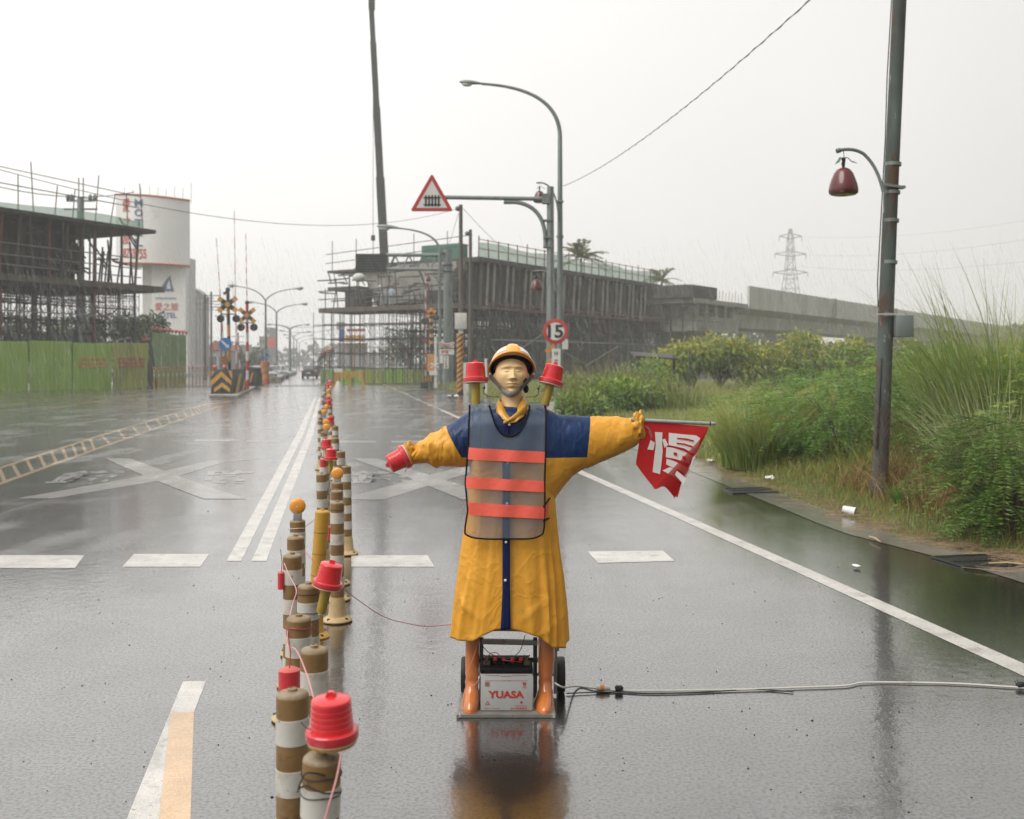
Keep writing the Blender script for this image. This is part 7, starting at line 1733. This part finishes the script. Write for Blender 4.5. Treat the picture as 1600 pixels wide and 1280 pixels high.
def rootsXY(N, y0, y1, t0, t1, pw=1.0, ypw=1.0):
    Y = y0 + (y1 - y0) * U(0, 1, N) ** ypw; T_ = t0 + (t1 - t0) * U(0, 1, N) ** pw; X = ex(Y) + T_; k = X < .56 * Y + .8; X, Y = X[k], Y[k]
    return np.stack([X, Y, vh(X, Y)], 1)
GR, YG, DG, BR = (.13, .205, .045), (.27, .31, .10), (.030, .075, .018), (.19, .14, .065)
def short_grass():
    v = Veg()
    r = rootsXY(26000, 5.6, 16, -.22, 2.2, 1.4); N = len(r); v.blades(r, U(.05, .20, N) * (.5 + np.clip((r[:, 0] - ex(r[:, 1])) / .6, -.2, 1)), U(0, 6.28, N), U(.1, .8, N), U(0, .25, N), U(.004, .009, N), cols((.15, .20, .055), N, .3, BR, .25), None, 3)
    r = rootsXY(24000, 16, 34, 0, 9, 1.4, 1.3); N = len(r); v.blades(r, U(.08, .24, N), U(0, 6.28, N), U(.1, .8, N), U(0, .2, N), U(.008, .016, N), cols((.20, .26, .08), N, .3, (.17, .15, .06), .2), None, 2)
    r = rootsXY(24000, 34, 75, 0, 26, 1.4, 1.4); N = len(r); v.blades(r, U(.15, .5, N), U(0, 6.28, N), U(.1, .8, N), U(0, .2, N), U(.016, .035, N), cols((.20, .25, .08), N, .3, (.17, .15, .06), .15), None, 2)
    tag(v.build('verge_grass', 'grass'), 'short rough grass covering the right verge', 'grass', kind='stuff')
short_grass()
def thicket():
    v = Veg()
    # soft feathery weeds filling the bank
    for (N, y0, y1, t0, t1, h0, h1) in ((1500, 12.6, 21, 1.6, 8, .2, .95), (650, 9.0, 13.5, 1.45, 3.4, .2, 1.2)):
        r = rootsXY(N, y0, y1, t0, t1); n = len(r); z = U(h0, h1, n) * np.clip((r[:, 0] - ex(r[:, 1]) - t0 + .35) / .9, .25, 1.15); c = r.copy(); c[:, 2] += z
        d = np.stack([U(-1.0, .8, n), U(-1, .3, n), U(.1, .9, n)], 1); v.fronds(c, d, U(.35, .75, n), cols((.115, .215, .05), n, .35, (.19, .29, .075), .35), 12, .12, .020, .55)
    # long fine grass blades between
    r = rootsXY(15000, 11.8, 24, 1.1, 9, 1.0); n = len(r); v.blades(r, U(.6, 1.35, n) * np.clip((r[:, 0] - ex(r[:, 1])) / 2.2, .3, 1), U(0, 6.28, n), U(.25, .85, n), U(.05, .4, n), U(.007, .014, n), cols(GR, n, .3, YG, .3), cols(YG, n, .25), 5)
    r = rootsXY(4500, 14, 21, 4.2, 8.5, 1.0); n = len(r); v.blades(r, U(1.2, 2.5, n) * np.clip((r[:, 0] / r[:, 1] - .36) / .10, .45, 1), U(0, 6.28, n), U(.15, .6, n), U(.05, .45, n), U(.010, .018, n), cols(GR, n, .3, YG, .3), cols(YG, n, .25), 6)
    r = rootsXY(4200, 8.2, 13.5, .5, 2.9, 1.0); n = len(r); v.blades(r, U(.3, 1.0, n) * np.clip((r[:, 0] - ex(r[:, 1])) / 1.3, .3, 1.2), U(0, 6.28, n), U(.2, .9, n), U(.05, .4, n), U(.005, .010, n), cols((.11, .175, .04), n, .3, BR, .35), cols((.19, .23, .07), n, .3, BR, .4), 5)
    tag(v.build('weed_thicket', 'grass'), 'dense green thicket of feathery weeds on the right bank', 'weeds', kind='stuff')
    # tangled dry brown stalks at the pole foot
    v = Veg(); r = rootsXY(2600, 9.3, 12.9, .35, 1.9); n = len(r); v.blades(r, U(.25, 1.0, n), U(0, 6.28, n), U(.3, .95, n), U(.1, .7, n), U(.004, .008, n), cols((.12, .075, .04), n, .35, (.24, .18, .08), .3), None, 5)
    tag(v.build('dry_weeds', 'dry'), 'tangled brown dry weeds around the foot of the leaning pole', 'weeds', kind='stuff')
thicket()
def clump(name, label, px, py, D, n, L0, L1, spread, base, tip, wid=.012, droop=(.05, .35), lean=(.1, .75), cat='grass', up=0, bias=None):
    x = (px - 800) / F * D; z = verge_h(x, D); T = thing(name, label, cat, (x, D, z)); v = Veg(); a = U(0, 6.28, n); rr = spread * np.sqrt(U(0, 1, n)); r = np.stack([x + rr * np.cos(a), D + rr * np.sin(a), np.full(n, z + up)], 1)
    az = a + U(-.8, .8, n) if bias is None else np.where(U(0, 1, n) < .7, rng.normal(bias, .6, n), a)
    v.blades(r, U(L0, L1, n), az, U(*lean, n), U(*droop, n), U(wid * .6, wid * 1.3, n), cols(base, n, .3), cols(tip, n, .25), 6); v.build('blades', 'grass', T); return T
clump('grass_clump', 'big arching pale grass clump on the bank right of the flag, nearer the road', 1180, 690, 15.8, 1300, .8, 1.45, .5, (.13, .20, .05), (.32, .36, .15), .014)
clump('grass_clump', 'big arching pale grass clump beside the leaning pole, further from the road', 1270, 640, 16.6, 1300, .9, 1.65, .7, (.13, .20, .05), (.33, .37, .16), .014)
clump('reed_clump', 'tall reeds rising against the sky at the right edge', 1590, 640, 12.2, 700, 1.9, 3.2, .8, (.10, .17, .045), (.20, .26, .09), .016, (.05, .5), (.1, .6), 'reeds')
clump('reed_clump', 'second stand of tall reeds just left of the tallest at the right edge', 1558, 640, 13.2, 650, 1.6, 2.8, .9, (.10, .17, .045), (.20, .26, .09), .016, (.05, .5), (.1, .65), 'reeds')
clump('reed_clump', 'lower reeds left of the tall ones near the right edge', 1500, 640, 13.4, 550, .9, 1.7, .9, (.10, .17, .045), (.20, .26, .09), .015, (.05, .5), (.1, .7), 'reeds')
clump('silver_grass', 'silvery pale-bladed grass at the right edge below the reeds', 1560, 720, 9.8, 420, 1.1, 1.75, .30, (.09, .14, .06), (.30, .34, .22), .012, (.02, .3), (.15, .65))
clump('weed_tuft', 'bright green broad-leaved tuft at the foot of the leaning pole', 1418, 800, 11.2, 110, .2, .42, .12, (.06, .15, .03), (.09, .2, .04), .022, (.1, .4), (.3, .8), 'weeds')
clump('grass_clump', 'wispy dry-tipped grass among the bushes behind the speed sign', 935, 560, 36, 420, 1.1, 2.4, .7, (.07, .12, .04), (.20, .20, .11), .022, (.05, .35), (.15, .7))
clump('grass_clump', 'third wispy grass clump at the left end of the bushes', 905, 560, 34, 500, .9, 1.9, 1.0, (.12, .17, .06), (.28, .27, .14), .02, (.05, .4), (.15, .7))
clump('grass_clump', 'wispy grass clump in front of the thin fence stake', 1060, 560, 33, 600, .7, 1.5, 1.3, (.12, .18, .06), (.28, .29, .13), .02, (.05, .4), (.15, .7))
clump('grass_clump', 'second wispy grass clump right of the speed sign bushes', 975, 560, 39, 420, 1.1, 2.3, .8, (.07, .12, .04), (.20, .20, .11), .022, (.05, .35), (.15, .7))
def feather_shrub(label, px, D, H, W, n, base, seed=0):
    x = (px - 800) / F * D; z = verge_h(x, D); T = thing('feathery_shrub', label, 'shrub', (x, D, z)); v = Veg(); q = MB()
    for k in range(7):
        a = k * .9; e = V3(x + W * .5 * math.cos(a), D + W * .4 * math.sin(a), z + H * (.55 + .3 * random.random())); q.tube([V3(x, D, z - .05), V3(x, D, z + H * .2).lerp(e, .4), e], [.02, .014, .005], 6)
    q.build('stem', MT['bark'], T)
    a, b = U(0, 6.28, n), U(0, 1, n); c = np.stack([x + W * np.sqrt(U(0, 1, n)) * np.cos(a) * (.35 + .75 * np.sin(b * 2.6)), D + W * .7 * np.sqrt(U(0, 1, n)) * np.sin(a) * (.35 + .75 * np.sin(b * 2.6)), z + .08 * H + H * .92 * b], 1)
    d = np.stack([np.cos(a), np.sin(a) - .3, U(-.1, .7, n)], 1); v.fronds(c, d, U(.3, .6, n), cols(base, n, .3), 14, .10, .016, .6); v.build('crown', 'leaf', T)
feather_shrub('drooping feathery shrub with fern-like leaves at the lower right edge', 1580, 9.4, 1.05, .50, 420, (.09, .165, .04))
feather_shrub('lower feathery shrub between the drooping one and the leaning pole', 1500, 13.2, 1.0, .6, 260, (.09, .2, .05))
feather_shrub('feathery shrub mound left of the leaning pole', 1325, 15.5, 1.35, 1.3, 700, (.11, .22, .055))
feather_shrub('feathery shrub mound at the near end of the bank right of the flag', 1215, 18.0, 1.0, 1.1, 500, (.12, .23, .06))
feather_shrub('dark feathery shrub behind the leaning pole on its right', 1455, 14.5, 1.6, 1.2, 500, (.09, .185, .045))

def tree(name, label, px, D, H, W, z0, base, tipc, n, ll, lw, trunk_h, cat='tree', group=None, droopy=True, depth=.8, lobes=9, lob_r=.42):
    x = (px - 800) / F * D; T = thing(name, label, cat, (x, D, z0), group=group); q = MB(); top = V3(x, D, z0 + trunk_h)
    q.tube([V3(x, D, z0 - .1), V3(x + .05, D, z0 + trunk_h * .5), top], [.05 * H * .6 + .02, .035 * H * .6 + .015, .025 * H * .5 + .01], 8); cs = []
    for k in range(lobes):
        a = k * 2.4 + random.random(); rr = W * .62 * math.sqrt((k + .6) / lobes); c = V3(x + rr * math.cos(a), D + rr * depth * math.sin(a), z0 + trunk_h + (H - trunk_h) * random.uniform(.22, .82) * (1 - .35 * rr / W)); cs.append(c)
        q.tube([V3(x, D, z0 + trunk_h * .7), top.lerp(c, .5), c], [.022 * H * .4 + .008, .015 * H * .4 + .006, .005], 5)
    q.build('trunk', MT['bark'], T); v = Veg()
    for c in cs:
        k = n // lobes; d = vnorm(rng.normal(size=(k, 3))); rad = W * lob_r * U(.45, 1.08, (k, 1)) * (1 + .3 * rng.normal(0, .4, (k, 1))); p = np.array(c)[None] + d * rad * np.array([1, depth, .8]); p[:, 2] = np.maximum(p[:, 2], z0 + .06)
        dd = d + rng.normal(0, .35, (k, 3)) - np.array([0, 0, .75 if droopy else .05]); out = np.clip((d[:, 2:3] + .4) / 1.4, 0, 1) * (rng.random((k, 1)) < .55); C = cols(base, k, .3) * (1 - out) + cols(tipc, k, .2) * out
        v.leaves(p, dd, ll * U(.6, 1.25, k), lw * U(.7, 1.2, k), C)
    v.build('crown', 'leaf', T); return T
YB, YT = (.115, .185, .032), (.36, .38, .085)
for i, (px, D, H, W) in enumerate(((1045, 58, 2.9, 1.3), (1082, 54, 3.3, 1.5), (1125, 56, 3.7, 1.7), (1168, 55, 3.5, 1.6), (1208, 57, 3.3, 1.5), (1248, 55, 3.6, 1.6), (1292, 57, 3.4, 1.6), (1335, 56, 3.2, 1.5), (1420, 60, 3.1, 1.7), (1470, 58, 2.8, 1.6))):
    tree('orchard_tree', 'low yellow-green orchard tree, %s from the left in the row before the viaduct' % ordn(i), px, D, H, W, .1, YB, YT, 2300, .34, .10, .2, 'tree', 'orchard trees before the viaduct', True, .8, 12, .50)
for lab, px, D, H, W, b_, t_ in (('rounded green bush behind the speed sign post', 897, 37, 1.1, 1.2, (.10, .18, .04), (.21, .29, .075)), ('leafy vine-covered bush right of the speed sign', 945, 34, 1.05, 1.3, (.10, .19, .04), (.22, .30, .075)), ('small bush low on the verge beside the sign post', 912, 30.5, .65, .9, (.11, .195, .045), (.23, .31, .085)),
        ('broad leafy bush in the middle of the verge', 985, 32.5, .95, 1.3, (.10, .195, .04), (.23, .32, .08)), ('brown-speckled bush in front of the dark shed roof', 1022, 34, .85, 1.0, (.085, .14, .04), (.18, .22, .07)), ('tall leafy bush below the viaduct end', 1010, 41, 1.7, 1.5, (.10, .195, .045), (.23, .33, .085)), ('dense bush mass behind the leaning pole', 1410, 30, 1.3, 1.6, (.08, .16, .04), (.17, .25, .07)), ('bush mass left of the dark right-edge bush', 1480, 24, 1.4, 1.6, (.09, .17, .04), (.18, .26, .07))):
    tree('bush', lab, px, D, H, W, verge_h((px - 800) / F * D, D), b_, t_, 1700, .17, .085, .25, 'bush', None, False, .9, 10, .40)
for lab, px, D, H, W in (('dark green tree seen through the left scaffold', 215, 84, 7.2, 2.6), ('second dark tree behind the left scaffold', 130, 88, 7.0, 3.4), ('dark tree behind the left scaffold at the frame edge', 40, 84, 6.5, 3.2), ('dark tree behind the right scaffold forest', 800, 128, 8, 5), ('second dark tree behind the right scaffold forest', 900, 140, 9, 5.5), ('dark tree left behind the gantry column', 640, 128, 7.5, 4.5)):
    tree('dark_tree', lab, px, D, H, W, 0, (.028, .062, .02), (.05, .09, .03), 2200, .42, .2, 2.0, 'tree', None, True, .8)
for i, (px, D, H, W) in enumerate(((350, 175, 5.5, 4), (300, 170, 6, 4.5), (380, 190, 5, 4.5))):
    tree('dark_tree', 'hazy grey-green tree behind the crossing masts, %s' % ('middle one', 'leftmost', 'rightmost')[i], px, D, H, W, 0, (.04, .07, .03), (.06, .09, .04), 1500, .7, .35, 1.5)
def palm(label, px, ytop, D, L):
    c = P(px, ytop, D); T = thing('palm_tree', label, 'palm tree', (c.x, D, 0)); q = MB(); q.tube([V3(c.x + .3, D, 0), V3(c.x + .1, D, c.z * .6), c], [.22, .16, .14], 8); q.build('trunk', MT['bark'], T)
    v = Veg(); n = 26; a = U(0, 6.28, n); el = U(-.15, 1.3, n); d = np.stack([np.cos(a) * np.cos(el), np.sin(a) * np.cos(el), np.sin(el)], 1); v.fronds(np.repeat(np.array(c)[None], n, 0), d, U(L * .8, L * 1.15, n), cols((.10, .13, .05), n, .25, (.14, .13, .06), .3), 26, .11, .022, .42); v.build('crown', 'leaf', T)
palm('larger coconut palm crown showing above the green netting', 908, 404, 122, 3.6)
palm('smaller coconut palm crown left of the unfinished concrete beams', 1034, 438, 135, 3.0)
palm('pale low palm crown just right of the smaller one', 1065, 455, 150, 1.8)
def far_trees(label, x0, x1, y, h, n, ls):
    v = Veg(); x = U(x0, x1, n); hgt = h * (.75 + .35 * np.sin(x * .05) + .2 * np.sin(x * .21 + 1) + .2 * np.sin(x * .6)); z = U(0, 1, n) ** .8 * hgt; p = np.stack([x, y + U(-6, 6, n), z], 1)
    v.leaves(p, rng.normal(size=(n, 3)), U(1.4, 3.0, n) * ls, U(1.0, 2.2, n) * ls, cols((.04, .06, .03), n, .3)); tag(v.build('far_trees', 'leaf'), label, 'trees', kind='stuff')
far_trees('far belt of trees fading into the rain haze', -420, 420, 470, 8, 15000, 1)
far_trees('dark belt of trees added behind to darken the gaps under the concrete viaduct and right scaffold', -10, 190, 235, 11, 13000, .8)  # added trees, blocking the bright sky that shows beneath the girders
def fences():
    D = 11.75; T = thing('chain_link_fence', 'rusty sagging chain-link fence in the weeds right of the leaning pole', 'fence', G(1400, 793)); q = MB()
    def pt(u, v): px, py = lerp(1362, 1500, u), lerp(800, lerp(618, 705, u ** .7), v); p = P(px, py, D + .5 * u + .05 * math.sin(9 * u + 4 * v)); return p
    n = 26
    for k in range(-12, n):
        for sg in (1, -1):
            pts = []
            for j in range(19):
                v = j / 18; u = (k + sg * v * 12 + (12 if sg < 0 else 0)) / n
                if 0 <= u <= 1: pts.append(pt(u, v))
            if len(pts) > 2: q.tube(pts, .0022, 4, False)
    q.build('wire_mesh', MT['rust_pipe'], T, smooth=0, recalc=False, kind='stuff')
    q = MB(); q.tube([pt(i / 12, 1) for i in range(13)], .004, 5); q.build('top_wire', MT['rust_pipe'], T)
    for px, y0, y1, D2, lab in ((1077, 632, 548, 36, 'thin dark fence stake standing in the verge grass'), (1047, 560, 480, 62, 'dark post at the end of the scaffold above the shed roof')):
        b = P(px, y0, D2); b.z = max(0, verge_h(b.x, D2)); T = thing('fence_stake', lab, 'stake', b); q = MB(); q.tube([b, P(px + 1, (y0 + y1) / 2, D2), P(px, y1, D2)], .035 * D2 / 36, 6); q.build('stake', MT['dark_steel'], T)
    c = P(1022, 556, 46); T = thing('shed', 'low dark sheet roof of a shed among the bushes', 'shed', (c.x, 46, 0)); q = MB(); q.box((c.x, 46, c.z), (1.9, 2.0, .08), Euler((R(6), R(3), 0)).to_matrix()); q.build('roof', MT['formwork'], T)
    for sx in (-.8, .8): q = MB(); q.box((c.x + sx, 45.4, c.z / 2), (.1, .1, c.z)); q.build('post', MT['dark_steel'], T)
    c = P(742, 580, 52); T = thing('marker_stake', 'white concrete marker stake right of the striped pole', 'stake', (P(759, 0, 50).x, 50, 0)); q = MB(); x = P(759, 0, 50).x; q.box((x, 50, .95), (.13, .13, 1.9)); q.build('stake', MT['white_sign'], T)
    T = thing('marker_stake', 'second white marker box low beside the striped pole', 'stake', (P(728, 0, 56).x, 56, 0)); x = P(728, 0, 56).x; q = MB(); q.box((x, 56, .85), (.28, .2, 1.7)); q.build('stake', MT['white_sign'], T)
fences()

# ================================================================ RAIN AND HAZE
def rain():
    m_, N, L, B = nodes('rain_water'); B.inputs['Base Color'].default_value = (.9, .92, .93, 1); B.inputs['Roughness'].default_value = .1; B.inputs['IOR'].default_value = 1.33; B.inputs['Specular IOR Level'].default_value = 1
    t = N.new('ShaderNodeBsdfTransparent'); tl = N.new('ShaderNodeBsdfTranslucent'); m0 = N.new('ShaderNodeMixShader'); L.new(B.outputs[0], m0.inputs[1]); L.new(tl.outputs[0], m0.inputs[2]); ms = N.new('ShaderNodeMixShader'); ms.inputs[0].default_value = .86; L.new(m0.outputs[0], ms.inputs[1]); L.new(t.outputs[0], ms.inputs[2]); L.new(ms.outputs[0], N['Material Output'].inputs[0])
    n = 17000; D = 6 + 30 * U(0, 1, n) ** .9; px, py = U(-40, 1640, n), 380 + 380 * rng.beta(2.0, 2.2, n); x = (px - 800) / F * D; z = H0 - (py - HZ) / F * D; k = z > .05; x, z, D = x[k], z[k], D[k]; n = len(x)
    Ln = U(.03, .15, n) * (.6 + D / 18); w = .0011 * (.5 + D / 11); sl = .28 + rng.normal(0, .04, n)
    a = np.stack([x, D, z], 1); b = a + np.stack([-sl * Ln, np.zeros(n), Ln], 1); V = []; off = [np.stack([w * math.cos(q), w * math.sin(q), np.zeros(n)], 1) for q in (0, 2.09, 4.19)]
    V = np.stack([a + off[0], a + off[1], a + off[2], b + off[0] * .6, b + off[1] * .6, b + off[2] * .6], 1).reshape(-1, 3); i = np.arange(n)[:, None] * 6
    Fc = np.concatenate([np.concatenate([i + p, i + q, i + q + 3, i + p + 3], 1) for p, q in ((0, 1), (1, 2), (2, 0))])
    o = np_mesh('rain', V, Fc, m_); tag(o, 'slanting falling raindrops in front of the scaffolds and bushes', 'rain', kind='stuff')
rain()
def haze():
    m_ = bpy.data.materials.new('haze'); m_.use_nodes = True; N, L = m_.node_tree.nodes, m_.node_tree.links; N.clear(); o = N.new('ShaderNodeOutputMaterial'); v = N.new('ShaderNodeVolumePrincipled')
    v.inputs['Color'].default_value = (.995, .995, .99, 1); v.inputs['Density'].default_value = HAZE; v.inputs['Anisotropy'].default_value = 0; L.new(v.outputs[0], o.inputs['Volume'])
    q = MB(); q.box((0, 365, 24), (1320, 820, 52)); ob = q.build('haze', m_, smooth=0); tag(ob, 'grey rain haze filling the air', 'haze', kind='stuff')
HAZE = .0012
haze()
